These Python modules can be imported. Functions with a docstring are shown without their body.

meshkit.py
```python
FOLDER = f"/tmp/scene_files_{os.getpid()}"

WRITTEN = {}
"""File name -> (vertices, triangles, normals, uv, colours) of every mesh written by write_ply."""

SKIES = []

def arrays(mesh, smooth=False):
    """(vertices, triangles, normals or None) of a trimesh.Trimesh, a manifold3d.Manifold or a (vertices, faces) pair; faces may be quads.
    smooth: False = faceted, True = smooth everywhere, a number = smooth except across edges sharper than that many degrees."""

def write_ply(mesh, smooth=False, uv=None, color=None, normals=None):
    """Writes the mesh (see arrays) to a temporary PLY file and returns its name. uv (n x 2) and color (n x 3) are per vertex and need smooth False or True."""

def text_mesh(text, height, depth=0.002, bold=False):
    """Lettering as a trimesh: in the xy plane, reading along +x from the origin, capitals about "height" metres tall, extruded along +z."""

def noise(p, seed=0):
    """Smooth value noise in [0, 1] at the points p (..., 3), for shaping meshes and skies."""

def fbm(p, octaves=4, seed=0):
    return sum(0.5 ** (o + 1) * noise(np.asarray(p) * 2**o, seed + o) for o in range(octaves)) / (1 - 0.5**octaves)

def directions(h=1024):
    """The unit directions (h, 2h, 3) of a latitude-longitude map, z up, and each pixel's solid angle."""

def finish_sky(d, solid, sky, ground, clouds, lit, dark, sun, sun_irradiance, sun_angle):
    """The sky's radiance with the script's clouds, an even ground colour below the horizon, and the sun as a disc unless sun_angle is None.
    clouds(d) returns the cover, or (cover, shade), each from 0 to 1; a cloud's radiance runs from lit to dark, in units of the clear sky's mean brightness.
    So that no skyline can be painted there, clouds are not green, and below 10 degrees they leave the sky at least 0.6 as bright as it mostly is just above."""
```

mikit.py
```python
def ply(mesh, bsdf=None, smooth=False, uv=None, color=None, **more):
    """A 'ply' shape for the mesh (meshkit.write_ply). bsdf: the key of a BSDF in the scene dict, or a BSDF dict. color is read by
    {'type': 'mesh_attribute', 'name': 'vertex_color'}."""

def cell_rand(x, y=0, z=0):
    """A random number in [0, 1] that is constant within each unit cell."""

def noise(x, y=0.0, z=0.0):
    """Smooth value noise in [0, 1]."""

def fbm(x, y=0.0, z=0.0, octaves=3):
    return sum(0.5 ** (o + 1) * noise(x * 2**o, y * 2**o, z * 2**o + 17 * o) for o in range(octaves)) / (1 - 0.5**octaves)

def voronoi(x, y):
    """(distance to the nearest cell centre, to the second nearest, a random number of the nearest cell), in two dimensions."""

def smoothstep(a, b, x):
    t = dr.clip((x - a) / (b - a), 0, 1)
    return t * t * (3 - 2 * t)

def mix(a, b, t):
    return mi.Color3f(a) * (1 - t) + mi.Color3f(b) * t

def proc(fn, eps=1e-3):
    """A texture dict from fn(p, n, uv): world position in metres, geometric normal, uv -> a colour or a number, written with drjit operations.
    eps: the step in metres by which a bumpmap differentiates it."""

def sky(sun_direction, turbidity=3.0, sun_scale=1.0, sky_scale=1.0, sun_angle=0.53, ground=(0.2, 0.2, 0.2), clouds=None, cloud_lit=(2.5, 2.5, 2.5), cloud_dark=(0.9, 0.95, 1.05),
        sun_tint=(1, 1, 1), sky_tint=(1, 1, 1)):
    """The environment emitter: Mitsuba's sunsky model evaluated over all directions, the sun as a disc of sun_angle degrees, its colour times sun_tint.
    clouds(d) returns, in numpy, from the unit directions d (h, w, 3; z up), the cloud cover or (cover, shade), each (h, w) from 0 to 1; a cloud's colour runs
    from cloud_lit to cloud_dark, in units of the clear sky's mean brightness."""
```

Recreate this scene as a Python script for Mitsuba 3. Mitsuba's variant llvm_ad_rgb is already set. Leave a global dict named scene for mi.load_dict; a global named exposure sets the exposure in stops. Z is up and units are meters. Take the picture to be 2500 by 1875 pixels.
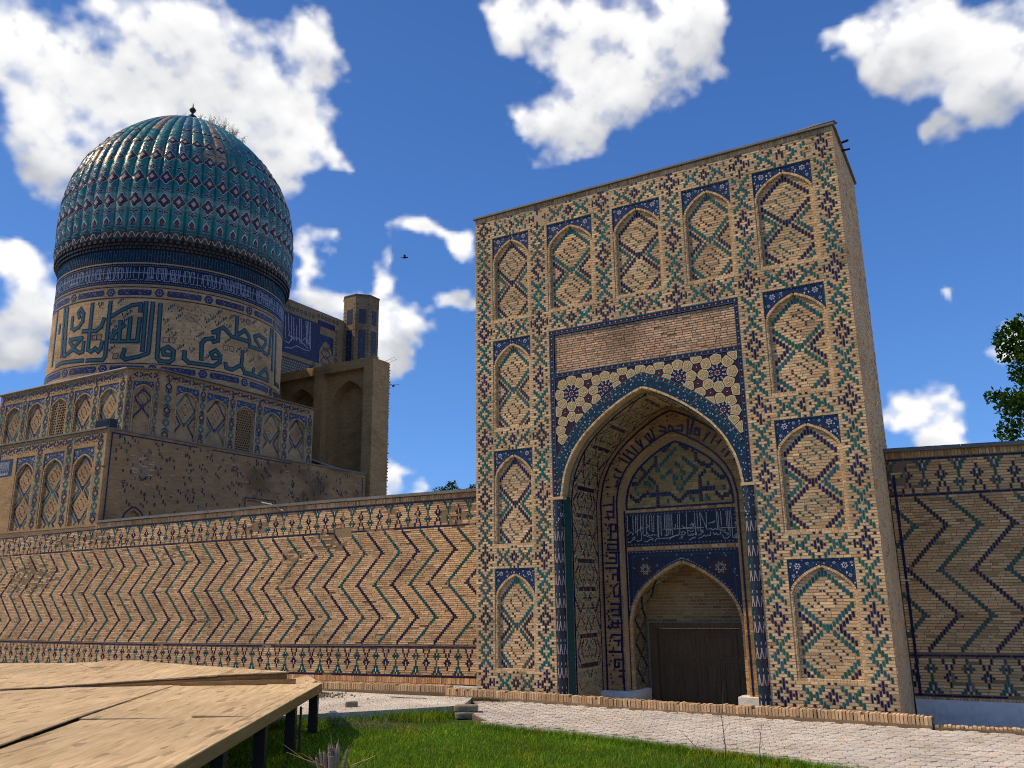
import math, numpy as np, trimesh, mitsuba as mi, mikit, meshkit, drjit as dr
from shapely.geometry import Polygon, Point, box as sbox
from shapely.ops import unary_union
from shapely import affinity

scene, labels = {}, {}
T = mi.ScalarTransform4f
rng = np.random.default_rng(7)
# ------------------------------------------------------------------ camera, sky, exposure
CAM = np.array([12.232, -19.406, 2.483])
FW = np.array([-0.48001, 0.84236, 0.24499]); UP = np.array([0.13302, -0.20614, 0.96944])
scene['camera'] = {'type': 'perspective', 'fov': 62.67, 'fov_axis': 'x', 'near_clip': 0.05, 'far_clip': 3000.0,
                   'to_world': T().look_at(origin=CAM.tolist(), target=(CAM + FW).tolist(), up=UP.tolist())}
SUN = np.array([-0.69, -0.43, 0.95])
CLOUDS = [[153.1,31.7,2.3],[154.3,30.0,1.6],[150.8,30.3,2.3],[148.5,32.0,2.2],[145.5,34.3,2.7],[142.8,35.3,2.8],[146.3,30.6,2.7],[143.2,31.4,2.8],[140.4,33.6,2.2],[139.0,31.2,2.2],[136.4,29.8,2.0],[135.4,28.1,1.5],[137.8,30.3,2.5],[134.8,36.5,1.7],[133.5,35.2,1.9],[134.3,34.2,1.5],[151.1,27.2,1.7],[151.6,25.7,1.3],[149.8,28.2,2.0],[152.7,28.2,0.4],[149.9,25.1,0.9],[138.2,27.8,1.8],[146.8,28.1,2.7],[143.8,28.9,2.8],[141.6,29.1,2.4],[149.2,35.1,0.7],[133.1,28.6,0.6],[132.3,27.8,0.4],[133.9,29.2,0.3],[133.7,23.1,0.7],[132.8,23.4,0.5],[134.5,22.3,0.6],[134.8,21.8,0.4],[134.9,19.5,1.3],[133.2,19.1,1.3],[130.9,18.7,1.3],[129.2,18.7,1.6],[127.5,18.2,1.4],[126.3,18.0,1.0],[128.9,16.5,1.4],[127.7,16.3,1.0],[128.6,15.2,0.8],[126.6,16.3,0.4],[131.0,19.5,0.8],[127.6,24.1,0.6],[126.4,24.5,0.6],[125.5,24.2,0.5],[123.7,23.8,0.7],[122.8,23.7,0.6],[122.4,24.1,0.5],[129.3,22.0,0.5],[129.0,21.2,0.6],[129.7,20.9,0.4],[128.2,22.3,0.4],[124.0,20.2,0.5],[123.1,20.1,0.6],[122.5,20.0,0.5],[127.4,7.6,0.7],[126.4,7.5,0.6],[127.0,8.3,0.5],[151.9,19.8,0.6],[151.4,19.5,0.5],[152.2,19.1,0.4],[151.2,17.6,1.3],[150.4,18.2,1.2],[151.7,16.3,1.5],[150.5,15.5,1.3],[150.0,16.6,1.3],[151.7,14.6,1.0],[151.7,18.2,0.8],[116.7,38.0,2.3],[119.0,37.3,1.5],[113.8,37.4,2.8],[111.4,35.5,2.3],[108.2,36.7,2.7],[105.1,36.5,1.7],[109.0,34.6,2.0],[113.0,34.2,1.6],[109.7,33.4,2.2],[111.6,32.1,2.0],[114.7,31.3,1.6],[117.2,30.7,1.4],[118.3,31.4,0.9],[106.8,34.4,1.5],[113.2,31.2,1.3],[119.9,37.6,0.8],[104.6,35.3,1.0],[91.4,32.7,1.7],[93.5,32.7,1.3],[88.9,32.5,2.5],[86.7,31.4,2.6],[85.1,29.8,2.1],[88.0,29.4,1.6],[86.2,27.8,1.4],[87.4,27.2,0.9],[89.8,27.1,0.6],[94.4,33.3,0.9],[84.3,31.7,1.9],[92.1,31.7,1.0],[90.7,30.1,0.6],[93.7,10.6,0.9],[94.7,10.0,0.6],[92.8,10.7,0.8],[92.2,10.0,0.6],[92.1,9.2,0.8],[91.2,9.2,0.8],[92.8,8.7,0.5],[90.5,8.8,0.4],[88.5,14.5,0.6],[87.6,14.8,0.6],[88.1,14.2,0.5],[90.9,16.7,0.3]]
KUFIC = [[3.269,0.886,3.239,0.259],[3.03,0.845,3.268,0.851],[3.03,0.845,3.021,0.662,3.128,0.665],[3.133,0.77,3.128,0.665],[3.136,0.568,3.293,0.572],[3.129,0.429,3.247,0.432],[2.878,1.036,3.238,1.043],[3.258,1.467,3.238,1.043],[2.958,1.464,3.258,1.467],[3.032,1.322,3.251,1.325],[3.152,1.324,3.146,1.2],[2.866,1.653,3.188,1.654],[3.003,1.833,2.995,1.653],[2.992,1.761,3.281,1.762],[3.156,1.833,3.148,1.654],[3.224,2.253,3.21,1.948],[2.974,2.255,3.256,2.253],[2.967,2.11,3.249,2.109],[3.021,1.966,3.242,1.966],[3.218,3.147,3.204,2.853],[3.07,3.022,3.212,3.018],[3.07,3.022,3.064,2.893],[3.201,2.78,3.074,2.673,3.084,2.454,3.226,2.452,3.236,2.67],[2.872,3.193,3.22,3.184],[2.878,3.323,3.185,3.314],[2.987,3.45,3.191,3.443],[3.198,3.591,3.185,3.314],[2.994,3.599,3.28,3.588],[2.956,3.675,3.263,3.663],[2.962,3.817,3.27,3.805],[2.967,3.937,3.275,3.924],[3.257,3.962,3.243,3.664],[3.069,4.348,3.052,3.971],[3.213,4.34,3.204,4.152],[3.06,4.159,3.204,4.152],[2.911,4.547,3.16,4.533],[3.186,5.104,3.16,4.533],[2.959,4.697,3.167,4.684],[3.01,4.885,3.176,4.875],[3.027,4.35,3.234,4.339],[5.423,7.002,5.369,6.607],[5.57,6.985,5.45,6.598],[5.609,6.767,5.557,6.587,5.687,6.533,5.712,6.703,5.609,6.754],[5.984,6.594,5.783,6.378],[5.901,6.55,5.841,6.451],[6.135,6.499,5.989,6.305],[6.255,6.356,6.169,6.261],[6.34,6.114,6.257,6.045],[6.437,6.028,6.325,5.91],[4.607,6.769,4.772,6.724,4.778,6.832,4.615,6.904],[4.858,6.769,4.894,6.901],[4.994,6.728,4.947,6.868],[5.112,6.849,5.25,6.861,5.239,6.701,5.05,6.748],[4.357,6.851,4.456,6.595],[4.266,6.751,4.368,6.55],[4.177,6.679,4.309,6.502],[4.309,6.502,4.456,6.595],[3.912,6.569,4.102,6.359],[4.028,6.585,4.102,6.359],[3.762,6.447,3.953,6.237],[3.612,6.352,3.864,6.191],[3.519,6.251,3.742,6.066],[3.397,6.153,3.652,5.993],[3.265,5.835,3.436,5.739],[3.227,5.647,3.399,5.579],[3.244,5.374,3.331,5.368],[3.315,5.531,3.308,5.369],[3.66,6.156,3.798,6.034]]
TYMP_N = [[4.921,6.518,4.624,6.236,4.283,6.214],[4.921,6.518,5.206,6.234,5.584,6.197],[4.341,6.235,4.335,5.883,4.053,5.663,3.89,5.84],[4.053,5.663,4.265,5.404,4.357,5.29],[4.053,5.663,3.808,5.385,3.52,5.407],[5.512,6.124,5.511,5.913,5.788,5.678,5.987,5.87],[5.788,5.678,5.558,5.436,5.513,5.179],[5.788,5.678,6.059,5.422,6.316,5.376],[3.482,5.219,3.753,4.878,4.022,5.101,4.693,5.08,4.953,4.853,5.239,5.094,5.878,5.1,6.095,4.855,6.394,5.063],[4.36,5.343,4.342,4.787],[5.513,5.179,5.53,4.841]]
TYMP_T = [[4.903,6.236,4.367,5.692],[5.109,6.002,5.494,5.677,5.147,5.337,4.968,5.087,4.821,5.362,4.827,5.467],[4.907,5.86,5.137,5.601,5.044,5.424],[4.525,5.518,4.758,5.686,4.935,5.432,4.875,5.358],[3.715,5.257,3.821,5.088],[3.768,5.714,3.761,5.578],[5.736,5.318,5.832,5.181],[5.283,4.935,5.356,4.827],[4.576,4.983,4.651,4.846],[5.708,4.932,5.78,4.824],[6.125,5.262,6.167,5.131],[4.039,5.421,4.201,5.275],[4.131,6.037,4.039,5.936],[5.735,6.05,5.833,5.936]]
INSCR = [[3.459,4.555,3.441,4.199,3.463,4.161,3.504,4.17],[3.615,4.563,3.613,4.165],[3.697,4.558,3.683,4.12],[3.743,4.556,3.724,4.034],[3.834,4.559,3.82,4.13],[3.915,4.563,3.888,4.06],[4.005,4.557,3.981,4.047,3.895,4.018],[4.104,4.552,4.081,4.151],[4.157,4.549,4.151,4.114],[4.22,4.545,4.195,4.112],[4.317,4.539,4.311,3.974],[4.362,4.537,4.325,3.907],[4.415,4.534,4.401,4.003],[4.513,4.553,4.507,4.163],[4.565,4.55,4.542,4.013],[4.618,4.547,4.595,4.027],[4.67,4.544,4.647,4.024],[4.719,4.541,4.707,4.005],[4.88,4.548,4.864,4.162],[4.931,4.545,4.918,4.061,4.861,3.982,4.819,4.0],[5.121,4.551,5.114,4.182],[5.343,4.538,5.339,3.992],[5.411,4.542,5.413,4.086],[5.488,4.554,5.486,4.05],[5.503,4.536,5.649,4.107],[5.656,4.552,5.645,4.171],[5.922,4.544,5.93,4.093],[5.963,4.542,5.97,4.075],[6.038,4.545,6.035,4.183],[6.178,4.545,6.174,4.176],[6.219,4.551,6.206,4.063],[6.26,4.548,6.246,3.95],[6.3,4.546,6.306,3.884],[4.454,4.166,4.716,4.153],[4.751,4.159,5.569,4.156],[5.998,4.126,6.404,4.114],[4.299,3.93,4.615,3.932,4.775,3.986],[6.306,3.884,6.352,3.855,6.411,3.892,6.407,3.939,6.366,3.928,6.362,3.881],[6.245,3.934,6.174,3.858,6.085,3.859,6.047,3.943],[6.164,3.938,6.198,3.965,6.185,4.0],[6.028,4.088,6.089,4.021,6.167,3.982],[6.124,4.051,6.102,4.084],[5.809,4.018,5.837,3.953,5.891,4.006,5.919,3.949,6.004,3.977,6.012,4.089],[5.666,4.106,5.766,4.117,5.797,4.08,5.849,4.113,5.914,4.093],[5.422,3.972,5.483,3.998,5.548,4.047,5.531,4.096,5.495,4.049],[5.416,3.884,5.502,3.917,5.572,3.965,5.603,3.928,5.647,3.962,5.721,3.942,5.736,4.038],[5.127,4.116,5.135,3.985,5.185,3.964,5.231,4.013,5.252,3.96,5.298,4.01,5.355,3.975,5.369,4.056],[4.998,4.237,5.028,4.175,5.199,4.174,5.285,4.19,5.317,4.286],[5.693,4.258,5.862,4.289,5.864,4.321,5.81,4.26],[4.769,4.167,4.815,4.214,4.811,4.28],[4.93,3.995,5.016,3.991,5.071,4.05,5.005,4.089,4.951,4.04],[4.891,3.912,4.977,3.911,4.979,3.952,4.944,3.945],[5.16,3.854,5.231,3.892,5.267,3.923,5.29,3.894,5.326,3.92],[4.613,3.891,4.703,3.953,4.845,3.999],[4.498,4.015,4.549,3.993,4.603,4.026],[3.462,4.08,3.538,4.127,3.61,4.098,3.589,4.057],[3.452,3.878,3.506,3.855,3.582,3.923,3.647,3.945,3.641,4.001,3.585,3.97],[3.69,3.901,3.743,3.882,3.835,3.912,3.838,4.129],[3.923,3.875,3.984,3.855,4.068,3.915,4.165,3.894,4.141,3.945,3.967,4.019],[4.007,4.104,4.047,4.019,4.146,4.031,4.261,4.026],[4.225,3.862,4.249,3.91,4.257,3.96],[3.665,4.112,3.758,4.166,3.87,4.225,3.854,4.263],[5.118,4.116,5.242,4.062,5.296,4.108],[4.019,4.321,4.051,4.253,3.978,4.223],[5.325,4.285,5.27,4.223,5.258,4.289,5.202,4.226],[6.381,4.229,6.407,4.252,6.421,4.227,6.388,4.213]]
DRUM = [[-105.27,17.259,-103.88,14.326],[-99.99,16.42,-99.99,16.002],[-96.94,17.26,-94.65,14.654],[-94.17,17.232,-92.07,14.607],[-84.13,16.521,-85.23,16.814,-83.74,16.979,-81.65,16.689,-81.69,16.278,-83.79,16.002,-86.71,15.894,-88.85,16.051,-89.07,16.606],[-76.8,17.139,-76.54,14.727,-74.59,14.608,-72.67,14.758,-70.77,14.577,-69.62,14.735,-69.15,15.066],[-80.73,15.737,-73.04,15.668,-70.55,15.884,-69.49,16.282],[-67.13,17.153,-66.9,14.321,-67.97,14.128,-76.37,14.159],[-98.56,14.184,-93.85,14.266,-78.83,14.184],[-89.2,15.407,-80.84,15.383,-85.65,14.943,-89.08,15.337],[-86.0,14.881,-81.37,14.615,-79.46,14.659,-79.51,15.13],[-85.94,14.846,-91.32,14.628],[-50.33,17.111,-49.96,14.612],[-47.32,17.113,-47.35,14.525],[-52.49,16.25,-52.63,15.07],[-56.74,16.275,-56.74,15.13],[-64.52,15.076,-60.23,15.064,-52.63,15.07],[-61.23,16.108,-61.02,15.099],[-64.69,15.244,-63.4,15.507,-59.22,15.903],[-65.87,16.396,-60.89,16.719,-56.61,16.956,-52.58,17.033,-52.55,16.657],[-58.04,14.629,-58.88,14.265,-57.0,14.132,-51.38,14.274,-47.58,14.457],[-43.95,17.054,-43.27,14.255,-41.95,14.104,-37.72,14.088,-36.33,14.247,-36.35,14.68,-38.92,14.87,-41.21,14.703,-40.42,14.458,-37.71,14.466],[-31.46,14.706,-31.5,14.341,-29.19,14.156,-17.45,14.167,-14.49,14.447,-14.55,14.781,-17.02,15.028,-19.29,14.834,-18.1,14.598,-15.68,14.627],[-23.65,14.424,-24.08,15.263,-22.46,15.516,-18.84,15.644],[-18.7,15.441,-16.35,15.566,-16.32,16.018,-19.06,15.958],[-19.06,15.958,-14.04,16.336,-9.26,15.958,1.34,15.933],[-6.93,17.096,-6.74,16.023],[-6.2,16.113,-1.84,16.503,1.1,16.237,1.57,15.939],[5.57,16.171,4.91,16.348,8.48,16.535,14.01,16.428,14.25,16.196,10.36,15.722,1.52,15.705],[5.54,16.21,9.03,15.919],[18.92,17.192,18.2,15.796],[21.41,17.194,22.52,14.961],[25.33,17.12,27.57,14.299,37.25,14.354],[12.83,15.676,16.9,15.637],[-2.43,15.292,-2.46,14.49,-0.04,14.207,5.19,14.22,5.93,14.547],[-0.45,14.159,18.5,14.215,18.15,14.521,15.68,14.809,10.47,14.355],[-11.57,14.434,-11.04,14.221,-7.95,14.175,-3.33,14.507]]
DRUM_SQ = [[-73.7,15.337],[-71.12,15.332],[-61.91,14.302],[-12.17,15.264],[-8.77,15.286],[-40.25,15.219],[-37.37,15.232],[0.03,17.006]]
DRUM_T = [[-64.88,16.052],[-63.67,15.778],[-64.72,15.58],[-64.43,14.675],[-59.09,16.41],[-59.41,16.106],[-71.86,17.052],[-62.55,17.167],[-57.16,16.58],[-39.43,16.954],[-40.39,16.205],[-39.55,15.7],[-34.62,16.907],[-35.56,16.503],[-27.79,14.833],[-33.76,14.893],[-10.78,16.454],[-17.06,17.062],[-19.28,16.745],[-14.33,16.747],[-16.64,16.464],[-10.03,17.011],[-3.07,16.973],[3.78,17.101],[13.51,16.933],[-5.18,15.298],[-0.07,15.392],[3.58,14.949],[10.22,15.246],[-21.13,14.578],[-21.82,16.501],[-25.2,15.687],[-36.39,15.554],[-11.69,15.633]]
DRUM_D = [[-26.91,17.188],[-28.45,17.084],[-29.92,16.908],[-31.07,16.757],[-32.35,16.569],[-31.62,16.432],[-30.14,16.344],[-28.26,16.377],[-27.28,16.338],[-25.8,16.534],[-24.1,16.905],[-22.71,17.048],[-21.42,16.886],[-23.29,16.696],[-27.02,16.885],[-28.2,16.732],[-27.18,16.657],[-25.46,16.746],[-28.83,16.497],[-29.68,16.576],[-31.85,16.968],[-25.66,17.024],[-32.77,16.081],[-26.58,16.258],[-24.87,16.14],[-22.9,16.141],[-32.84,15.748],[-33.32,15.557],[-32.49,15.276],[-29.77,15.832],[-27.58,15.868],[-30.05,15.348],[-27.58,15.424],[-28.65,15.149],[-26.74,15.586],[6.61,16.794],[5.18,16.631],[8.1,16.959]]
HEX = [[2.96,7.98],[3.19,7.88],[2.71,7.89],[2.61,7.63],[3.29,7.63],[3.19,7.38],[2.69,7.38],[2.95,7.28],[3.42,8.06],[3.67,7.88],[3.92,7.96],[3.59,7.63],[4.18,7.88],[3.65,7.39],[3.38,7.2],[3.15,6.96],[2.94,7.02],[2.69,6.91],[2.61,6.67],[2.57,7.19],[2.67,6.45],[4.41,8.03],[4.63,7.9],[4.25,7.68],[4.89,8.0],[5.16,7.92],[5.39,8.03],[5.62,7.88],[5.87,7.97],[6.12,7.9],[5.56,7.69],[6.19,7.65],[6.12,7.41],[6.35,8.05],[6.58,7.89],[6.83,7.97],[7.11,7.88],[6.5,7.63],[7.2,7.62],[6.6,7.38],[7.1,7.38],[6.86,7.29],[6.39,7.21],[6.86,7.0],[6.63,6.97],[7.27,7.17],[7.11,6.91],[7.2,6.67],[7.27,8.04],[7.14,6.45],[7.29,6.26]]
STAR8 = [[2.96,7.62],[3.94,7.63],[5.88,7.63],[6.85,7.63],[6.92,6.71]]
STAR5 = [[3.45,7.83],[4.42,7.83],[5.39,7.83],[6.35,7.84],[2.76,7.14],[3.15,7.15],[3.44,7.43],[6.36,7.43],[6.65,7.16],[7.05,7.14]]
PISH = [[23.176,22.494,23.331,20.677],[23.438,22.471,23.586,20.743],[23.989,22.529,24.194,20.705],[24.185,22.585,24.377,20.752],[24.7,22.532,24.884,20.783],[24.847,22.573,25.034,20.772],[24.998,22.565,25.191,20.663],[25.176,22.565,25.338,20.501],[22.677,20.506,23.066,20.414,23.419,20.895,23.933,21.03,24.344,20.842,25.037,20.524],[22.711,20.034,23.347,20.098,23.844,20.419,24.646,20.327,25.183,20.362],[22.928,21.445,23.131,21.305,23.025,20.985,23.413,20.99],[23.737,21.962,23.818,20.803],[22.908,22.613,23.016,21.469],[24.468,20.973,24.719,21.237,25.151,20.852],[22.6,22.426,22.763,20.721]]

def cloud_cover(d):
    d = np.asarray(d, float)
    az = np.degrees(np.arctan2(d[..., 1], d[..., 0])); el = np.degrees(np.arcsin(np.clip(d[..., 2], -1, 1)))
    q = d / (0.35 + np.abs(d[..., 2:3]))
    n1 = meshkit.fbm(d * 13 + 3.0, 6, 11); n2 = meshkit.fbm(d * 48, 5, 5); nb = meshkit.fbm(d * 7 + 8, 4, 3)
    wa, we = meshkit.fbm(d * 20 + 5, 4, 31) - 0.5, meshkit.fbm(d * 20 + 15, 4, 32) - 0.5
    a_, e_ = az + wa * 5.0, el + we * 4.2
    keep, above, below = (np.ones(az.shape) for _ in range(3))
    for a, e, r in CLOUDS:
        da = ((a_ - a + 180) % 360 - 180) * np.cos(np.radians(e)); de = e_ - e; r = r * 1.03 + 0.42
        keep *= 1 - 0.92 * np.exp(-1.15 * (da ** 2 + de ** 2) / r ** 2)
        above *= 1 - 0.9 * np.exp(-0.8 * (da ** 2 + (de + 2.6) ** 2) / r ** 2); below *= 1 - 0.9 * np.exp(-0.8 * (da ** 2 + (de - 2.2) ** 2) / r ** 2)
    f = 1 - keep
    # the rest of the sky has the same loose cumulus as the part in view
    away = np.abs((az - 120 + 180) % 360 - 180)
    w = np.clip(np.maximum(away - 42, el - 40) / 8, 0, 1)
    g = np.clip((meshkit.fbm(q * 2.1 + 31, 5, 21) - 0.46) * 4.5, 0, 1)
    f = f * (1 - w) + g * w
    v = f - 0.45 + (n1 - 0.5) * 0.85 + (n2 - 0.5) * 0.85
    cover = np.clip(v / 0.42, 0, 1)
    cover = cover ** 1.3 * (1.0 - 0.12 * (n2 < 0.42))
    shade = np.clip((below - above) * 0.9 * (f > 0) + 0.20 + (nb - 0.5) * 1.2 - (n2 - 0.5) * 0.9 - (1 - cover) * 0.5, 0, 1) * 0.8
    return cover * 0.985, shade

scene['sky'] = mikit.sky(SUN, turbidity=2.6, sky_scale=1.36, sun_scale=0.92, clouds=cloud_cover, cloud_lit=(3.6, 3.58, 3.55), cloud_dark=(1.45, 1.55, 1.75),
                         sky_tint=(0.50, 0.78, 1.20), sun_tint=(1.08, 1.0, 0.84), ground=(0.34, 0.31, 0.26))
exposure = 1.25

# ------------------------------------------------------------------ materials
def rgb(*c): return {'type': 'rgb', 'value': list(map(float, c))}
def unpack(p, n, uv):
    "each piece's own colour, carried in its uv: red as whole number, green as fraction, blue in v"
    k = dr.floor(uv.x + 0.0005); r = k / 1000.0; g = dr.clip((uv.x - k) / 0.99, 0, 1)
    return mi.Color3f(r * r, g * g, uv.y * uv.y)
VC = mikit.proc(unpack)
def pack(c):
    c = np.sqrt(np.clip(np.asarray(c, float), 0, 0.999)); return np.stack([np.floor(c[:, 0] * 1000) + c[:, 1] * 0.99, c[:, 2]], 1)
def mat(key, base, rough=0.9, spec=0.25, **kw):
    scene[key] = {'type': 'twosided', 'bsdf': {'type': 'principled', 'base_color': base, 'roughness': rough, 'specular': spec, **kw}}
    return key
mat('m_brick', VC, 0.92, 0.15)
mat('m_glaze', VC, 0.34, 0.25)
mat('m_paint', VC, 0.55, 0.3)
mat('m_leaf', VC, 0.5, 0.3)
mix, noise, fbm, sstep = mikit.mix, mikit.noise, mikit.fbm, mikit.smoothstep
def f_mortar(p, n, uv):
    a = fbm(p.x * 1.3, p.y * 1.3, p.z * 1.3); b = noise(p.x * 60, p.y * 60, p.z * 60)
    return mix((0.40, 0.30, 0.175), (0.54, 0.42, 0.26), a) * (0.75 + 0.4 * b)
mat('m_mortar', mikit.proc(f_mortar), 0.95, 0.1)
def courses(h, z, c, l):
    row = dr.floor(z / c); o = mikit.cell_rand(row, 3) * 0.9
    fz = z / c - row; x = h / l + o; col = dr.floor(x); fx = x - col
    j = sstep(0.0, 0.10, fz) * sstep(0.0, 0.10, 1 - fz) * sstep(0.0, 0.035, fx) * sstep(0.0, 0.035, 1 - fx)
    return j, mikit.cell_rand(col, row, 5)
def brick_tex(dark, light, c=0.065, l=0.25, joint=(0.3, 0.22, 0.13), grime=0.35):
    def f(p, n, uv):
        h = p.x * dr.abs(n.y) + p.y * dr.abs(n.x) + p.y * dr.abs(n.z)
        j, r = courses(h, p.z, c, l)
        s = fbm(p.x * 0.45, p.y * 0.45, p.z * 0.6, 4); t = fbm(p.x * 3, p.y * 3, p.z * 3)
        col = mix(dark, light, dr.clip(r * 0.55 + t * 0.75 - 0.15, 0, 1))
        return mix(joint, col, j) * (1 - grime * sstep(0.45, 0.72, s))
    return mikit.proc(f)
def brick_bump(c=0.065, l=0.25, amp=0.006):
    def f(p, n, uv):
        h = p.x * dr.abs(n.y) + p.y * dr.abs(n.x) + p.y * dr.abs(n.z)
        j, r = courses(h, p.z, c, l)
        return (j * (0.7 + 0.6 * r) + 0.5 * noise(p.x * 30, p.y * 30, p.z * 30)) * amp
    return mikit.proc(f, eps=0.004)
def brick_mat(key, dark, light, c=0.065, l=0.25, grime=0.35, amp=0.006, joint=(0.3, 0.22, 0.13)):
    scene[key] = {'type': 'bumpmap', 'arbitrary': brick_bump(c, l, amp), 'scale': 1.0,
                  'bsdf': {'type': 'principled', 'base_color': brick_tex(dark, light, c, l, joint, grime), 'roughness': 0.93, 'specular': 0.1}}
brick_mat('m_mosque', (0.32, 0.20, 0.095), (0.50, 0.345, 0.18), 0.062, 0.25, 0.3)
brick_mat('m_oldwall', (0.24, 0.148, 0.07), (0.44, 0.285, 0.14), 0.062, 0.25, 0.45)
brick_mat('m_annex', (0.33, 0.205, 0.085), (0.52, 0.35, 0.165), 0.095, 0.30, 0.3, 0.014)
def f_drum(p, n, uv):
    th = dr.atan2(p.y - 11.03, p.x + 27.53) * 6.1
    j, r = courses(th, p.z, 0.062, 0.25)
    s = fbm(th * 0.5, 1.0, p.z * 0.7, 4)
    return mix((0.26, 0.19, 0.11), mix((0.40, 0.265, 0.135), (0.56, 0.395, 0.215), r), j) * (1 - 0.3 * sstep(0.5, 0.75, s))
mat('m_drum', mikit.proc(f_drum), 0.9, 0.15)
def f_teal(p, n, uv):
    a = fbm(p.x * 0.9, p.y * 0.9, p.z * 0.9, 4); b = fbm(p.x * 5, p.y * 5, p.z * 5, 3)
    th = dr.atan2(p.y - 11.03, p.x + 27.53); rib = dr.floor((th / (2 * math.pi) * 56 + 0.5) + 6.2027 + 100)
    q = mikit.cell_rand(rib, dr.floor(p.z * 0.9), 4)
    c = mix((0.005, 0.105, 0.105), (0.012, 0.21, 0.175), a * 1.3 - 0.2 + 0.25 * (q - 0.5))
    c = mix(c, (0.004, 0.075, 0.13), 0.7 * sstep(0.55, 0.75, q))
    band = sstep(22.15, 22.3, p.z) * sstep(23.2, 23.05, p.z)
    c = mix(c, (0.17, 0.29, 0.255), band * (0.35 + 0.65 * sstep(0.40, 0.56, b)) * 0.85)
    top = sstep(25.5, 29.5, p.z)
    c = mix(c, (0.10, 0.19, 0.17), top * sstep(0.4, 0.65, b) * 0.55)
    bare = sstep(0.80, 0.82, mikit.cell_rand(rib, dr.floor(p.z * 0.55 + mikit.cell_rand(rib, 2) * 3), 9)) * sstep(25.2, 25.6, p.z) * sstep(0.40, 0.46, noise(p.x * 2.2, p.y * 2.2, p.z * 2.2) + 0.12)
    return mix(c, mix((0.20, 0.135, 0.07), (0.36, 0.25, 0.13), b), bare)
def f_tealrough(p, n, uv):
    return 0.11 + 0.38 * sstep(0.4, 0.65, fbm(p.x * 5, p.y * 5, p.z * 5, 3))
def f_tealbump(p, n, uv):
    th = dr.atan2(p.y - 11.03, p.x + 27.53) * 6.4
    j, r = courses(th, p.z, 0.16, 0.18)
    return j * 0.003 + 0.006 * r + 0.004 * noise(p.x * 9, p.y * 9, p.z * 9)
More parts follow.
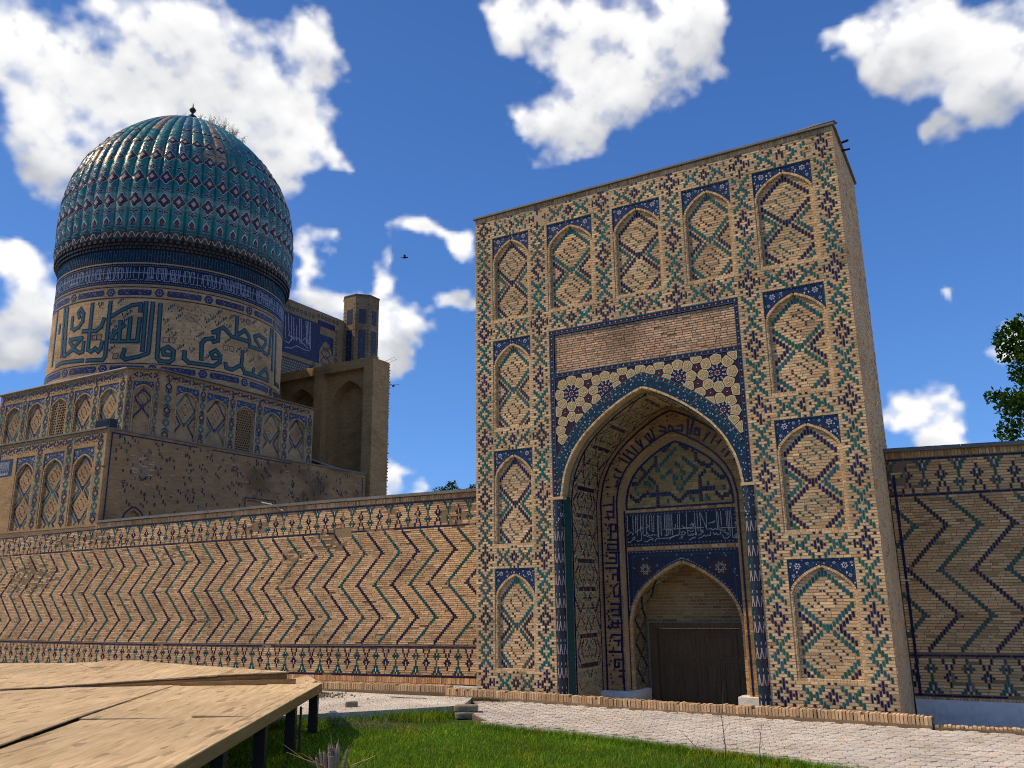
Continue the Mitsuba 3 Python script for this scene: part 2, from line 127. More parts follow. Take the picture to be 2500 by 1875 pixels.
scene['m_teal'] = {'type': 'bumpmap', 'arbitrary': mikit.proc(f_tealbump, 0.01), 'scale': 1.0,
                   'bsdf': {'type': 'principled', 'base_color': mikit.proc(f_teal), 'roughness': mikit.proc(f_tealrough), 'specular': 0.6}}
def f_conc(p, n, uv):
    a = fbm(p.x * 1.1, p.y * 1.1, p.z, 4); b = fbm(p.x * 14, p.y * 14, p.z * 14, 3)
    return mix((0.36, 0.33, 0.27), (0.56, 0.53, 0.46), a * 1.2 - 0.1) * (0.78 + 0.4 * b)
mat('m_conc', mikit.proc(f_conc), 0.95, 0.15)
mat('m_white', mikit.proc(lambda p, n, uv: mix((0.50, 0.51, 0.49), (0.74, 0.75, 0.72), fbm(p.x * 3, p.y * 3, p.z * 5) * 0.9 + 0.25 * noise(p.x * 14, 1.0, p.z * 9))), 0.9, 0.15)
mat('m_ground', mikit.proc(lambda p, n, uv: mix((0.16, 0.13, 0.09), (0.30, 0.25, 0.18), fbm(p.x * 2, p.y * 2, p.z * 2, 4))), 0.97, 0.1)
mat('m_soil', mikit.proc(lambda p, n, uv: mix((0.022, 0.045, 0.008), (0.05, 0.085, 0.014), fbm(p.x * 3, p.y * 3, 0.0, 4))), 0.97, 0.1)
def f_wood(p, n, uv):
    a = p.x * 0.535 - p.y * 0.845; b = p.x * 0.845 + p.y * 0.535
    g = fbm(a * 1.2, b * 16 + 2.5 * noise(a * 0.8, b * 1.5), p.z * 3, 4); k = noise(a * 5, b * 30, 2.0)
    s = fbm(p.x * 0.7, p.y * 0.7, 4.0)
    return mix((0.45, 0.30, 0.14), (0.74, 0.57, 0.33), g * 1.4 - 0.2 + 0.25 * (k - 0.5)) * (0.74 + 0.42 * s) * (1 - 0.35 * sstep(0.80, 0.86, noise(a * 2.6, b * 11.0, 9.0)))
mat('m_wood', mikit.proc(f_wood), 0.72, 0.25)
mat('m_beam', mikit.proc(lambda p, n, uv: mix((0.22, 0.125, 0.04), (0.40, 0.25, 0.10), fbm((p.x - p.y) * 1.5, (p.x + p.y) * 3, p.z * 22, 4))), 0.8, 0.2)
mat('m_edge', rgb(0.10, 0.055, 0.022), 0.9, 0.1)
mat('m_joint', mikit.proc(lambda p, n, uv: mix((0.06, 0.048, 0.032), (0.15, 0.12, 0.085), fbm(p.x * 4, p.y * 4, 0.0, 3))), 0.97, 0.1)
mat('m_black', rgb(0.012, 0.012, 0.013), 0.5, 0.4)
mat('m_cap', mikit.proc(lambda p, n, uv: mix((0.10, 0.105, 0.095), (0.20, 0.20, 0.18), fbm(p.x * 2, p.y * 2, p.z * 2))), 0.6, 0.4)
mat('m_lightcap', rgb(0.42, 0.42, 0.40), 0.6, 0.4)
mat('m_door', mikit.proc(lambda p, n, uv: mix((0.075, 0.043, 0.018), (0.15, 0.088, 0.038), fbm(p.x * 25, p.y * 25, p.z * 2, 3))), 0.6, 0.3)
mat('m_bark', mikit.proc(lambda p, n, uv: mix((0.05, 0.035, 0.025), (0.13, 0.10, 0.07), fbm(p.x * 12, p.y * 12, p.z * 4, 3))), 0.95, 0.1)
mat('m_column', mikit.proc(lambda p, n, uv: mix((0.007, 0.022, 0.035), (0.022, 0.022, 0.045), fbm(p.x * 9, p.y * 9, p.z * 9, 3))), 0.3, 0.4)
mat('m_dark', rgb(0.02, 0.017, 0.014), 0.95, 0.05)
mat('m_navyplain', mikit.proc(lambda p, n, uv: mix((0.005, 0.010, 0.028), (0.012, 0.026, 0.058), fbm(p.x * 6, p.y * 6, p.z * 6, 3))), 0.55, 0.12)

# ------------------------------------------------------------------ entries
NAVY, NAVY2, TEAL, MAROON, WHITE = (0.010, 0.009, 0.050), (0.020, 0.016, 0.078), (0.009, 0.105, 0.105), (0.045, 0.016, 0.022), (0.60, 0.60, 0.58)
ORANGE, REDB, DKGREEN, CREAM = (0.42, 0.17, 0.045), (0.085, 0.022, 0.022), (0.006, 0.06, 0.06), (0.58, 0.49, 0.30)
COL = {'N': NAVY, 'T': TEAL, 'M': MAROON, 'W': WHITE}
count = {}
def numbered(key):
    n = count.get(key, 0); count[key] = n + 1
    return key if n == 0 else f'{key}_{n:03d}'
def label(key, text=None, cat=None, group=None, kind=None):
    d = {k: v for k, v in (('label', text), ('category', cat), ('group', group), ('kind', kind)) if v}
    if d: labels[key] = d
    return key
def thing(name, text, cat, group=None): return label(numbered(name), text, cat, group)
def obj(name, mesh, m, parent=None, smooth=False, color=None, text=None, kind=None, cat=None, group=None):
    key = numbered(f'{parent}__{name}' if parent else name)
    scene[key] = mikit.ply(mesh, m, smooth=smooth, uv=None if color is None else pack(color))
    return label(key, text, cat, group, kind)
def tm(v, f): return trimesh.Trimesh(np.asarray(v, float), np.asarray(f, int), process=False)
def cat_(ms): return trimesh.util.concatenate(ms)
def bx(x0, x1, y0, y1, z0, z1): return trimesh.creation.box(bounds=[[x0, y0, z0], [x1, y1, z1]])
def polys(g): return [p for p in getattr(g, 'geoms', [g]) if isinstance(p, Polygon) and p.area > 1e-6]
def slab_xz(g, y0, y1):
    "shapely polygon in (x, z) thickened from y0 to y1"
    ms = []
    for p in polys(g):
        m = trimesh.creation.extrude_polygon(p, y1 - y0, engine='earcut'); v = m.vertices.copy()
        m = tm(np.stack([v[:, 0], y0 + v[:, 2], v[:, 1]], 1), m.faces[:, ::-1]); ms.append(m)
    return cat_(ms)
def slab_yz(g, x0, x1):
    m = slab_xz(g, x0, x1); v = m.vertices
    return tm(np.stack([v[:, 1], v[:, 0], v[:, 2]], 1), m.faces[:, ::-1])
def slab_xy(g, z0, z1):
    ms = []
    for p in polys(g):
        m = trimesh.creation.extrude_polygon(p, z1 - z0, engine='earcut'); m.apply_translation([0, 0, z0]); ms.append(m)
    return cat_(ms)
def beam(a, b, w, h, up=(0, 0, 1)):
    "box from a to b (centre line), w wide, h high"
    a, b, up = np.array(a, float), np.array(b, float), np.array(up, float)
    d = b - a; L = np.linalg.norm(d); d = d / L; s = np.cross(d, up); s /= np.linalg.norm(s); u = np.cross(s, d)
    m = trimesh.creation.box([L, w, h]); M = np.eye(4); M[:3, 0], M[:3, 1], M[:3, 2], M[:3, 3] = d, s, u, (a + b) / 2
    m.apply_transform(M); return m
def tube(pts, r0, r1=None, n=6):
    pts = np.array(pts, float); r1 = r0 if r1 is None else r1; V, F = [], []
    for i, p in enumerate(pts):
        d = pts[min(i + 1, len(pts) - 1)] - pts[max(i - 1, 0)]; d /= np.linalg.norm(d) + 1e-9
        a = np.cross(d, [0.31, 0.2, 0.93]); a /= np.linalg.norm(a) + 1e-9; b = np.cross(d, a)
        r = r0 + (r1 - r0) * i / (len(pts) - 1)
        for k in range(n):
            t = 2 * math.pi * k / n; V.append(p + r * (math.cos(t) * a + math.sin(t) * b))
    for i in range(len(pts) - 1):
        for k in range(n):
            q, w = i * n + k, i * n + (k + 1) % n; F += [[q, w, w + n], [q, w + n, q + n]]
    c0, c1 = len(V), len(V) + 1; V += [pts[0], pts[-1]]; e = (len(pts) - 1) * n
    for k in range(n): F += [[c0, (k + 1) % n, k], [c1, e + k, e + (k + 1) % n]]
    return tm(V, F)
def lathe(prof, c, n=64):
    "prof: (r, z) rows"
    V, F = [], []
    for r, z in prof:
        for k in range(n): t = 2 * math.pi * k / n; V.append([c[0] + r * math.cos(t), c[1] + r * math.sin(t), z])
    for i in range(len(prof) - 1):
        for k in range(n): q, w = i * n + k, i * n + (k + 1) % n; F += [[q, w, w + n], [q, w + n, q + n]]
    return tm(V, F)

# ------------------------------------------------------------------ brickwork on a surface P(u, v, h)
def plane(o, U, N, V=(0, 0, 1)):
    o, U, V, N = (np.array(a, float) for a in (o, U, V, N))
    return lambda u, v, h: o + np.asarray(u)[..., None] * U + np.asarray(v)[..., None] * V + np.asarray(h)[..., None] * N
FACES = np.array([[0, 1, 5], [0, 5, 4], [1, 2, 6], [1, 6, 5], [2, 3, 7], [2, 7, 6], [3, 0, 4], [3, 4, 7], [4, 5, 6], [4, 6, 7]])
class Bricks:
    "blocks with a bevelled face, collected; the largest in view become entries of their own"
    def __init__(s): s.rows = []; s.P = []
    def add(s, P, items):
        "items: (u0, u1, v0, v1, h, jitter, r, g, b)"
        a = np.array(items, float).reshape(-1, 9)
        if len(a):
            b = np.minimum(0.0035, 0.18 * np.minimum(a[:, 1] - a[:, 0], a[:, 3] - a[:, 2]))
            u = np.stack([a[:, 0], a[:, 1], a[:, 1], a[:, 0], a[:, 0] + b, a[:, 1] - b, a[:, 1] - b, a[:, 0] + b], 1)
            v = np.stack([a[:, 2], a[:, 2], a[:, 3], a[:, 3], a[:, 2] + b, a[:, 2] + b, a[:, 3] - b, a[:, 3] - b], 1)
            top = a[:, 4:5] + rng.normal(0, 1, (len(a), 4)) * a[:, 5:6] * 0.5 + rng.normal(0, 1, (len(a), 1)) * a[:, 5:6]
            h = np.concatenate([np.repeat(a[:, 4:5] - 0.045, 4, 1), top], 1)
            s.P.append((P(u, v, h), a[:, 6:9]))
    def build(s, name, stuff, m, parent, most=300, text=None):
        X = np.concatenate([p for p, _ in s.P]); C = np.concatenate([c for _, c in s.P])
        if m == 'm_brick':
            c = X[:, 4:].mean(1); st = meshkit.fbm(c * 0.9, 4, 2); st2 = meshkit.fbm(c * np.array([2.2, 2.2, 0.5]) + 9, 3, 4)
            C = C * (1.10 - 0.42 * np.clip((st - 0.42) * 2.2, 0, 1) - 0.30 * np.clip((st2 - 0.5) * 2.2, 0, 1))[:, None]
        c = X[:, 4:].mean(1) - CAM; d = np.linalg.norm(c, axis=1)
        e1, e2 = X[:, 5] - X[:, 4], X[:, 7] - X[:, 4]; nn = np.cross(e1, e2)
        seen = np.abs((nn * c).sum(1)) / d ** 3
        fz = c @ FW; rt = np.cross(FW, UP)
        inside = (fz > 0) & (np.abs(c @ rt / fz) < 0.6) & (np.abs(c @ UP / fz) < 0.45)
        order = np.argsort(-seen * inside)
        for i in order[:most]:
            obj(name, tm(X[i], FACES), m, parent, color=np.repeat(C[i:i + 1], 8, 0))
        r = order[most:]
        if len(r):
            F = (FACES[None] + 8 * np.arange(len(r))[:, None, None]).reshape(-1, 3)
            obj(stuff, tm(X[r].reshape(-1, 3), F), m, parent, color=np.repeat(C[r], 8, 0), kind='stuff', text=text)
BASE = np.array([0.56, 0.41, 0.23])
def tone(base, k=0.13):
    c = np.array(base) * (1 + rng.normal(0, k))
    r = rng.random()
    if r < 0.12: c = c * [1.05, 0.88, 0.80]
    elif r < 0.2: c = c * [0.78, 0.76, 0.72]
    elif r < 0.27: c = c * [1.08, 1.1, 1.12]
    return np.clip(c, 0.02, 0.75)
def glaze(code):
    c = np.array(COL[code]) if isinstance(code, str) else np.array(code)
    r = rng.random()
    if code == 'N' and r < 0.4: c = np.array(NAVY2) if r < 0.2 else np.array((0.035, 0.012, 0.040))
    if code == 'T' and r < 0.45: c = np.array((0.012, 0.095, 0.14)) if r < 0.25 else np.array((0.010, 0.12, 0.075))
    if code == 'M' and r < 0.3: c = np.array(NAVY)
    return np.clip(c * (1 + rng.normal(0, 0.18)), 0.002, 0.7)
def lay(plain, glz, P, rows, spans, cells, base=BASE, blen=0.205, jit=0.0022, gap=0.0045, h=0.0, damage=None, ggap=0.0075):
    """rows: list of (v0, v1); spans(v): free intervals; cells: glazed (u0, u1, v0, v1, code). Plain bricks fill what is left of each course."""
    g, b = [], []
    by = {}
    vs = np.array([r[0] for r in rows])
    for (u0, u1, v0, v1, c) in cells:
        dead = damage((u0 + u1) / 2, (v0 + v1) / 2) if damage else 0
        if not (dead and rng.random() < dead):
            g.append((u0 + ggap, u1 - ggap, v0 + ggap * .8, v1 - ggap * .8, h + 0.002, jit * 0.8, *glaze(c)))
        i0 = max(0, int(np.searchsorted(vs, v0 - 1e-4, 'right')) - 1)
        for i in range(i0, len(rows)):
            if rows[i][0] >= v1 - 0.004: break
            if rows[i][1] > v0 + 0.004: by.setdefault(i, []).append((u0, u1))
    for i, (v0, v1) in enumerate(rows):
        free = [list(s) for s in spans((v0 + v1) / 2)]
        for (u0, u1) in sorted(by.get(i, [])):
            nf = []
            for a, z in free:
                if u1 <= a or u0 >= z: nf.append([a, z]); continue
                if u0 - a > 0.012: nf.append([a, u0])
                if z - u1 > 0.012: nf.append([u1, z])
            free = nf
        for a, z in free:
            L = z - a
            if L < 0.018: continue
            n = max(1, int(round(L / blen + rng.uniform(-0.3, 0.3))))
            cut = np.linspace(a, z, n + 1)
            if n > 1: cut[1:-1] += rng.uniform(-0.32, 0.32, n - 1) * L / n
            for k in range(n):
                hh, jj = h, jit
                if damage:
                    dd = damage((cut[k] + cut[k + 1]) / 2, v0)
                    if rng.random() < dd * 0.75: continue
                    if dd > 0.02: hh = h - rng.random() * 0.05 * min(1, dd * 2); jj = jit * (1 + 3 * dd)
                b.append((cut[k] + gap * 0.8, cut[k + 1] - gap * 0.8, v0 + gap, v1 - gap, hh, jj, *tone(base)))
    glz.add(P, g); plain.add(P, b)
def bar(P, pts, w, h0, h1, closed=False):
    "flat ribbon along a polyline on the surface"
    ms = []; n = len(pts)
    for i in range(n if closed else n - 1):
        a, b = np.array(pts[i], float), np.array(pts[(i + 1) % n], float); d = b - a; L = np.linalg.norm(d)
        if L < 1e-6: continue
        d /= L; s = np.array([-d[1], d[0]]) * w / 2; e = d * w * 0.35
        q = np.array([a - e - s, b + e - s, b + e + s, a - e + s])
        X = np.concatenate([P(q[:, 0], q[:, 1], np.full(4, h0)), P(q[:, 0], q[:, 1], np.full(4, h1 + 0.0004 * (i % 3)))])
        ms.append(tm(X, FACES))
    return ms
def plate(P, ring, h0, h1, centre=None):
    "fan-shaped tile with rim on the surface"
    ring = np.array(ring, float); c = ring.mean(0) if centre is None else np.array(centre, float); n = len(ring)
    X = np.concatenate([P(ring[:, 0], ring[:, 1], np.full(n, h0)), P(ring[:, 0], ring[:, 1], np.full(n, h1)), P(c[:1], c[1:2], np.full(1, h1))])
    k = np.arange(n); k2 = (k + 1) % n
    return tm(X, np.concatenate([np.stack([k, k2, k2 + n], 1), np.stack([k, k2 + n, k + n], 1), np.stack([k + n, k2 + n, k * 0 + 2 * n], 1)]))
def colour(ms, c):
    cs = [np.tile(np.array(c, float), (len(m.vertices), 1)) for m in ms]
    return ms, cs
class Paint:
    "pieces of one glazed panel, one colour each"
    def __init__(s): s.m, s.c = [], []
    def add(s, ms, c):
        for m in (ms if isinstance(ms, list) else [ms]): s.m.append(m); s.c.append(np.tile(np.array(c, float), (len(m.vertices), 1)))
    def build(s, name, parent, m='m_glaze', **kw):
        if s.m: return obj(name, cat_(s.m), m, parent, color=np.concatenate(s.c), **kw)
def star_ring(c, r0, r1, n, a0=0.0):
    t = a0 + np.arange(2 * n) * math.pi / n; r = np.where(np.arange(2 * n) % 2 == 0, r1, r0)
    return np.stack([c[0] + r * np.cos(t), c[1] + r * np.sin(t)], 1)
def ngon(c, r, n, a0=0.0, sx=1.0):
    t = a0 + np.arange(n) * 2 * math.pi / n
    return np.stack([c[0] + sx * r * np.cos(t), c[1] + r * np.sin(t)], 1)
def flower(pt, P, c, r, h, col=WHITE, core=NAVY):
    pt.add(plate(P, star_ring(c, r * 0.62, r, 6, rng.random()), h, h + 0.004), col)
    pt.add(plate(P, star_ring(c, r * 0.34, r * 0.62, 6, 0.5), h + 0.004, h + 0.0065), core)
    pt.add(plate(P, ngon(c, r * 0.2, 6), h + 0.0065, h + 0.009), col)
# main arch: half width at height above the springing, in units of half span 2.32 and rise 2.59
AZ = np.array([0, .38, .68, .98, 1.23, 1.53, 1.83, 2.08, 2.28, 2.43, 2.53, 2.59]) / 2.59
AX = np.array([2.32, 2.26, 2.19, 2.05, 1.91, 1.66, 1.33, 0.99, .68, .40, .18, 0.0]) / 2.32
NZ, NX = np.array([0, .1, .2, .38, .55, .7, .85, 1.0]), np.array([1, .975, .93, .80, .655, .50, .275, 0.0])
def niche_pts(hs, z0, z1, cx=0.0, foot=None, n=18):
    t = np.linspace(0, 1, n); x = np.interp(t, NZ, NX) * hs; z = z0 + t * (z1 - z0)
    L = [(cx - a, b) for a, b in zip(x, z)]; R_ = [(cx + a, b) for a, b in zip(x[::-1][1:], z[::-1][1:])]
    if foot is not None: L = [(cx - hs, foot)] + L; R_ = R_ + [(cx + hs, foot)]
    return np.array(L + R_)
def niche_half(hs, z0, z1, z): return hs if z <= z0 else float(np.interp((z - z0) / (z1 - z0), NZ, NX)) * hs if z < z1 else 0.0
def arch_pts(hs, z0, z1, cx=0.0, foot=None, n=28):
    "outline of a pointed arch: from the left foot over the apex to the right foot"
    t = np.sin(np.linspace(0, math.pi / 2, n)); x = np.interp(t, AZ, AX) * hs; z = z0 + t * (z1 - z0)
    L = [(cx - a, b) for a, b in zip(x, z)]; Rr = [(cx + a, b) for a, b in zip(x[::-1][1:], z[::-1][1:])]
    if foot is not None: L = [(cx - hs, foot)] + L; Rr = Rr + [(cx + hs, foot)]
    return np.array(L + Rr)
def arch_half(hs, z0, z1, z): return hs if z <= z0 else float(np.interp((z - z0) / (z1 - z0), AZ, AX)) * hs if z < z1 else 0.0

# ------------------------------------------------------------------ pattern cells shared by the facades
def mirror(L):
    out = []
    for d, a, b, c in L:
        out.append((d, a, b, c))
        if d: out.append((-d, a, b, c))
    return out
MOT_B = mirror([(0, 2, 5, 'N'), (0, -5, -2, 'N'), (1, 1, 2, 'N'), (1, -2, -1, 'N'), (2, -1, 1, 'N'), (1, 4, 4, 'N'), (1, -4, -4, 'N'), (3, 0, 0, 'M'), (3, 3, 3, 'M'), (3, -3, -3, 'M')])
MOT_T = mirror([(0, 2, 4, 'T'), (0, -4, -2, 'T'), (1, 1, 2, 'T'), (1, -2, -1, 'T'), (2, -1, 1, 'T'), (3, 0, 0, 'T'), (3, 3, 3, 'M'), (3, -3, -3, 'M')] +
               [(k, 3 + k, 4 + k, 'T') for k in (1, 2, 3)] + [(k, -4 - k, -3 - k, 'T') for k in (1, 2, 3)])
MOT_H = mirror([(0, 1, 2, 'N'), (0, -2, -1, 'N'), (1, -1, 1, 'N'), (2, 0, 0, 'N'), (5, -1, 1, 'T'), (7, -1, 1, 'T'), (6, 0, 0, 'T'), (4, 1, 2, 'T'), (4, -2, -1, 'T'), (3, 2, 3, 'T'), (3, -3, -2, 'T'),
                (2, -4, -3, 'T'), (8, 1, 2, 'T'), (8, -2, -1, 'T'), (9, 2, 3, 'T'), (9, -3, -2, 'T'), (6, -3, -3, 'M'), (6, 3, 3, 'M'), (10, 0, 0, 'M'), (0, -4, -4, 'M'), (1, 4, 4, 'M')])
def cells_at(mot, uc, u, vc, c, lo=-1e9, hi=1e9, ulo=-1e9, uhi=1e9):
    "vc: bottom of the motif's middle course"
    out = []
    for d, a, b, k in mot:
        v0, v1 = max(vc + a * c, lo), min(vc + (b + 1) * c, hi); u0, u1 = uc + (d - 0.5) * u, uc + (d + 0.5) * u
        if v1 - v0 > 0.02 and u0 > ulo - 1e-6 and u1 < uhi + 1e-6: out.append((u0, u1, v0, v1, k))
    return out
def niche_cells(xc, wi, z0, c, nrow, main, dots, side, top, step=9, diamonds=2):
    u = wi / (2 * step + 1); cells = []
    def put(d, r0, r1, k):
        v0, v1 = z0 + r0 * c, z0 + (r1 + 1) * c
        wd = 0.40 if r0 == r1 else 0.5
        a, b = xc + (d - wd) * u, xc + (d + wd) * u
        if r0 == r1: v0, v1 = v0 + 0.08 * c, v1 - 0.08 * c
        if r0 >= 0 and v1 <= z0 + nrow * c + 1e-6 and abs(d) * u + u / 2 < top((v0 + v1) / 2): cells.append((a, b, v0, v1, k))
    apex = nrow - 4
    mid = [apex - step - 2 * step * k for k in range(diamonds)]
    for m in mid:
        for s in range(step + 1):
            for sg in (1, -1):
                for r in (m + (step - s), m - (step - s)):
                    if s == 0: 
                        if sg == 1: put(0, r - 1, r + 1, main)
                    else: put(sg * s, r - (0 if r > m else 1), r + (1 if r > m else 0), main) if s < step else put(sg * s, r - 1, r + 1, main)
        for s in range(-6, 7):
            for r in range(-6, 7):
                k = abs(s) + abs(r)
                if (k == 6 and (r != 0) and (s + 2 * r) % 3) or (k == 3 and s * r >= 0) or (k == 4 and s * r < 0 and r % 2) : put(s, m + r, m + r, dots)
    for k in range(diamonds):
        x = mid[k] - step
        for j in range(6):
            for sg in (1, -1):
                for q in (1, -1):
                    if j == 0: put(sg * (step - 5), x - 1, x + 1, side) if q == 1 else None
                    else: put(sg * (step - 5 + j), x + q * j - (1 if q < 0 else 0), x + q * j + (1 if q > 0 else 0), side)
        for sg in (1, -1): put(sg * (step - 6), x, x, dots); put(sg * (step - 1), x, x, 'M')
    # one piece per place
    seen, out = set(), []
    for cl in cells:
        key = (round((cl[0] + cl[1]) * 500), tuple(range(int(round((cl[2] - z0) / c)), int(round((cl[3] - z0) / c)))))
        ks = [(key[0], r) for r in key[1]]
        if any(k in seen for k in ks): continue
        seen.update(ks); out.append(cl)
    return out
def spandrel(parent, P, xc, hw, z_sp, z_ap, z_top, h, hs, seed=0, big=True):
    "blue tile over a niche arch, with flowers, scrolls and leaves; one part"
    pt = Paint(); r = np.random.default_rng(seed)
    ring = niche_pts(hs, z_sp, z_ap, xc)
    g = Polygon([(xc - hw, z_sp), (xc - hw, z_top), (xc + hw, z_top), (xc + hw, z_sp)]).difference(Polygon(np.vstack([[xc - hs, z_sp - 1], ring, [xc + hs, z_sp - 1]])).buffer(0))
    for p in polys(g):
        m = trimesh.creation.extrude_polygon(p, 0.05, engine='earcut'); v = m.vertices
        pt.add(tm(P(v[:, 0], v[:, 1], h - 0.05 + v[:, 2]), m.faces), (0.012, 0.026, 0.085))
    inner = g.buffer(-0.02)
    for sg in (-1, 1):
        a = np.array([xc + sg * (hw - 0.022), z_top - 0.022])
        pt.add(bar(P, [(xc + sg * 0.05, a[1]), a, (a[0], z_sp + 0.08)], 0.012, h - 0.01, h + 0.004), (0.012, 0.11, 0.15))
    w = hw
    spots = []
    if big:
        for sg in (-1, 1): spots += [(xc + sg * w * 0.70, z_top - w * 0.22, 0.115 * w), (xc + sg * w * 0.84, z_top - w * 0.52, 0.065 * w), (xc + sg * w * 0.40, z_top - w * 0.14, 0.055 * w), (xc + sg * w * 0.9, z_top - w * 0.14, 0.05 * w)]
    for x, z, q in spots:
        if inner.contains(Point(x, z)): flower(pt, P, (x, z), q, h, (0.42, 0.43, 0.42))
    k = 0
    for _ in range(260):
        x, z = r.uniform(xc - w, xc + w), r.uniform(z_sp, z_top)
        if k > 34 or not inner.contains(Point(x, z)) or any(math.hypot(x - a, z - b) < q + 0.03 for a, b, q in spots): continue
        q = r.uniform(0.014, 0.026); spots.append((x, z, q)); k += 1
        c = [WHITE, WHITE, (0.012, 0.16, 0.2), (0.012, 0.16, 0.2), ORANGE, REDB, (0.02, 0.14, 0.05)][r.integers(7)]
        pt.add(plate(P, ngon((x, z), q, 5, r.random() * 6, 0.8), h - 0.005, h + 0.003 + 0.001 * r.random()), c)
        if r.random() < 0.6:
            t = r.random() * 6; pts = [(x + 0.05 * s * math.cos(t + s), z + 0.05 * s * math.sin(t + s)) for s in (0.4, 0.8, 1.2)]
            if all(inner.contains(Point(*p_)) for p_ in pts): pt.add(bar(P, pts, 0.008, h - 0.005, h + 0.002), (0.02, 0.12, 0.19))
    return pt.build('spandrel_tiles', parent)
def arch_rim(glue, P, ring, w, d0, d1, n, base=BASE):
    "a row of headers along an arch; (u, v) points, w towards the outside"
    ring = np.array(ring); L = np.concatenate([[0], np.cumsum(np.linalg.norm(np.diff(ring, axis=0), axis=1))])
    s = np.linspace(0, L[-1], n + 1); X = np.stack([np.interp(s, L, ring[:, 0]), np.interp(s, L, ring[:, 1])], 1)
    c = np.array([ring[:, 0].mean(), ring[:, 1].min()]); ms, cs = [], []
    for i in range(n):
        a, b = X[i] + (X[i + 1] - X[i]) * 0.06, X[i + 1] - (X[i + 1] - X[i]) * 0.06
        t = b - a; q = np.array([-t[1], t[0]]); q /= np.linalg.norm(q) + 1e-9
        if q @ ((a + b) / 2 - c) < 0: q = -q
        Q = np.array([a, b, b + q * w, a + q * w]); e = rng.normal(0, 0.002)
        V = np.concatenate([P(Q[:, 0], Q[:, 1], np.full(4, d0)), P(Q[:, 0], Q[:, 1], np.full(4, d1 + e))])
        f = FACES if np.cross(Q[1] - Q[0], Q[2] - Q[1]) > 0 else FACES[:, ::-1]
        ms.append(tm(V, f)); cs.append(np.tile(tone(base), (8, 1)))
    glue.m += ms; glue.c += cs

# ------------------------------------------------------------------ the tall tiled portal
W, H, CX, c = 10.04, 13.27, 4.92, 0.065
Z0 = 0.01
portal = thing('tiled_portal', 'tall brick portal with glazed brick patterns, pointed arch and dark doorway', 'portal')
FR = (2.343, 7.48, 9.435)                                    # frame: left, right, top
ROWN = [10, 58, 106, 154]
SIDE = [(0.577, 1.761), (8.073, 9.468)]
TOPN = [(0.577, 1.761), (2.35, 3.72), (4.325, 5.66), (6.26, 7.50), (8.073, 9.468)]
niches = [(a, b, r) for r in ROWN[:3] for a, b in SIDE] + [(a, b, 154) for a, b in TOPN]
arch_hole = Polygon(arch_pts(2.32, 4.92, 7.51, CX, foot=-1.0))
face = Polygon([(0, -0.6), (W, -0.6), (W, H), (0, H)])
frame_rect = sbox(FR[0], -0.6, FR[1], FR[2])
nrect = [sbox(a, Z0 + r * c, b, Z0 + (r + 39) * c) for a, b, r in niches]
outer = face.difference(unary_union(nrect + [frame_rect]))
obj('wall_core', slab_xz(outer, 0.010, 0.14), 'm_mortar', portal)
obj('wall_core', slab_xz(face.difference(frame_rect), 0.14, 0.4), 'm_mortar', portal)
hole2 = Polygon(arch_pts(2.24, 4.92, 7.43, CX, foot=-1.0))
obj('wall_core', cat_([slab_xz(face.difference(hole2), 0.4, 2.0), slab_xz(frame_rect.difference(arch_hole), 0.082, 0.4)]), 'm_mortar', portal)
k_in = Polygon(arch_pts(1.57, 4.92, 6.64, CX, foot=-1.0))
obj('wall_core', slab_xz(face.difference(k_in), 2.012, 2.26), 'm_mortar', portal)
door_hole = Polygon(arch_pts(1.50, 1.75, 3.33, CX, foot=-1.0))
obj('wall_core', slab_xz(face.difference(door_hole), 2.274, 3.30), 'm_mortar', portal)
obj('wall_core', slab_xz(face.difference(sbox(CX - 1.32, -1, CX + 1.32, 1.72)), 3.302, 3.42), 'm_mortar', portal)
obj('floor_slab', bx(1.5, 8.5, -0.25, 3.6, -0.75, -0.5), 'm_conc', portal)
obj('wall_core', slab_xz(unary_union([sbox(a - .03, Z0 + r * c - .03, b + .03, Z0 + (r + 39) * c + .03) for a, b, r in niches]), 0.116, 0.139), 'm_mortar', portal)
Pf = plane((0, 0, 0), (1, 0, 0), (0, -1, 0))
plain, glz = Bricks(), Bricks()
rows = [(Z0 + r * c, Z0 + (r + 1) * c) for r in range(-2, 202)]
def free_front(v):
    cut = []
    for a, b, r in niches:
        if Z0 + r * c < v < Z0 + (r + 39) * c: cut.append((a, b))
    if v < FR[2]: cut.append((FR[0], FR[1]))
    s = [[0.0, W]]
    for a, b in sorted(cut):
        n = []
        for x, y in s:
            if b <= x or a >= y: n.append([x, y]); continue
            if a > x: n.append([x, a])
            if b < y: n.append([b, y])
        s = n
    return s
cells = []
for i, (a, b) in enumerate([(0, .577), (1.761, 2.343), (7.48, 8.073), (9.468, W), (3.72, 4.325), (5.66, 6.26)]):
    u = (b - a) / 9.4; xm = (a + b) / 2
    for k in range(9):
        for r, mot in ((5 + 24 * k, MOT_B), (17 + 24 * k, MOT_T)):
            if r > 197 or (i > 3 and r < 149): continue
            cells += cells_at(mot, xm, u, Z0 + r * c, c, Z0 - c, Z0 + 202 * c)
for r in (5, 53, 101, 149, 197):
    for a, b in (TOPN if r >= 149 else SIDE):
        u = (b - a) / 21.6
        cells += cells_at(MOT_H, (a + b) / 2, u, Z0 + r * c, c, Z0 - c, Z0 + 202 * c)
        for x, sg in ((a, -1), (b, 1)):
            cells.append((x + sg * 0.05 - 0.024, x + sg * 0.05 + 0.024, Z0 + (r - 1) * c, Z0 + (r + 2) * c, 'N'))
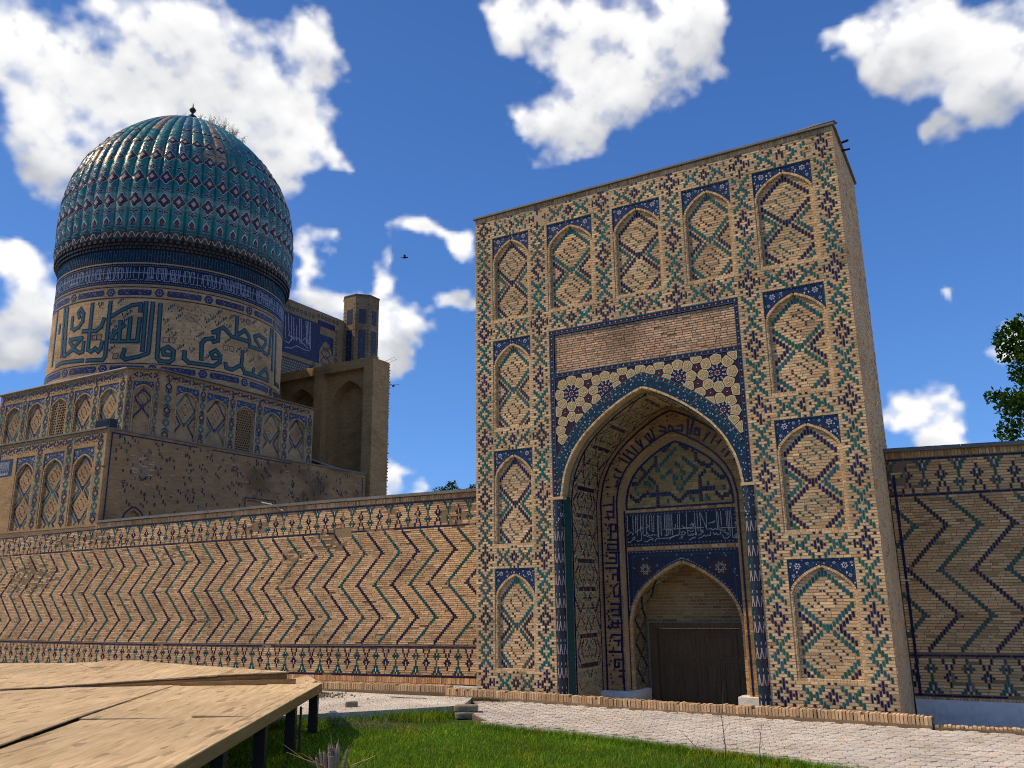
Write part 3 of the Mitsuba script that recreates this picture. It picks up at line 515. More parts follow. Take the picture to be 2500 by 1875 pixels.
def dam_top(u, v):
    return 0.9 * max(0.0, 1 - math.hypot((u - 2.1) / 0.32, (v - 12.9) / 0.33)) + 0.6 * max(0.0, 1 - math.hypot((u - 4.3) / 0.16, (v - 12.9) / 0.5)) + (0.05 if v > 12.6 else 0.012)
lay(plain, glz, Pf, rows, free_front, cells, jit=0.0026, damage=dam_top)
# soldier course under the cap
solid = [(x, x + 0.064, Z0 + 202 * c + 0.004, H - 0.004, 0.0, 0.003, *(tone(BASE * 0.85))) for x in np.arange(0.003, W - 0.06, 0.0665)]
plain.add(Pf, solid)
for i, (a, b, r) in enumerate(niches):
    nk = numbered(f'{portal}__niche'); z0 = Z0 + r * c; zt = z0 + 39 * c; xm = (a + b) / 2; w = b - a
    dep = 0.105
    zs, za = z0 + 28.6 * c, zt - 1.7 * c
    hs = w / 2 - 0.012
    rimw = 0.052
    Pn = plane((0, dep, 0), (1, 0, 0), (0, -1, 0))
    top = lambda v: niche_half(hs - rimw, zs, za - rimw * 1.3, v)
    mc, dc, sc = ('N', 'T', 'T') if (i + (i // 2 if i < 6 else 0)) % 2 == 0 else ('T', 'M', 'N')
    if i < 6: mc, dc, sc = (('T', 'M', 'N') if ROWN.index(r) in (0, 2) else ('N', 'T', 'T'))
    else: mc, dc, sc = (('N', 'T', 'T') if (i - 6) % 2 == 0 else ('T', 'M', 'N'))
    nc = niche_cells(xm, w - 0.10, z0, c, 38, mc, dc, sc, top)
    lay(plain, glz, Pn, [(z0 + k * c, z0 + (k + 1) * c) for k in range(39)], lambda v: ([[xm - top(v), xm + top(v)]] if top(v) > 0.03 else []), nc, jit=0.0026)
    pt = Paint()
    arch_rim(pt, Pf, niche_pts(hs - rimw, zs, za - rimw * 1.3, xm, foot=z0 + 0.01), rimw, -dep - 0.01, -0.028, 112)
    # sill and jamb headers on the face
    for zz in np.arange(z0, zt, 0.0665):
        for x in (a - 0.001, b - 0.047):
            Q = np.array([[x, zz + .004], [x + .046, zz + .004], [x + .046, zz + .062], [x, zz + .062]])
            V = np.concatenate([Pf(Q[:, 0], Q[:, 1], np.full(4, -dep)), Pf(Q[:, 0], Q[:, 1], np.full(4, -0.018 + rng.normal(0, .002)))])
            if zz < zs: pt.m.append(tm(V, FACES)); pt.c.append(np.tile(tone(BASE), (8, 1)))
    for x in np.arange(a, b - 0.03, 0.0665):
        Q = np.array([[x + .003, z0 - .002], [x + .063, z0 - .002], [x + .063, z0 + .05], [x + .003, z0 + .05]])
        V = np.concatenate([Pf(Q[:, 0], Q[:, 1], np.full(4, -dep)), Pf(Q[:, 0], Q[:, 1], np.full(4, -0.012 + rng.normal(0, .002)))])
        pt.m.append(tm(V, FACES)); pt.c.append(np.tile(tone(BASE), (8, 1)))
    pt.build('rim', nk, 'm_brick')
    spandrel(nk, Pf, xm, w / 2, zs, za, zt, -0.034, hs, seed=i + 3)
# ---- blank brick panel and blue frame
Pb = plane((0, 0.055, 0), (1, 0, 0), (0, -1, 0))
obj('panel_mortar', slab_xz(sbox(2.45, 8.2, 7.40, 9.33), 0.069, 0.0815), 'm_mortar_old', portal)
prow = [(8.24 + k * 0.0625, 8.24 + (k + 1) * 0.0625) for k in range(17)]
lay(plain, glz, Pb, prow, lambda v: [[2.48, 7.37]], [], blen=0.185, jit=0.003, gap=0.0075, base=np.array([0.52, 0.365, 0.24]), damage=lambda u, v: 0.02)
def strip(pt, P, a, b, w, h, step, base=(0.018, 0.010, 0.030)):
    a, b = np.array(a, float), np.array(b, float); L = np.linalg.norm(b - a); d = (b - a) / L; s = np.array([-d[1], d[0]])
    pt.add(bar(P, [a + d * w * 0.35, b - d * w * 0.35], w, -0.06, h), base)
    for sg in (-1, 1): pt.add(bar(P, [a + s * sg * w * 0.40, b + s * sg * w * 0.40], w * 0.14, h - 0.01, h + 0.004), (0.014, 0.10, 0.16) if sg > 0 else (0.05, 0.12, 0.2))
    n = int(L / step)
    for k in range(n):
        p = a + d * (k + 0.5) * L / n
        pt.add(plate(P, ngon(p, w * 0.17, 4), h - 0.01, h + 0.005), WHITE); pt.add(plate(P, ngon(p, w * 0.085, 4), h, h + 0.008), NAVY)
        q = a + d * (k + 1.0) * L / n
        if k < n - 1: pt.add(plate(P, ngon(q, w * 0.2, 6), h - 0.01, h + 0.003), REDB)
pt = Paint()
strip(pt, Pf, (2.41, 4.97), (2.41, 9.30), 0.13, -0.012, 0.155)
strip(pt, Pf, (7.425, 4.97), (7.425, 9.30), 0.11, -0.012, 0.155)
strip(pt, Pf, (2.345, 9.37), (7.48, 9.37), 0.13, -0.010, 0.155)
strip(pt, Pf, (2.478, 8.175), (7.368, 8.175), 0.115, -0.014, 0.155)
pt.build('blue_tile_frame', portal, text='dark blue tile strip with white diamonds framing the arch')
# ---- star and hexagon mosaic in the arch corners
out_ring = []
OZ = np.array([4.98, 5.4, 5.7, 5.95, 6.2, 6.56, 6.9, 7.14, 7.4, 7.64, 7.8, 7.93]); OX = np.array([2.47, 2.47, 2.47, 2.44, 2.30, 2.05, 1.77, 1.48, 1.10, .70, .36, 0.0])
mirror_x = lambda z: np.interp(z, OZ, OX)
def outer_pts(off=0.0):
    L = [(CX - x - off * 0.6, z + off) for x, z in zip(OX, OZ)]; return np.array(L + [(2 * CX - x, z) for x, z in L[::-1][1:]])
op = outer_pts()
span_g = sbox(2.48, 4.98, 7.36, 8.115).difference(Polygon(np.vstack([[(CX - 2.6, 4.9)], op, [(CX + 2.6, 4.9)]])).buffer(0.0))
star = numbered(f'{portal}__star_mosaic')
pt = Paint()
for p in polys(span_g):
    m = trimesh.creation.extrude_polygon(p, 0.05, engine='earcut'); v = m.vertices
    pt.add(tm(Pf(v[:, 0], v[:, 1], -0.075 + v[:, 2]), m.faces), (0.030, 0.013, 0.022))
pt.build('ground_tiles', star)
clip = span_g.buffer(-0.008)
for cx_, cz_ in HEX:
    s = min(STAR8, key=lambda q: math.hypot(q[0] - cx_, q[1] - cz_)); a0 = math.atan2(s[1] - cz_, s[0] - cx_)
    cell = Point(cx_, cz_).buffer(0.185, 3)
    for ox, oz in [q for q in HEX + STAR8 + STAR5 if 0.01 < math.hypot(q[0] - cx_, q[1] - cz_) < 0.6]:
        dd = np.array([ox - cx_, oz - cz_]); L_ = np.hypot(*dd); dd /= L_; far = L_ * (0.5 if [ox, oz] in HEX else 0.40 if [ox, oz] in STAR8 else 0.56); m_ = np.array([cx_, cz_]) + dd * far; n_ = np.array([-dd[1], dd[0]])
        cell = cell.intersection(Polygon([m_ - n_ * 2, m_ + n_ * 2, m_ + n_ * 2 - dd * 4, m_ - n_ * 2 - dd * 4]))
    cell = cell.buffer(-0.010).intersection(Polygon(ngon((cx_, cz_), 0.158, 6, a0)))
    ring = ngon((cx_, cz_), 0.138, 6, a0); ring[0] += 0.012 * np.array([math.cos(a0), math.sin(a0)])
    for p in polys(cell.intersection(clip)):
        pt = Paint(); q = np.array(p.exterior.coords)[:-1]
        if p.exterior.is_ccw is False: q = q[::-1]
        pt.add(plate(Pf, q, -0.05, -0.012), CREAM)
        i2 = p.buffer(-0.022)
        if isinstance(i2, Polygon) and i2.area > 0.002:
            r2 = np.array(i2.exterior.coords)[:-1]; r2 = r2[::-1] if not i2.exterior.is_ccw else r2
            pt.add(plate(Pf, r2, -0.02, -0.009), (0.40, 0.29, 0.12))
            for k in range(9):
                t = rng.random() * 6.3; rr = rng.uniform(0.02, 0.085); x, z = cx_ + rr * math.cos(t), cz_ + rr * math.sin(t)
                if i2.buffer(-0.02).contains(Point(x, z)): pt.add(bar(Pf, [(x, z), (x + .02 * math.cos(t * 3), z + .02 * math.sin(t * 3)), (x + .03 * math.cos(t * 3 + 1), z + .03 * math.sin(t * 3 + 1))], 0.013, -0.012, -0.002), (0.60, 0.50, 0.29))
        pt.build('hexagon_tile', star)
for k, L in ((8, STAR8), (5, STAR5)):
    for cx_, cz_ in L:
        R_ = 0.30 if k == 8 else 0.175
        g = Polygon(star_ring((cx_, cz_), R_ * 0.5, R_, k if k == 5 else 10, 0.3)).intersection(clip)
        for p in polys(g):
            pt = Paint(); q = np.array(p.exterior.coords)[:-1]; q = q if p.exterior.is_ccw else q[::-1]
            pt.add(plate(Pf, q, -0.05, -0.016, None if p.distance(Point(cx_, cz_)) > 0 else (cx_, cz_)), (0.016, 0.016, 0.045) if k == 8 else (0.055, 0.018, 0.022))
            if k == 8:
                for j in range(10):
                    t = 0.3 + j * math.pi / 5; x, z = cx_ + 0.17 * math.cos(t), cz_ + 0.17 * math.sin(t)
                    if clip.buffer(-0.03).contains(Point(x, z)) and j % 1 == 0:
                        e = ngon((0, 0), 1, 8); e = np.stack([x + .05 * e[:, 0] * math.cos(t) - .02 * e[:, 1] * math.sin(t), z + .05 * e[:, 0] * math.sin(t) + .02 * e[:, 1] * math.cos(t)], 1)
                        pt.add(plate(Pf, e, -0.02, -0.012), WHITE); pt.add(plate(Pf, (e - [x, z]) * 0.55 + [x, z], -0.014, -0.009), NAVY)
                if clip.contains(Point(cx_, cz_)): pt.add(plate(Pf, star_ring((cx_, cz_), 0.06, 0.115, 10, 0.3 + math.pi / 10), -0.02, -0.010), (0.085, 0.022, 0.03))
            if clip.buffer(-0.03).contains(Point(cx_, cz_)):
                for t in np.arange(0, 6.2, 6.283 / (7 if k == 8 else 1)):
                    pt.add(plate(Pf, ngon((cx_ + (0.06 if k == 8 else 0) * math.cos(t), cz_ + (0.06 if k == 8 else 0) * math.sin(t)), 0.014, 5), -0.012, -0.004), WHITE)
            pt.build('star_tile', star)
# ---- glazed border of the great arch
pt = Paint()
ip = arch_pts(2.32, 4.92, 7.51, CX); ipo = arch_pts(2.365, 4.92, 7.57, CX)
band = Polygon(np.vstack([op, ipo[::-1]])).buffer(0)
band = band.intersection(sbox(2.36, 4.93, 7.48, 8.1))
for p in polys(band):
    m = trimesh.creation.extrude_polygon(p, 0.07, engine='earcut'); v = m.vertices
    pt.add(tm(Pf(v[:, 0], v[:, 1], -0.075 + v[:, 2]), m.faces), (0.008, 0.030, 0.060))
def offs(ring, d):
    ring = np.array(ring); t = np.gradient(ring, axis=0); q = np.stack([t[:, 1], -t[:, 0]], 1); q /= np.linalg.norm(q, axis=1)[:, None] + 1e-9; return ring + q * d
dense = lambda r, n: np.stack([np.interp(np.linspace(0, 1, n), np.linspace(0, 1, len(r)), r[:, k]) for k in (0, 1)], 1)
for d, w, cl in ((0.012, 0.016, (0.03, 0.16, 0.19)), (0.098, 0.016, (0.02, 0.15, 0.16))):
    q = offs(op[3:-3], d); pt.add(bar(Pf, q, w, -0.02, 0.001), cl)
q = offs(op[3:-3], 0.055); pt.add(bar(Pf, q, 0.062, -0.02, -0.002), (0.028, 0.009, 0.022))
L = np.concatenate([[0], np.cumsum(np.linalg.norm(np.diff(q, axis=0), axis=1))])
for k, s in enumerate(np.arange(0.05, L[-1] - 0.03, 0.078)):
    p = (np.interp(s, L, q[:, 0]), np.interp(s, L, q[:, 1]))
    if k % 2 == 0: pt.add(plate(Pf, ngon(p, 0.023, 4), -0.01, 0.004), WHITE); pt.add(plate(Pf, ngon(p, 0.011, 4), 0, 0.007), NAVY)
    else: pt.add(plate(Pf, ngon(p, 0.026, 6), -0.01, 0.002), REDB)
fl = band.buffer(-0.025)
opl = Polygon(np.vstack([op, [(CX + 2.6, 4.9), (CX - 2.6, 4.9)]])).buffer(0).buffer(-0.12)
fl = fl.intersection(opl.union(sbox(2.36, 4.9, 2.8, 5.9)).union(sbox(7.0, 4.9, 7.5, 5.9)))
r_ = np.random.default_rng(5); spots = []
for _ in range(5200):
    x, z = r_.uniform(2.36, 7.48), r_.uniform(4.95, 7.9)
    q = [0.034, 0.026, 0.018, 0.013][r_.integers(4)]
    if not fl.contains(Point(x, z)) or any(math.hypot(x - a, z - b) < q + e + 0.016 for a, b, e in spots): continue
    spots.append((x, z, q))
    k = r_.random()
    if q > 0.03 and k < 0.35:
        for t in range(4): pt.add(plate(Pf, ngon((x + .022 * math.cos(t * 1.571 + k * 9), z + .022 * math.sin(t * 1.571 + k * 9)), 0.013, 5), -0.008, 0.003), ORANGE if k < .22 else REDB)
    elif q > 0.02: flower(pt, Pf, (x, z), q * 0.85, -0.004, WHITE if k < 0.75 else (0.25, 0.45, 0.5), NAVY)
    else: pt.add(plate(Pf, ngon((x, z), q, 5, k * 6, 0.8), -0.01, 0.002), [WHITE, (0.02, 0.2, 0.2), (0.02, 0.2, 0.2), (0.03, 0.13, 0.05)][r_.integers(4)])
pt.build('arch_border_tiles', portal, text='teal and blue floral tile border of the great arch')
pt = Paint()
arch_rim(pt, Pf, ip, 0.05, -0.10, 0.006, 150, BASE * 1.08)
pt.build('arch_edge_bricks', portal, 'm_brick')

# ---- corner columns with their teal side strips
for sg in (-1, 1):
    xc_ = CX + sg * 2.44; yc_ = 0.04; R_ = 0.118
    col = numbered(f'{portal}__column'); pt = Paint()
    Pc = lambda u, v, h: np.stack([xc_ + (R_ + np.asarray(h)) * np.cos(u), yc_ + (R_ + np.asarray(h)) * np.sin(u), np.asarray(v) + 0 * np.asarray(u)], -1)
    Pcm = lambda u, v, h: Pc(np.asarray(u) / R_, v, h)
    obj('shaft', lathe([(R_, -0.5), (R_, 4.87)], (xc_, yc_), 28), 'm_column', col, smooth=True)
    cap = [(R_ + .012, 4.19), (R_ + .03, 4.22), (R_ + .012, 4.25), (R_ + .012, 4.84), (R_ + .022, 4.87)]
    obj('capital', lathe(cap, (xc_, yc_), 28), 'm_column', col, smooth=40)
    for j in range(7):
        base = -math.pi + j * 2 * math.pi / 7
        for k in range(-1, 9):
            z = 0.02 + k * 0.55 - 0.1
            tw = 0.0
            s_ = 0.25
            if z > -0.2:
                for q in (-1, 1):
                    pts = [(base + q * 0.04, z + .30), (base + q * 0.06, z + .24), (base + q * 0.22, z + .14), (base + q * 0.30, z + .08)]
                    pt.add(bar(Pcm, [(x_ * R_, y_) for x_, y_ in pts], 0.017, -0.01, 0.006), (0.40, 0.35, 0.34))
                pt.add(plate(Pc, ngon((base, z + .40), 0.04, 6, 0, 1.6), -0.01, 0.007), (0.55, 0.5, 0.47))
                pt.add(plate(Pc, ngon((base, z + .08), 0.045, 6, 0, 2), -0.01, 0.006), REDB)
                for t in range(5):
                    pt.add(plate(Pc, ngon((base + rng.uniform(-.35, .35), z + rng.uniform(-.18, .38)), 0.020, 5, rng.random(), 2.5), -0.01, 0.004), [(0.02, 0.16, 0.2), (0.03, 0.12, 0.05), REDB, ORANGE, (0.05, 0.05, 0.2)][t])
        for t in range(12):
            pt.add(plate(Pc, ngon((base + rng.uniform(-.35, .35), rng.uniform(4.28, 4.80)), rng.uniform(.012, .024), 6, 0, 4), 0.0, 0.017), [WHITE, WHITE, (0.02, 0.16, 0.2), ORANGE][t % 4])
    pt.build('glazed_ornament', col)
    x0 = CX + sg * 2.30
    pt = Paint(); sx = (2.60, 2.70) if sg < 0 else (7.14, 7.24)
    Pt = plane((2.60, 0.10, 0), (0.45, 0.89, 0), (0.89, -0.45, 0)) if sg < 0 else plane((7.24, 0.10, 0), (-0.45, 0.89, 0), (-0.89, -0.45, 0))
    m = cat_(bar(Pt, [(0.10, -0.45), (0.10, 4.88)], 0.24, -0.10, 0.0)); pt.add(m, (0.006, 0.060, 0.062))
    for z in np.arange(0.0, 4.8, 0.31): pt.add(bar(Pt, [(0.0, z), (0.2, z)], 0.007, -0.02, 0.003), (0.01, 0.09, 0.09))
    pt.build('teal_strip', portal)
    obj('column_band', bx(xc_ - .16, xc_ + .16, -0.02, 0.2, 4.885, 4.955), 'm_brick', portal, color=np.tile(BASE, (8, 1)))
# ---- inside of the great arch: patterned jamb and vault, left and right halves
JD = [AZ * (7.43 - 4.92) + 4.92, AX * 2.23]
def vault(sg):
    zz = np.concatenate([[-0.45], np.linspace(4.92, 7.42, 60)]); xx = np.array([2.235 if z <= 4.92 else np.interp(z, JD[0], JD[1]) for z in zz])
    s = np.concatenate([[0], np.cumsum(np.hypot(np.diff(xx), np.diff(zz)))])
    def P(u, v, h):
        u, v, h = np.broadcast_arrays(np.asarray(u, float), np.asarray(v, float), np.asarray(h, float))
        x, z = np.interp(v, s, xx), np.interp(v, s, zz); e = 0.02
        dx, dz = np.interp(v + e, s, xx) - np.interp(v - e, s, xx), np.interp(v + e, s, zz) - np.interp(v - e, s, zz)
        L = np.hypot(dx, dz) + 1e-9; nx, nz = -dz / L, dx / L
        return np.stack([CX + sg * (x + nx * h), u, z + nz * h], -1)
    return P, s[-1]
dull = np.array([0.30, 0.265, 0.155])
def jamb_cells(L, u0, u1):
    u = (u1 - u0) / 27; out = []
    def put(d, r0, r1, k):
        v0, v1 = 0.50 + r0 * c, 0.50 + (r1 + 1) * c
        if v0 > 0 and v1 < L: out.append((u0 + (13 + d) * u, u0 + (14 + d) * u, v0, v1, k))
    for j in range(7):
        m = 16 + 29 * j
        for d in range(-9, 10):
            for q in (5, -6): put(d, m + q, m + q + 1, 'N')
        for k in range(4):
            for sg in (-1, 1):
                put(sg * (9 + k), m + 3 - k, m + 4 - k, 'N'); put(sg * (9 + k), m - 5 + k, m - 4 + k, 'N')
        for sg in (-1, 1): put(sg * 12, m - 1, m, 'N')
        for r in range(-4, 5): 
            if r % 2 == 0: put(-4, m + r, m + r, 'N'); put(4, m + r, m + r, 'N')
        for k in range(5, 24, 2): put(-4, m + 3 + k, m + 3 + k, 'N'); put(4, m + 3 + k, m + 3 + k, 'N')
        x = m + 14
        for k in range(0, 7):
            for sg in (-1, 1):
                for q in (-1, 1):
                    put(sg * 8 + q * k, x + k, x + k + 1, 'N') if abs(sg * 8 + q * k) <= 13 else None
                    put(sg * 8 + q * k, x - k - 1, x - k, 'N') if k and abs(sg * 8 + q * k) <= 13 else None
        for k in range(3):
            for sg in (-1, 1): put(sg * k, x + 2 - k, x + 3 - k, 'T'); put(sg * k, x - 3 + k, x - 2 + k, 'T')
        for sg in (-1, 1):
            for q in (-1, 1):
                for a_, b_ in ((7, 2), (6, 3), (8, 1), (2, 3), (3, 2), (6, 8), (5, 9), (7, 9), (12, 8), (11, 9), (2, 9), (3, 8), (1, 10), (11, 13), (12, 12), (10, 14), (4, 12), (3, 13), (5, 13), (12, 5), (11, 6)):
                    put(sg * a_, m + q * b_, m + q * b_ + (1 if (a_ + b_) % 2 else 0), 'T' if (a_ + b_) % 3 else 'N')
        for k in (0, 1): put(0, m + 1, m + 2, 'T'); put(-1, m, m + 1, 'T'); put(1, m, m + 1, 'T'); put(0, m - 2, m - 1, 'T')
    seen, res = set(), []
    for cl in out:
        ks = [(round(cl[0] * 300), round((cl[2] - 0.5) / c) + t) for t in range(int(round((cl[3] - cl[2]) / c)))]
        if any(k in seen for k in ks): continue
        seen.update(ks); res.append(cl)
    return res
for sg in (-1, 1):
    Pv, L = vault(sg)
    vrow = [(k * c, (k + 1) * c) for k in range(int(L / c))]
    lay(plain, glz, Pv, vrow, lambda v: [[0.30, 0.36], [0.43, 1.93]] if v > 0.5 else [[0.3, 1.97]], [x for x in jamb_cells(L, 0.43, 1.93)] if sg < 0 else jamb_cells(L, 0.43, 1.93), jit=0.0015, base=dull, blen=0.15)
    pt = Paint()
    for uu in (0.395, 1.955):
        vv = np.linspace(0.5, L - 0.01, 70); pt.add(bar(Pv, np.stack([np.full(70, uu), vv], 1), 0.045, -0.03, 0.004), NAVY)
    pt.build('navy_edge_line', portal)
# ---- kufic band on the second reveal
Pk = plane((0, 2.0, 0), (1, 0, 0), (0, -1, 0))
pt = Paint()
kb = hole2.buffer(-0.01).difference(k_in)
kb = kb.intersection(sbox(0, -0.5, 10, 9))
def free_poly(g):
    def f(v):
        s = g.intersection(sbox(-99, v - 0.001, 99, v + 0.001)); out = []
        for p in getattr(s, 'geoms', [s]):
            if not p.is_empty and p.area > 0: b = p.bounds; out.append([b[0], b[2]])
        return out
    return f
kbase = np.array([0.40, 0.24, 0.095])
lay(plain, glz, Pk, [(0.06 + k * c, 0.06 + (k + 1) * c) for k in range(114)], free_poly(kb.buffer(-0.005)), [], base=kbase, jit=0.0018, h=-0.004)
for hs, za, sh in ((2.13, 7.30, -1), (1.66, 6.74, 1)):
    pts = arch_pts(hs, 4.92, za, CX, foot=0.1); pt.add(bar(Pk, dense(pts, 90), 0.045, -0.03, 0.006), NAVY)
for s in KUFIC:
    p = np.array(s).reshape(-1, 2); pt.add(bar(Pk, p, 0.052, -0.03, 0.005), NAVY2 if rng.random() < 0.6 else NAVY)
for _ in range(150):
    z = rng.uniform(0.2, 7.2); hh = arch_half(2.06, 4.92, 7.24, z); hi = arch_half(1.9, 4.92, 7.02, z)
    if hh - hi > 0.02:
        x = CX + rng.choice([-1, 1]) * rng.uniform(hi, hh)
        pt.add(plate(Pk, ngon((x, z), 0.03, 4, math.pi / 4), -0.03, 0.005), NAVY)
pt.build('kufic_lettering', portal, kind='stuff', text='angular kufic letters in dark glazed brick round the inner arch')
# ---- back wall: patterned tympanum, inscription panel, tile over the door arch
Pt_ = plane((0, 2.25, 0), (1, 0, 0), (0, -1, 0))
tymp = Polygon(arch_pts(1.50, 4.92, 6.52, CX, foot=4.74))
gu, gv = 0.070, 0.066
used, tc = {}, []
for strokes, code in ((TYMP_N, 'N'), (TYMP_T, 'T')):
    for s in strokes:
        p = np.array(s).reshape(-1, 2)
        for a, b in zip(p[:-1], p[1:]):
            if abs(b[0] - a[0]) < 0.35 * abs(b[1] - a[1]):
                for z in np.arange(min(a[1], b[1]), max(a[1], b[1]), gv):
                    i, j = round(((a[0] + b[0]) / 2 - CX) / gu), round((z - 4.8) / gv)
                    if (i, j) not in used: used[(i, j)] = 1; tc.append((CX + (i - .7) * gu, CX + (i + .7) * gu, 4.8 + (j - .5) * gv, 4.8 + (j + .5) * gv, code))
                continue
            lo, hi = sorted((round((a[0] - CX) / gu), round((b[0] - CX) / gu)))
            for i in range(lo, hi + 1):
                t = (CX + i * gu - a[0]) / (b[0] - a[0]); j = round((a[1] + (b[1] - a[1]) * min(1, max(0, t)) - 4.8) / gv)
                if (i, j) in used or (i, j + 1) in used: continue
                used[(i, j)] = used[(i, j + 1)] = 1; tc.append((CX + (i - .5) * gu, CX + (i + .5) * gu, 4.8 + (j - .5) * gv, 4.8 + (j + 1.5) * gv, code))
tc = [x for x in tc if tymp.buffer(-0.05).contains(Point((x[0] + x[1]) / 2, (x[2] + x[3]) / 2))]
lay(plain, glz, Pt_, [(4.8 - .5 * gv + k * gv, 4.8 + .5 * gv + k * gv) for k in range(27)], free_poly(tymp.buffer(-0.06)), tc, base=np.array([0.40, 0.30, 0.13]), blen=0.17, ggap=0.006)
pt = Paint()
pt.add(bar(Pt_, dense(arch_pts(1.475, 4.92, 6.49, CX, foot=4.76), 60), 0.05, -0.05, 0.004), NAVY); pt.add(bar(Pt_, [(CX - 1.47, 4.745), (CX + 1.47, 4.745)], 0.05, -0.05, 0.006), NAVY)
for x in (CX - 1.545, CX + 1.545): pt.add(bar(Pt_, [(x, 0.1), (x, 4.7)], 0.035, -0.05, 0.004), NAVY)
pt.build('navy_edge_line', portal)
pt = Paint()
for za, zb in ((4.655, 4.72), (3.645, 3.725)):
    for x in np.arange(CX - 1.5, CX + 1.48, 0.21): pt.add(cat_(bar(Pt_, [(x + .04, (za + zb) / 2), (x + .165, (za + zb) / 2)], zb - za, -0.05, 0.02)), tone(BASE * [1.0, .86, .72]))
pt.build('brick_fillet', portal, 'm_brick')
ins = numbered(f'{portal}__inscription_panel')
pt = Paint()
pt.add(bar(Pt_, [(CX - 1.2, 4.19), (CX + 1.2, 4.19)], 0.90, -0.06, -0.012), (0.006, 0.011, 0.026))
for z in (3.79, 4.59): 
    pt.add(bar(Pt_, [(CX - 1.48, z), (CX + 1.48, z)], 0.07, -0.04, -0.008), (0.010, 0.014, 0.040))
    for x in np.arange(CX - 1.47, CX + 1.48, 0.0985): pt.add(plate(Pt_, ngon((x, z), 0.017, 4), -0.02, 0.0), (0.40, 0.42, 0.42))
for x in (CX - 1.48, CX + 1.48):
    for z in np.arange(3.86, 4.55, 0.0985): pt.add(plate(Pt_, ngon((x, z), 0.017, 4), -0.02, 0.0), (0.40, 0.42, 0.42))
r_ = np.random.default_rng(8)
for _ in range(150):
    x, z, t = r_.uniform(CX - 1.4, CX + 1.4), r_.uniform(3.85, 4.52), r_.random() * 6
    pts = [(x + .05 * math.cos(t + q), z + .05 * math.sin(t + q)) for q in (0, .8, 1.6, 2.4)]
    pt.add(bar(Pt_, pts, 0.010, -0.02, -0.009), [(0.012, 0.04, 0.045), (0.015, 0.03, 0.055), (0.025, 0.022, 0.02)][r_.integers(3)])
pt.build('tile_ground', ins)
pt = Paint()
for s in INSCR: pt.add(bar(Pt_, np.array(s).reshape(-1, 2), 0.0155, -0.02, 0.003), (0.46, 0.47, 0.46))
pt.build('thuluth_lettering', ins, text='white cursive inscription with tall upright strokes')
dsp = sbox(CX - 1.5, 1.75, CX + 1.5, 3.62).difference(Polygon(arch_pts(1.50, 1.75, 3.33, CX, foot=1.0)).buffer(0.0))
pt = Paint()
for p in polys(dsp):
    m = trimesh.creation.extrude_polygon(p, 0.05, engine='earcut'); v = m.vertices
    pt.add(tm(Pt_(v[:, 0], v[:, 1], -0.06 + v[:, 2]), m.faces), (0.014, 0.017, 0.042))
ring = dense(arch_pts(1.56, 1.75, 3.40, CX), 60); pt.add(bar(Pt_, ring, 0.035, -0.03, -0.004), (0.012, 0.04, 0.09))
for k in range(0, 60, 1):
    if dsp.contains(Point(*ring[k])): pt.add(plate(Pt_, ngon(ring[k], 0.016, 4), -0.02, 0.0), (0.42, 0.44, 0.44))
for x in np.arange(CX - 1.45, CX + 1.48, 0.0985): pt.add(plate(Pt_, ngon((x, 3.585), 0.017, 4), -0.02, -0.002), (0.4, 0.42, 0.42))
pt.add(bar(Pt_, [(CX - 1.38, 2.3), (CX - 1.38, 3.50), (CX + 1.38, 3.50), (CX + 1.38, 2.3)], 0.014, -0.03, -0.004), (0.012, 0.09, 0.13))
for sg in (-1, 1):
    o = (CX + sg * 1.02, 3.14)
    pt.add(plate(Pt_, ngon(o, 0.23, 16), -0.03, -0.007), (0.050, 0.018, 0.014))
    for j in range(8):
        t = j * math.pi / 4 + .39; d = np.array([math.cos(t), math.sin(t)]); s = np.array([-d[1], d[0]])
        pt.add(bar(Pt_, [o + d * 0.05, o + d * 0.09 + s * .03, o + d * .15, o + d * .09 - s * .03, o + d * 0.05], 0.011, -0.02, -0.001), (0.5, 0.48, 0.42))
r_ = np.random.default_rng(9); ok = dsp.buffer(-0.05)
for _ in range(900):
    x, z = r_.uniform(CX - 1.45, CX + 1.45), r_.uniform(1.9, 3.52)
    if not ok.contains(Point(x, z)) or abs(z - 3.14) < .25 and abs(abs(x - CX) - 1.02) < .25: continue
    k = r_.random()
    if k < 0.10: flower(pt, Pt_, (x, z), r_.uniform(.02, .034), -0.006, (0.45, 0.47, 0.47))
    else:
        t = r_.random() * 6; pts = [(x + .06 * math.cos(t + q), z + .06 * math.sin(t + q)) for q in (0, .8, 1.6)]
        pt.add(bar(Pt_, pts, 0.011, -0.02, -0.006 + .001 * k), [(0.015, 0.07, 0.10), (0.05, 0.016, 0.014), (0.015, 0.05, 0.03), (0.02, 0.03, 0.10)][r_.integers(4)])
pt.build('door_arch_tiles', portal, text='dark floral tile over the door arch with two pale rosettes')
pt = Paint(); arch_rim(pt, Pt_, arch_pts(1.455, 1.75, 3.27, CX, foot=-0.4), 0.075, -0.06, 0.03, 120, BASE * [1.0, .86, .7])
pt.build('door_arch_edge_bricks', portal, 'm_brick')
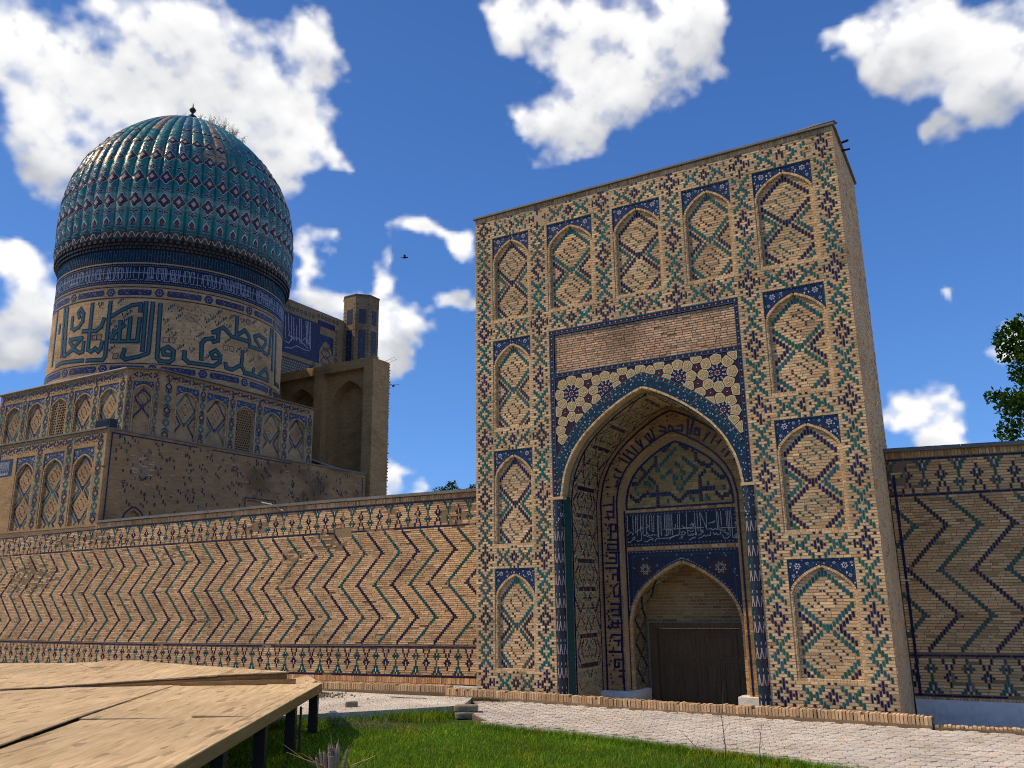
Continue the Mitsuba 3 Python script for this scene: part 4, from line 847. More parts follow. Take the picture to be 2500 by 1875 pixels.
# door niche side and back wall
zz = np.concatenate([[-0.5], np.linspace(1.75, 3.30, 40)]); hw_ = np.array([1.45 if z <= 1.75 else arch_half(1.45, 1.75, 3.27, z) for z in zz])
sV = np.concatenate([[0], np.cumsum(np.hypot(np.diff(hw_), np.diff(zz)))])
def Pd(u, v, h):
    u, v, h = np.broadcast_arrays(np.asarray(u, float), np.asarray(v, float), np.asarray(h, float))
    x, z = np.interp(v, sV, hw_), np.interp(v, sV, zz); e = 0.02
    dx, dz = np.interp(v + e, sV, hw_) - np.interp(v - e, sV, hw_), np.interp(v + e, sV, zz) - np.interp(v - e, sV, zz); L = np.hypot(dx, dz) + 1e-9
    return np.stack([CX - (x - dz / L * h), u, z + dx / L * h], -1)
dcell = []
for k in range(-10, 40):
    for q in (-1, 1):
        d = abs((k % 20) - 10) - 5
        dcell.append((2.80 + q * d * 0.075 - .03, 2.80 + q * d * 0.075 + .03, 1.1 + k * .062, 1.1 + (k + 1) * .062, 'N'))
dcell = [x for x in dcell if x[2] > 0.62 and not any(abs(x[0] - y[0]) < 0.04 and x[2] == y[2] and x is not y and x[0] > y[0] for y in dcell)]
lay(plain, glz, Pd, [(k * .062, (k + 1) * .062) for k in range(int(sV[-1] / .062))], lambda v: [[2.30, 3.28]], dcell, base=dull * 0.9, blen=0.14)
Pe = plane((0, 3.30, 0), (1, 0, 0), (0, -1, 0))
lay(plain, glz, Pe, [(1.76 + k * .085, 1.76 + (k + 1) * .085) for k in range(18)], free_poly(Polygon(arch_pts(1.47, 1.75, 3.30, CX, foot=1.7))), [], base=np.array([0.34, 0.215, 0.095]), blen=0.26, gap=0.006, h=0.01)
door = numbered(f'{portal}__door')
obj('frame', cat_([bx(3.60, 3.80, 3.12, 3.32, -0.5, 1.60), bx(6.06, 6.24, 3.12, 3.32, -0.5, 1.60), bx(3.60, 6.24, 3.10, 3.32, 1.60, 1.74)]), 'm_door', door)
for x0, x1 in ((3.81, 4.93), (4.94, 6.05)):
    obj('leaf', bx(x0, x1, 3.22, 3.27, -0.5, 1.59), 'm_door', door)
    for z0, z1 in ((-0.4, 0.72), (0.84, 1.48)):
        xs = [(x0 + .1, x1 - .1)] if z0 > 0 else [(x0 + .1, (x0 + x1) / 2 - .04), ((x0 + x1) / 2 + .04, x1 - .1)]
        for a, b in xs: obj('panel', cat_([bx(a, b, 3.195, 3.219, z0, z0 + .05), bx(a, b, 3.195, 3.219, z1 - .05, z1), bx(a, a + .05, 3.195, 3.219, z0 + .051, z1 - .051), bx(b - .05, b, 3.195, 3.219, z0 + .051, z1 - .051), bx(a + .12, b - .12, 3.205, 3.219, z0 + .12, z1 - .12)]), 'm_door', door)
obj('threshold', bx(3.4, 6.4, 2.9, 3.45, -0.52, -0.44), 'm_conc', portal)
for a, b in ((2.60, 3.62), (6.26, 7.24)):
    obj('plinth_block', bx(a, b, 1.80, 3.0, -0.55, 0.075), 'm_white', portal)
# ---- right flank of the portal
Ps = plane((W, 0, 0), (0, 1, 0), (1, 0, 0))
fc = [(u, u + 0.05, Z0 + r * c, Z0 + (r + 1 + int(rng.random() < .5)) * c, 'M') for r in range(2, 198) for u in rng.uniform(0.3, 3.2, 1) if rng.random() < 0.25]
lay(plain, glz, Ps, [(Z0 + k * c, Z0 + (k + 1) * c) for k in range(-8, 204)], lambda v: [[0.0, 3.42]], fc, jit=0.004, base=BASE * [1.0, 0.82, 0.62], damage=lambda u, v: 0.05)
obj('flank_core', slab_yz(sbox(0.012, -0.6, 3.42, H - 0.005), W - 0.25, W - 0.014), 'm_mortar', portal)
plain.build('brick', 'brickwork', 'm_brick', portal); glz.build('glazed_brick', 'glazed_brickwork', 'm_glaze', portal)
obj('roof_cap', cat_([bx(-0.05, W + 0.05, -0.07, 0.25, H, H + 0.05), bx(W - 0.22, W + 0.06, 0.252, 3.5, H, H + 0.05), bx(-0.05, W - 0.22, 0.252, 3.5, H - 0.02, H + 0.03)]), 'm_cap', portal, text='dark sheet metal edge along the roof')
v = np.array([[9.0, -0.05, H + .055], [W + .07, -0.08, H + .075], [W + .08, 0.5, H + .30], [9.1, 0.5, H + .07], [9.6, 0.2, H + .26]]); 
obj('bent_metal_sheet', cat_([tm(v, [[0, 1, 4], [1, 2, 4], [2, 3, 4], [3, 0, 4]]), tm(v - [0, 0, .012], [[0, 4, 1], [1, 4, 2], [2, 4, 3], [3, 4, 0]])]), 'm_cap', portal)
obj('roof_pole', cat_([tube([(W - .5, 1.2, H + .06), (W + .22, 1.0, H + .04)], .03), tube([(W - .5, 1.5, H + .07), (W + .20, 1.35, H - .02)], .025)]), 'm_dark', portal)

# ------------------------------------------------------------------ courtyard walls
mat('m_mortar_old', mikit.proc(lambda p, n, uv: mix((0.17, 0.115, 0.065), (0.32, 0.23, 0.14), fbm(p.x * 1.2, p.y * 1.2, p.z * 1.2, 4))), 0.97, 0.1)
YW = 2.6
MY = [(3, 13, 13, 'N'), (-3, 13, 13, 'N'), (2, 11, 12, 'N'), (-2, 11, 12, 'N'), (1, 9, 10, 'N'), (-1, 9, 10, 'N'), (0, 7, 8, 'N'), (0, 3, 4, 'N'), (1, 5, 7, 'N'), (-1, 5, 7, 'N'), (2, 6, 6, 'N'), (-2, 6, 6, 'N'), (0, 6, 6, 'W')]
MT = [(0, 11, 12, 'T'), (1, 8, 10, 'T'), (-1, 8, 10, 'T'), (2, 9, 9, 'T'), (-2, 9, 9, 'T'), (0, 9, 9, 'N'), (0, 4, 7, 'T'), (1, 2, 4, 'T'), (-1, 2, 4, 'T'), (2, 1, 2, 'T'), (-2, 1, 2, 'T'), (3, 1, 1, 'T'), (-3, 1, 1, 'T'), (0, 1, 1, 'N'), (0, 2, 3, 'W')]
KEYV = np.array([-0.6, 0.12, 1.0, 4.62, 5.50, 5.66])
def wall_surface(y, xs, zs):
    "zs: for each key course its height at xs"
    def P(u, v, h):
        u, v, h = np.broadcast_arrays(np.asarray(u, float), np.asarray(v, float), np.asarray(h, float))
        Z = np.stack([np.interp(u, xs, z) for z in zs], -1)
        i = np.clip(np.searchsorted(KEYV, v) - 1, 0, len(KEYV) - 2); t = (v - KEYV[i]) / (KEYV[i + 1] - KEYV[i])
        z = np.take_along_axis(Z, i[..., None], -1)[..., 0] * (1 - t) + np.take_along_axis(Z, (i + 1)[..., None], -1)[..., 0] * t
        return np.stack([u, y - h, z], -1)
    return P
C0, C1, C2 = 0.88 / 14, 3.62 / 57, 0.88 / 14
def wall(name_text, P, x0, x1, tips, amp_u, first, m0, damage, base, coltop):
    t = thing('courtyard_wall', name_text, 'wall')
    pl, gl = Bricks(), Bricks()
    rows, cells = [], []
    for k in range(14): rows.append((0.12 + k * C0, 0.12 + (k + 1) * C0))
    for k in range(57): rows.append((1.0 + k * C1, 1.0 + (k + 1) * C1))
    for k in range(14): rows.append((4.62 + k * C2, 4.62 + (k + 1) * C2))
    for k, xt in enumerate(tips):
        code = 'T' if (k + first) % 2 == 0 else 'N'
        for r in range(0, 57):
            ph = abs(((r - 28 + 16) % 32) - 16)                 # 0 at the left tip, 16 at the right tips
            n = int(round(ph)); xc_ = xt - amp_u * (16 - n)
            last = r >= 55
            prev = int(round(abs(((r - 1 - 28.5 + 16) % 32) - 16)))
            if xc_ - .03 < x0 or xc_ + .03 > x1 or last: continue
            cells.append((xc_ - amp_u / 2, xc_ + amp_u / 2, 1.0 + (r + 0.0) * C1 + C1, 1.0 + (r + 2) * C1 + C1 * 0.0 + C1, code))
        for r, d in ((12, 1), (44, 1), (28, -17)):
            xc_ = xt + d * amp_u
            if x0 < xc_ - .03 and xc_ + .03 < x1: cells.append((xc_ - amp_u / 2, xc_ + amp_u / 2, 1.0 + (r + 1) * C1, 1.0 + (r + 2) * C1, code))
    # a column holds one piece per course
    cells.sort(key=lambda q: (round(q[0], 3), q[2])); keep = []
    for q in cells:
        if keep and abs(keep[-1][0] - q[0]) < 0.002 and keep[-1][3] > q[2] + 1e-6:
            if keep[-1][3] >= q[3] - 1e-6: continue
            q = (q[0], q[1], keep[-1][3], q[3], q[4])
        keep.append(q)
    cells = keep
    u = 0.054; k = 0; xm = m0
    while xm > x0 - 0.3:
        for mot, vb, flip, cc in ((MY if k % 2 == 0 else MT, 0.12, False, C0), (MT if k % 2 == 0 else MY, 4.62, True, C2)):
            for d, a, b, code in mot:
                if flip: a, b = 13 - b, 13 - a
                q = (xm + (d - .5) * u, xm + (d + .5) * u, vb + a * cc, vb + (b + 1) * cc, code)
                if x0 < q[0] and q[1] < x1: cells.append(q)
        xm -= 0.388 if x1 < 5 else 0.37; k += 1
    for v, ww in ((0.12, C0), (1.0 - C1 * 0.5, C1), (4.62, C1), (5.50 - C2, C2)):
        x = x0
        while x < x1 - 0.1:
            L = rng.uniform(0.28, 0.42); cells.append((x, min(x + L, x1), v, v + ww * 0.9, 'N')); x += L
    lay(pl, gl, P, rows, lambda v: [[x0, x1]], cells, base=base, blen=0.225, jit=0.0032, damage=damage, ggap=0.009)
    sol = [(x, x + .066, 5.505, 5.655, 0.0, 0.004, *tone(base * 0.95)) for x in np.arange(x0, x1 - .06, 0.071) if x > coltop]
    sol += [(x, x + .066, -0.05, 0.115, 0.0, 0.004, *tone(base * [1.06, .92, .85])) for x in np.arange(x0, x1 - .06, 0.071)]
    if x1 < 5: sol += [(x, x + .066, -0.27, -0.055, 0.0, 0.004, *tone(base * [1.0, .90, .82])) for x in np.arange(x0, -2.62, 0.071)]
    pl.add(P, sol)
    pl.build('brick', 'brickwork', 'm_brick', t); gl.build('glazed_brick', 'glazed_brickwork', 'm_glaze', t)
    gx = np.linspace(x0, x1, 40); gv = KEYV[1:] if False else np.array([-0.6, 0.12, 1.0, 2.8, 4.62, 5.50, 5.66]); A_, B_ = np.meshgrid(gx, gv)
    V0 = P(A_.ravel(), B_.ravel(), np.full(A_.size, -0.016)); V1 = V0 + [0, 0.6, 0]; n = len(gx); N_ = len(V0)
    F = []
    for j in range(len(gv) - 1):
        for i in range(n - 1):
            q = j * n + i; F += [[q, q + 1, q + 1 + n], [q, q + 1 + n, q + n], [q + N_, q + 1 + n + N_, q + 1 + N_], [q + N_, q + n + N_, q + 1 + n + N_]]
    j = (len(gv) - 1) * n
    for i in range(n - 1): F += [[j + i, j + i + 1, j + i + 1 + N_], [j + i, j + i + 1 + N_, j + i + N_]]
    obj('wall_core', tm(np.vstack([V0, V1]), F), 'm_mortar_old', t)
    return t
xsL = np.array([-30.0, -26.5, -18.2, -9.4, -1.67, 0.0])
PL_ = wall_surface(YW, xsL, [np.full(6, -0.6), [-0.06, -0.04, 0.01, 0.06, 0.168, 0.18], [.89, .894, .894, .959, 1.05, 1.06], [4.50, 4.512, 4.573, 4.609, 4.625, 4.63], [5.33, 5.353, 5.463, 5.508, 5.491, 5.49], [5.62, 5.64, 5.66, 5.68, 5.638, 5.63]])
def damL(u, v):
    d = 0.03 + (0.05 if v > 4.6 else 0)
    for a, b, ra, rb, s in ((-1.35, 5.12, 0.75, 0.36, 1.5), (-6.9, 4.62, 0.5, 0.25, 1.4), (-2.4, 4.9, 0.9, 0.5, 0.6), (-7.4, 4.3, 1.3, 0.45, .5), (-11.0, 4.95, 0.7, 0.35, .8), (-9.0, 3.9, 1.2, 0.35, .45), (-4.9, 5.2, .7, .25, .5), (-24.5, 3.6, 2.6, 0.9, .5), (-20.2, 5.1, 1.2, .3, .6), (-22.3, 5.1, 1.0, .3, .6), (-9.7, 3.05, .18, .14, 1.2), (-15, 4.2, 3, .4, .25)):
        d = max(d, s * (1 - math.hypot((u - a) / ra, (v - b) / rb)))
    return d
wl = wall('long brick wall with blue and turquoise zigzag lines left of the portal', PL_, -31.0, -0.02,
          [-1.691 - .707 * k - .00045 * k * k for k in range(-1, 44)], 0.0622, 1, -1.897 + 0.776, damL, np.array([0.58, 0.395, 0.215]), -20.2)
capz = lambda x: np.interp(x, xsL, [5.62, 5.64, 5.66, 5.68, 5.638, 5.63])
for k, x in enumerate(np.arange(-20.18, -0.1, 1.68)):
    x2 = min(x + 1.665, -0.02); z = capz((x + x2) / 2)
    obj('cap_sheet', cat_([beam((x, 2.83, capz(x) + .05), (x2, 2.83, capz(x2) + .05 + rng.normal(0, .004)), 0.72, 0.09)]), 'm_cap', wl)
PR_ = wall_surface(YW, np.array([10.0, 10.5, 12.9, 18.0]), [np.full(4, -0.6), [.185, .185, .195, .20], [1.065, 1.07, 1.09, 1.12], [4.66, 4.655, 4.624, 4.58], [5.575, 5.568, 5.504, 5.40], [5.74, 5.73, 5.65, 5.53]])
wr = wall('shaded brick wall with zigzag lines and a blue edge right of the portal', PR_, 10.06, 17.5,
          [11.184 - .68, 11.184, 11.852, 12.538] + [12.538 + .68 * k for k in range(1, 8)], 0.0578, 0, 17.5, lambda u, v: 0.03 + (0.35 * max(0, 1 - math.hypot((u - 10.4) / .5, (v - 5.2) / .5))), np.array([0.66, 0.43, 0.20]), 10.0)
pt = Paint(); pt.add(bar(PR_, [(10.19, 0.15), (10.19, 5.1)], 0.06, -0.03, 0.008), NAVY); pt.build('edge_line', wr)
for x in np.arange(10.0, 17.4, 1.7):
    obj('cap_sheet', beam((x + (.05 if x < 10.1 else 0), 2.83, np.interp(x, [10, 13, 18], [5.78, 5.69, 5.55])), (x + 1.69, 2.83, np.interp(x + 1.69, [10, 13, 18], [5.78, 5.69, 5.55])), 0.72, 0.09), 'm_cap', wr)
obj('white_plinth', cat_([bx(10.08, 17.5, 2.50, 2.57, -0.58, 0.13)] + [bx(x, x + .05, 2.485, 2.505, -0.35 + .04 * (k % 3), -0.1 + 0.05 * (k % 4)) for k, x in enumerate(np.arange(10.3, 17, 0.13))]), 'm_white', wr, text='pale concrete plinth with dents at the foot')
obj('white_plinth', cat_([bx(-2.6, -0.05, 2.50, 2.57, -0.58, -0.05)] + [bx(x, x + .05, 2.485, 2.505, -0.4, -0.08) for x in np.arange(-2.5, -0.1, 0.13)]), 'm_white', wl)

# ------------------------------------------------------------------ domed mosque behind the wall
mosque = thing('domed_mosque', 'large brick mosque with ribbed turquoise dome on a tall patterned drum', 'mosque')
XC, ZT1, ZT2, YF, LCH = -20.18, 9.66, 13.12, 4.8, 1.06
AXD = np.array([-27.53, 11.03]); xu0, xu1 = -32.703, -22.355
mg, mp = Bricks(), Bricks()
def glaze_cells(P, cells, h=0.0, gap=0.003):
    mg.add(P, [(a + gap, b - gap, v0 + gap, v1 - gap, h + 0.012, 0.002, *glaze(k)) for a, b, v0, v1, k in cells])
def facade(P, u0, u1, z0, z1, nlist, zb, zsp, zap, ztop, c, diamonds, mk, step=9, bands=True, dep=0.13, seed=0, window=None):
    "brick plate with arched niches; P(u, v, h)"
    g = sbox(u0, z0, u1, z1).difference(unary_union([sbox(a, zb, b, ztop) for a, b in nlist]))
    ms = []
    for p in polys(g):
        m = trimesh.creation.extrude_polygon(p, dep, engine='earcut'); v = m.vertices; ms.append(tm(P(v[:, 0], v[:, 1], v[:, 2] - dep), m.faces))
    obj('wall', cat_(ms), 'm_mosque', mosque)
    for i, (a, b) in enumerate(nlist):
        nk = numbered(f'{mosque}__niche'); xm = (a + b) / 2; w = b - a; hs = w / 2 - 0.02
        Pn = lambda u, v, h: P(u, v, np.asarray(h) - dep)
        ring = niche_pts(hs, zsp, zap, xm, foot=zb)
        m = trimesh.creation.extrude_polygon(sbox(a, zb, b, ztop), 0.06, engine='earcut'); v = m.vertices
        obj('back', tm(P(v[:, 0], v[:, 1], v[:, 2] - dep - 0.058), m.faces), 'm_mosque', nk)
        pt = Paint(); arch_rim(pt, P, niche_pts(hs - .06, zsp, zap - .08, xm, foot=zb), 0.06, -dep - .01, -0.02, 70, (0.45, 0.32, 0.18)); pt.build('rim', nk, 'm_brick')
        spandrel(nk, P, xm, w / 2, zsp, zap, ztop, -0.035, hs, seed=seed + i)
        top = lambda v: niche_half(hs - .05, zsp, zap - .08, v)
        if window == i:
            pt = Paint(); pt.add(plate(P, niche_pts(hs - 0.14, zsp - .1, zap - .22, xm, foot=zb + .02)[::-1], -dep - 0.03, -dep + 0.004, (xm, (zb + zap) / 2)), (0.012, 0.009, 0.006))
            hh = hs - 0.15
            for k, vv in enumerate(np.arange(zb, zap, 0.13)):
                t = niche_half(hh, zsp - .1, zap - .22, vv)
                if t > 0.05: pt.add(bar(P, [(xm - t, vv), (xm + t, vv)], 0.032, -dep, -dep + 0.024), (0.36, 0.24, 0.12))
                for j in range(-9, 10):
                    x = xm + (j + .5 * (k % 2)) * 0.14
                    if abs(x - xm) < t - .02: pt.add(bar(P, [(x, vv), (x, vv + .13)], 0.032, -dep, -dep + 0.025), (0.36, 0.24, 0.12))
            pt.build('lattice', nk, 'm_brick', text='brick lattice screen in the arched window')
            obj('white_pipe', tube(P(np.array([xm + (0.05 if a < -10 else hs)] * 2), np.array([zb, zap - .3]), np.array([0.03, 0.03])), 0.022), 'm_lightcap', nk)
            continue
        nr = int((ztop - zb) / c)
        mc, dc, sc = mk[i % len(mk)]
        glaze_cells(P, niche_cells(xm, w - 0.16, zb, c, nr, mc, dc, sc, top, step, diamonds), -dep + 0.0)
    if bands:
        edges = [u0] + [x for n in nlist for x in n] + [u1]
        for k in range(0, len(edges), 2):
            a, b = edges[k], edges[k + 1]; wd = b - a
            if wd < 0.2: continue
            u = min(wd / 7.6, 0.075); xm = (a + b) / 2; n = 0
            vv = zb + 0.2
            while vv < z1 - 0.15:
                mot = MOT_T if n % 2 else MOT_B
                sm = [(d, lo, hi, q) for d, lo, hi, q in mot if abs(d) <= 2]
                glaze_cells(P, cells_at(sm, xm, u, vv, c * 0.8, zb, z1 - .1, a + .01, b - .01)); vv += c * 0.8 * 8.6; n += 1
        vt = (ztop + z1) / 2; xx = u0 + 0.5; n = 0
        while xx < u1 - 0.3:
            mot = [(d, lo, hi, q if n % 2 else ('N' if q == 'T' else q)) for d, lo, hi, q in (MOT_T if n % 3 == 0 else MOT_B) if abs(lo) <= 3 and abs(hi) <= 3]
            glaze_cells(P, cells_at(mot, xx, 0.075, vt, 0.058, ztop + .05, z1 - .06, u0, u1)); xx += 0.62; n += 1
        for xx in np.arange(u0 + 0.8, u1 - .3, 0.62): glaze_cells(P, cells_at([(0, -1, 1, 'M'), (1, 0, 1, 'M'), (-1, -1, 0, 'M')], xx, .07, vt, .058, ztop + .05, z1 - .06, u0, u1))
# lower block
PF1 = plane((0, YW, 0), (1, 0, 0), (0, -1, 0))
facade(PF1, -36.0, XC, 5.55, ZT1, [(-35.0, -33.6), (-33.0, -31.6), (-31.0, -29.6), (-26.63, -25.2), (-24.51, -23.02), (-22.37, -20.92)], 5.62, 8.20, 8.74, 8.97, 0.078, 2, [('T', 'M', 'N'), ('N', 'M', 'T')], bands=True, seed=50)
obj('wall_core', bx(-36, XC - 0.14, YW + 0.2, 19.6, -0.5, ZT1 - .01), 'm_mosque', mosque)
pt = Paint(); pt.add(bar(PF1, [(-28.0, 8.57), (-27.19, 8.57)], 0.8, -0.05, 0.01), (0.012, 0.022, 0.07))
for k in range(16): x = -27.95 + k * .05; pt.add(bar(PF1, [(x, 8.35 + .1 * (k % 3)), (x + .02, 8.85)], 0.012, 0, 0.014), WHITE)
for k in range(12): x = -27.92 + k * .06; pt.add(bar(PF1, [(x, 8.3), (x + .03, 8.24), (x + .07, 8.34)], 0.012, 0, 0.014), WHITE)
pt.build('inscription_tile', mosque)
PS1 = plane((XC, 0, 0), (0, 1, 0), (1, 0, 0))
hole = unary_union([Polygon(arch_pts(0.40, 5.85, 6.32, 4.25, foot=5.0)), sbox(10.55, 5.0, 12.4, 7.34)])
ms = []
for p in polys(sbox(YW + 0.002, -0.5, 19.67, ZT1).difference(hole)):
    m = trimesh.creation.extrude_polygon(p, 0.14, engine='earcut'); v = m.vertices; ms.append(tm(PS1(v[:, 0], v[:, 1], v[:, 2] - 0.141), m.faces))
obj('side_wall', cat_(ms), 'm_oldwall', mosque, text='bare weathered brick side wall with scattered glazed bricks')
obj('blind_opening', cat_([bx(XC - .6, XC - .5, 3.7, 4.8, 5.0, 6.5)]), 'm_dark', mosque)
for q_, w_ in ((dense(arch_pts(0.52, 5.9, 6.46, 4.25, foot=5.2), 30), .06), ([(10.45, 5.2), (10.45, 7.44), (12.5, 7.44), (12.5, 5.2)], .055), ([(2.85, 5.3), (2.85, 9.52), (7.3, 9.52)], .055), ([(8.2, 9.52), (13.5, 9.52)], .05), ([(19.4, 6.0), (19.4, 9.4)], .05)):
    pt = Paint(); pt.add(bar(PS1, q_, w_, -0.02, 0.014), NAVY); pt.build('navy_line', mosque)
r_ = np.random.default_rng(12); cl = []
for k in range(310):
    y, z = r_.uniform(3.1, 19.2), 5.6 + 3.8 * r_.random() ** 0.85
    if hole.buffer(.15).contains(Point(y, z)): continue
    cl.append((y - .04, y + .04, z, z + r_.uniform(.11, .19), 'NNNMMT'[r_.integers(6)]))
    if r_.random() < .3: cl.append((y + .09, y + .16, z - .1, z + .04, 'NM'[r_.integers(2)]))
glaze_cells(PS1, cl)
pp = Paint()
for k in range(26):
    y, z = 4.6 + r_.normal(0, .35), 8.1 + r_.normal(0, .30); pp.add(bar(PS1, [(y - r_.uniform(.05, .14), z), (y + r_.uniform(.05, .14), z)], .055, -0.02, 0.012 + .01 * r_.random()), np.array([0.42, 0.36, 0.28]) * r_.uniform(.7, 1.1))
for a, b, n in ((6.3, 7.6, 22), (3.5, 7.4, 14), (12.9, 8.1, 14), (9.5, 8.6, 14), (16, 7.2, 12)):
    for k in range(n):
        y, z = a + r_.normal(0, .6), b + r_.normal(0, .45)
        if 5.6 < z < 9.4 and not hole.buffer(.2).contains(Point(y, z)): pp.add(bar(PS1, [(y - .1, z), (y + .1, z)], .05, -0.02, 0.010 + .012 * r_.random()), tone((0.32, 0.23, 0.14), .25))
pp.build('patched_brickwork', mosque, 'm_brick', kind='stuff')
pp = Paint(); pp.add(plate(PS1, star_ring((4.62, 7.80), .07, .17, 7), -0.01, 0.016), (0.015, 0.012, 0.01)); pp.build('hole_in_brickwork', mosque, 'm_brick')
def cap_line(pts, w, h, m, z):
    for a, b in zip(pts[:-1], pts[1:]): obj('roof_edge', beam((*a, z), (*b, z), w, h), m, mosque)
cap_line([(-36, YW + .12), (XC + .02, YW + .12)], 0.42, 0.07, 'm_cap', ZT1 + .04); cap_line([(XC - .15, YW + .335), (XC - .15, 19.67)], 0.42, 0.07, 'm_cap', ZT1 + .037)
obj('roof_slab', bx(-36, XC - .4, YW + .4, 19.6, ZT1 - .005, ZT1 + .03), 'm_cap', mosque)
# upper octagon
b1 = xu1 + LCH; yr0, yr1 = YF + LCH, 2 * AXD[1] - YF - LCH
octo = Polygon([(xu0, YF), (xu1, YF), (b1, yr0), (b1, yr1), (xu1, yr1 + LCH), (xu0, yr1 + LCH), (xu0 - LCH, yr1), (xu0 - LCH, yr0)])
obj('wall_core', slab_xy(octo.buffer(-0.17, join_style=2), ZT1 - .02, ZT2 - .02), 'm_mosque', mosque)
PF2 = plane((0, YF, 0), (1, 0, 0), (0, -1, 0))
facade(PF2, xu0, xu1, ZT1, ZT2, [(-32.14, -30.66), (-30.17, -28.75), (-28.18, -26.82), (-26.28, -24.86), (-24.35, -22.91)], 9.85, 11.95, 12.42, 12.55, 0.085, 1, [('T', 'M', 'N'), ('N', 'M', 'T')], seed=60, window=2)
q2 = 2 ** -0.5
PC2 = plane((xu1, YF, 0), (q2, q2, 0), (q2, -q2, 0))
facade(PC2, 0.0, LCH * 2 ** .5, ZT1, ZT2, [(0.30, 1.20)], 9.85, 12.10, 12.46, 12.56, 0.085, 1, [('N', 'N', 'N')], step=5, seed=66)
PS2 = plane((b1, 0, 0), (0, 1, 0), (1, 0, 0))
facade(PS2, yr0, yr1, ZT1, ZT2, [(6.76, 8.11), (8.59, 9.98), (10.50, 11.82), (12.38, 13.76), (14.28, 15.68)], 9.85, 11.98, 12.42, 12.60, 0.085, 1, [('T', 'M', 'N'), ('N', 'M', 'T'), ('N', 'N', 'T')], seed=70, window=2)
po = np.array(octo.exterior.coords)
for k in (0, 1, 2, 7):
    a, b = po[k], po[k + 1]; obj('roof_edge', beam((*a, ZT2 + .03), (*b, ZT2 + .03 + .002 * k), 0.3, 0.05), 'm_lightcap' if k in (0, 7) else 'm_cap', mosque)
obj('roof_slab', slab_xy(octo.buffer(-0.1), ZT2 - .01, ZT2 + .02), 'm_cap', mosque)
# drum
RD = 6.1
def cylP(R_): return lambda u, v, h: np.stack([AXD[0] + (R_ + np.asarray(h)) * np.cos(np.asarray(u)), AXD[1] + (R_ + np.asarray(h)) * np.sin(np.asarray(u)), np.asarray(v) + 0 * np.asarray(u)], -1)
PD = cylP(RD); D2R = math.pi / 180
def cbar(pts, w, h0, h1): return bar(lambda u, v, h: PD(np.asarray(u) / RD, v, h), [(p[0] * RD, p[1]) for p in pts], w, h0, h1)
obj('drum', lathe([(RD, ZT2 - .1), (RD, 18.02)], AXD, 160), 'm_drum', mosque, smooth=True)
obj('drum_tile_band', lathe([(RD + .005, 18.02), (RD + .005, 20.0)], AXD, 160), 'm_navyplain', mosque, smooth=True, text='deep blue tile band round the top of the drum')
pt = Paint()
for s in DRUM:
    p = np.array(s).reshape(-1, 2); p = np.stack([p[:, 0] * D2R * RD, p[:, 1]], 1); q = [p[0]]
    for a, b in zip(p[:-1], p[1:]): n = int(np.hypot(*(b - a)) / 0.3) + 1; q += [a + (b - a) * t for t in np.linspace(0, 1, n + 1)[1:]]
    PDm = lambda u, v, h: PD(np.asarray(u) / RD, v, h)
    pt.add(bar(PDm, q, 0.23, -0.05, 0.010), (0.014, 0.017, 0.050)); pt.add(bar(PDm, q, 0.115, -0.05, 0.018), (0.022, 0.105, 0.11))
    for k in range(0, len(q) - 1): pass
pt.build('drum_lettering', mosque, text='large angular letters of blue glazed brick on the drum')
def cyl_cells(cells, gap=0.005): mg.add(PD, [(a + gap / RD, b - gap / RD, v0 + gap, v1 - gap, 0.012, 0.002, *np.clip(glaze(k) * (0.75 if k == 'T' else 1), 0, 1)) for a, b, v0, v1, k in cells])
cl = []
for th, z in DRUM_SQ:
    a = th * D2R
    for i in range(-2, 3):
        for j in range(-2, 3):
            if max(abs(i), abs(j)) == 2 or (i, j) == (0, 0): cl.append((a + (i - .5) * .062 / RD, a + (i + .5) * .062 / RD, z + (j - .5) * .062, z + (j + .5) * .062, 'N' if (i, j) != (0, 0) else 'T'))
for n, (th, z) in enumerate(DRUM_T):
    a = th * D2R
    for i, j, l in ((0, -1, 3), (1, 0, 2), (-1, -2, 2), (2, 1, 2) if n % 2 else (-2, 0, 2), (1, -3, 1)): cl.append((a + (i - .5) * .082 / RD, a + (i + .5) * .082 / RD, z + j * .075, z + (j + l) * .075, 'TTN'[(n + i) % 3]))
for th, z in DRUM_D: a = th * D2R; cl.append((a - .036 / RD, a + .036 / RD, z - .036, z + .036, 'N'))
cyl_cells(cl)
pt = Paint()
def ringband(pt, z, w, h, col, n=180, h0=-0.03): 
    t = np.linspace(-2.6, 1.2, n); 
    pt.add(cbar(np.stack([t, np.full(n, z)], 1), w, h0, h), col)
for z in (13.93, 17.36, 17.95): ringband(pt, z, 0.05, 0.012, (0.03, 0.012, 0.03))
for z in (13.45, 17.90, 17.42, 13.87): ringband(pt, z, 0.035, 0.010, (0.33, 0.23, 0.09))
ringband(pt, 19.24, 0.07, 0.03, (0.34, 0.22, 0.09)); ringband(pt, 18.06, 0.07, 0.025, (0.30, 0.21, 0.12))
pt.build('drum_ring_line', mosque, kind='stuff')
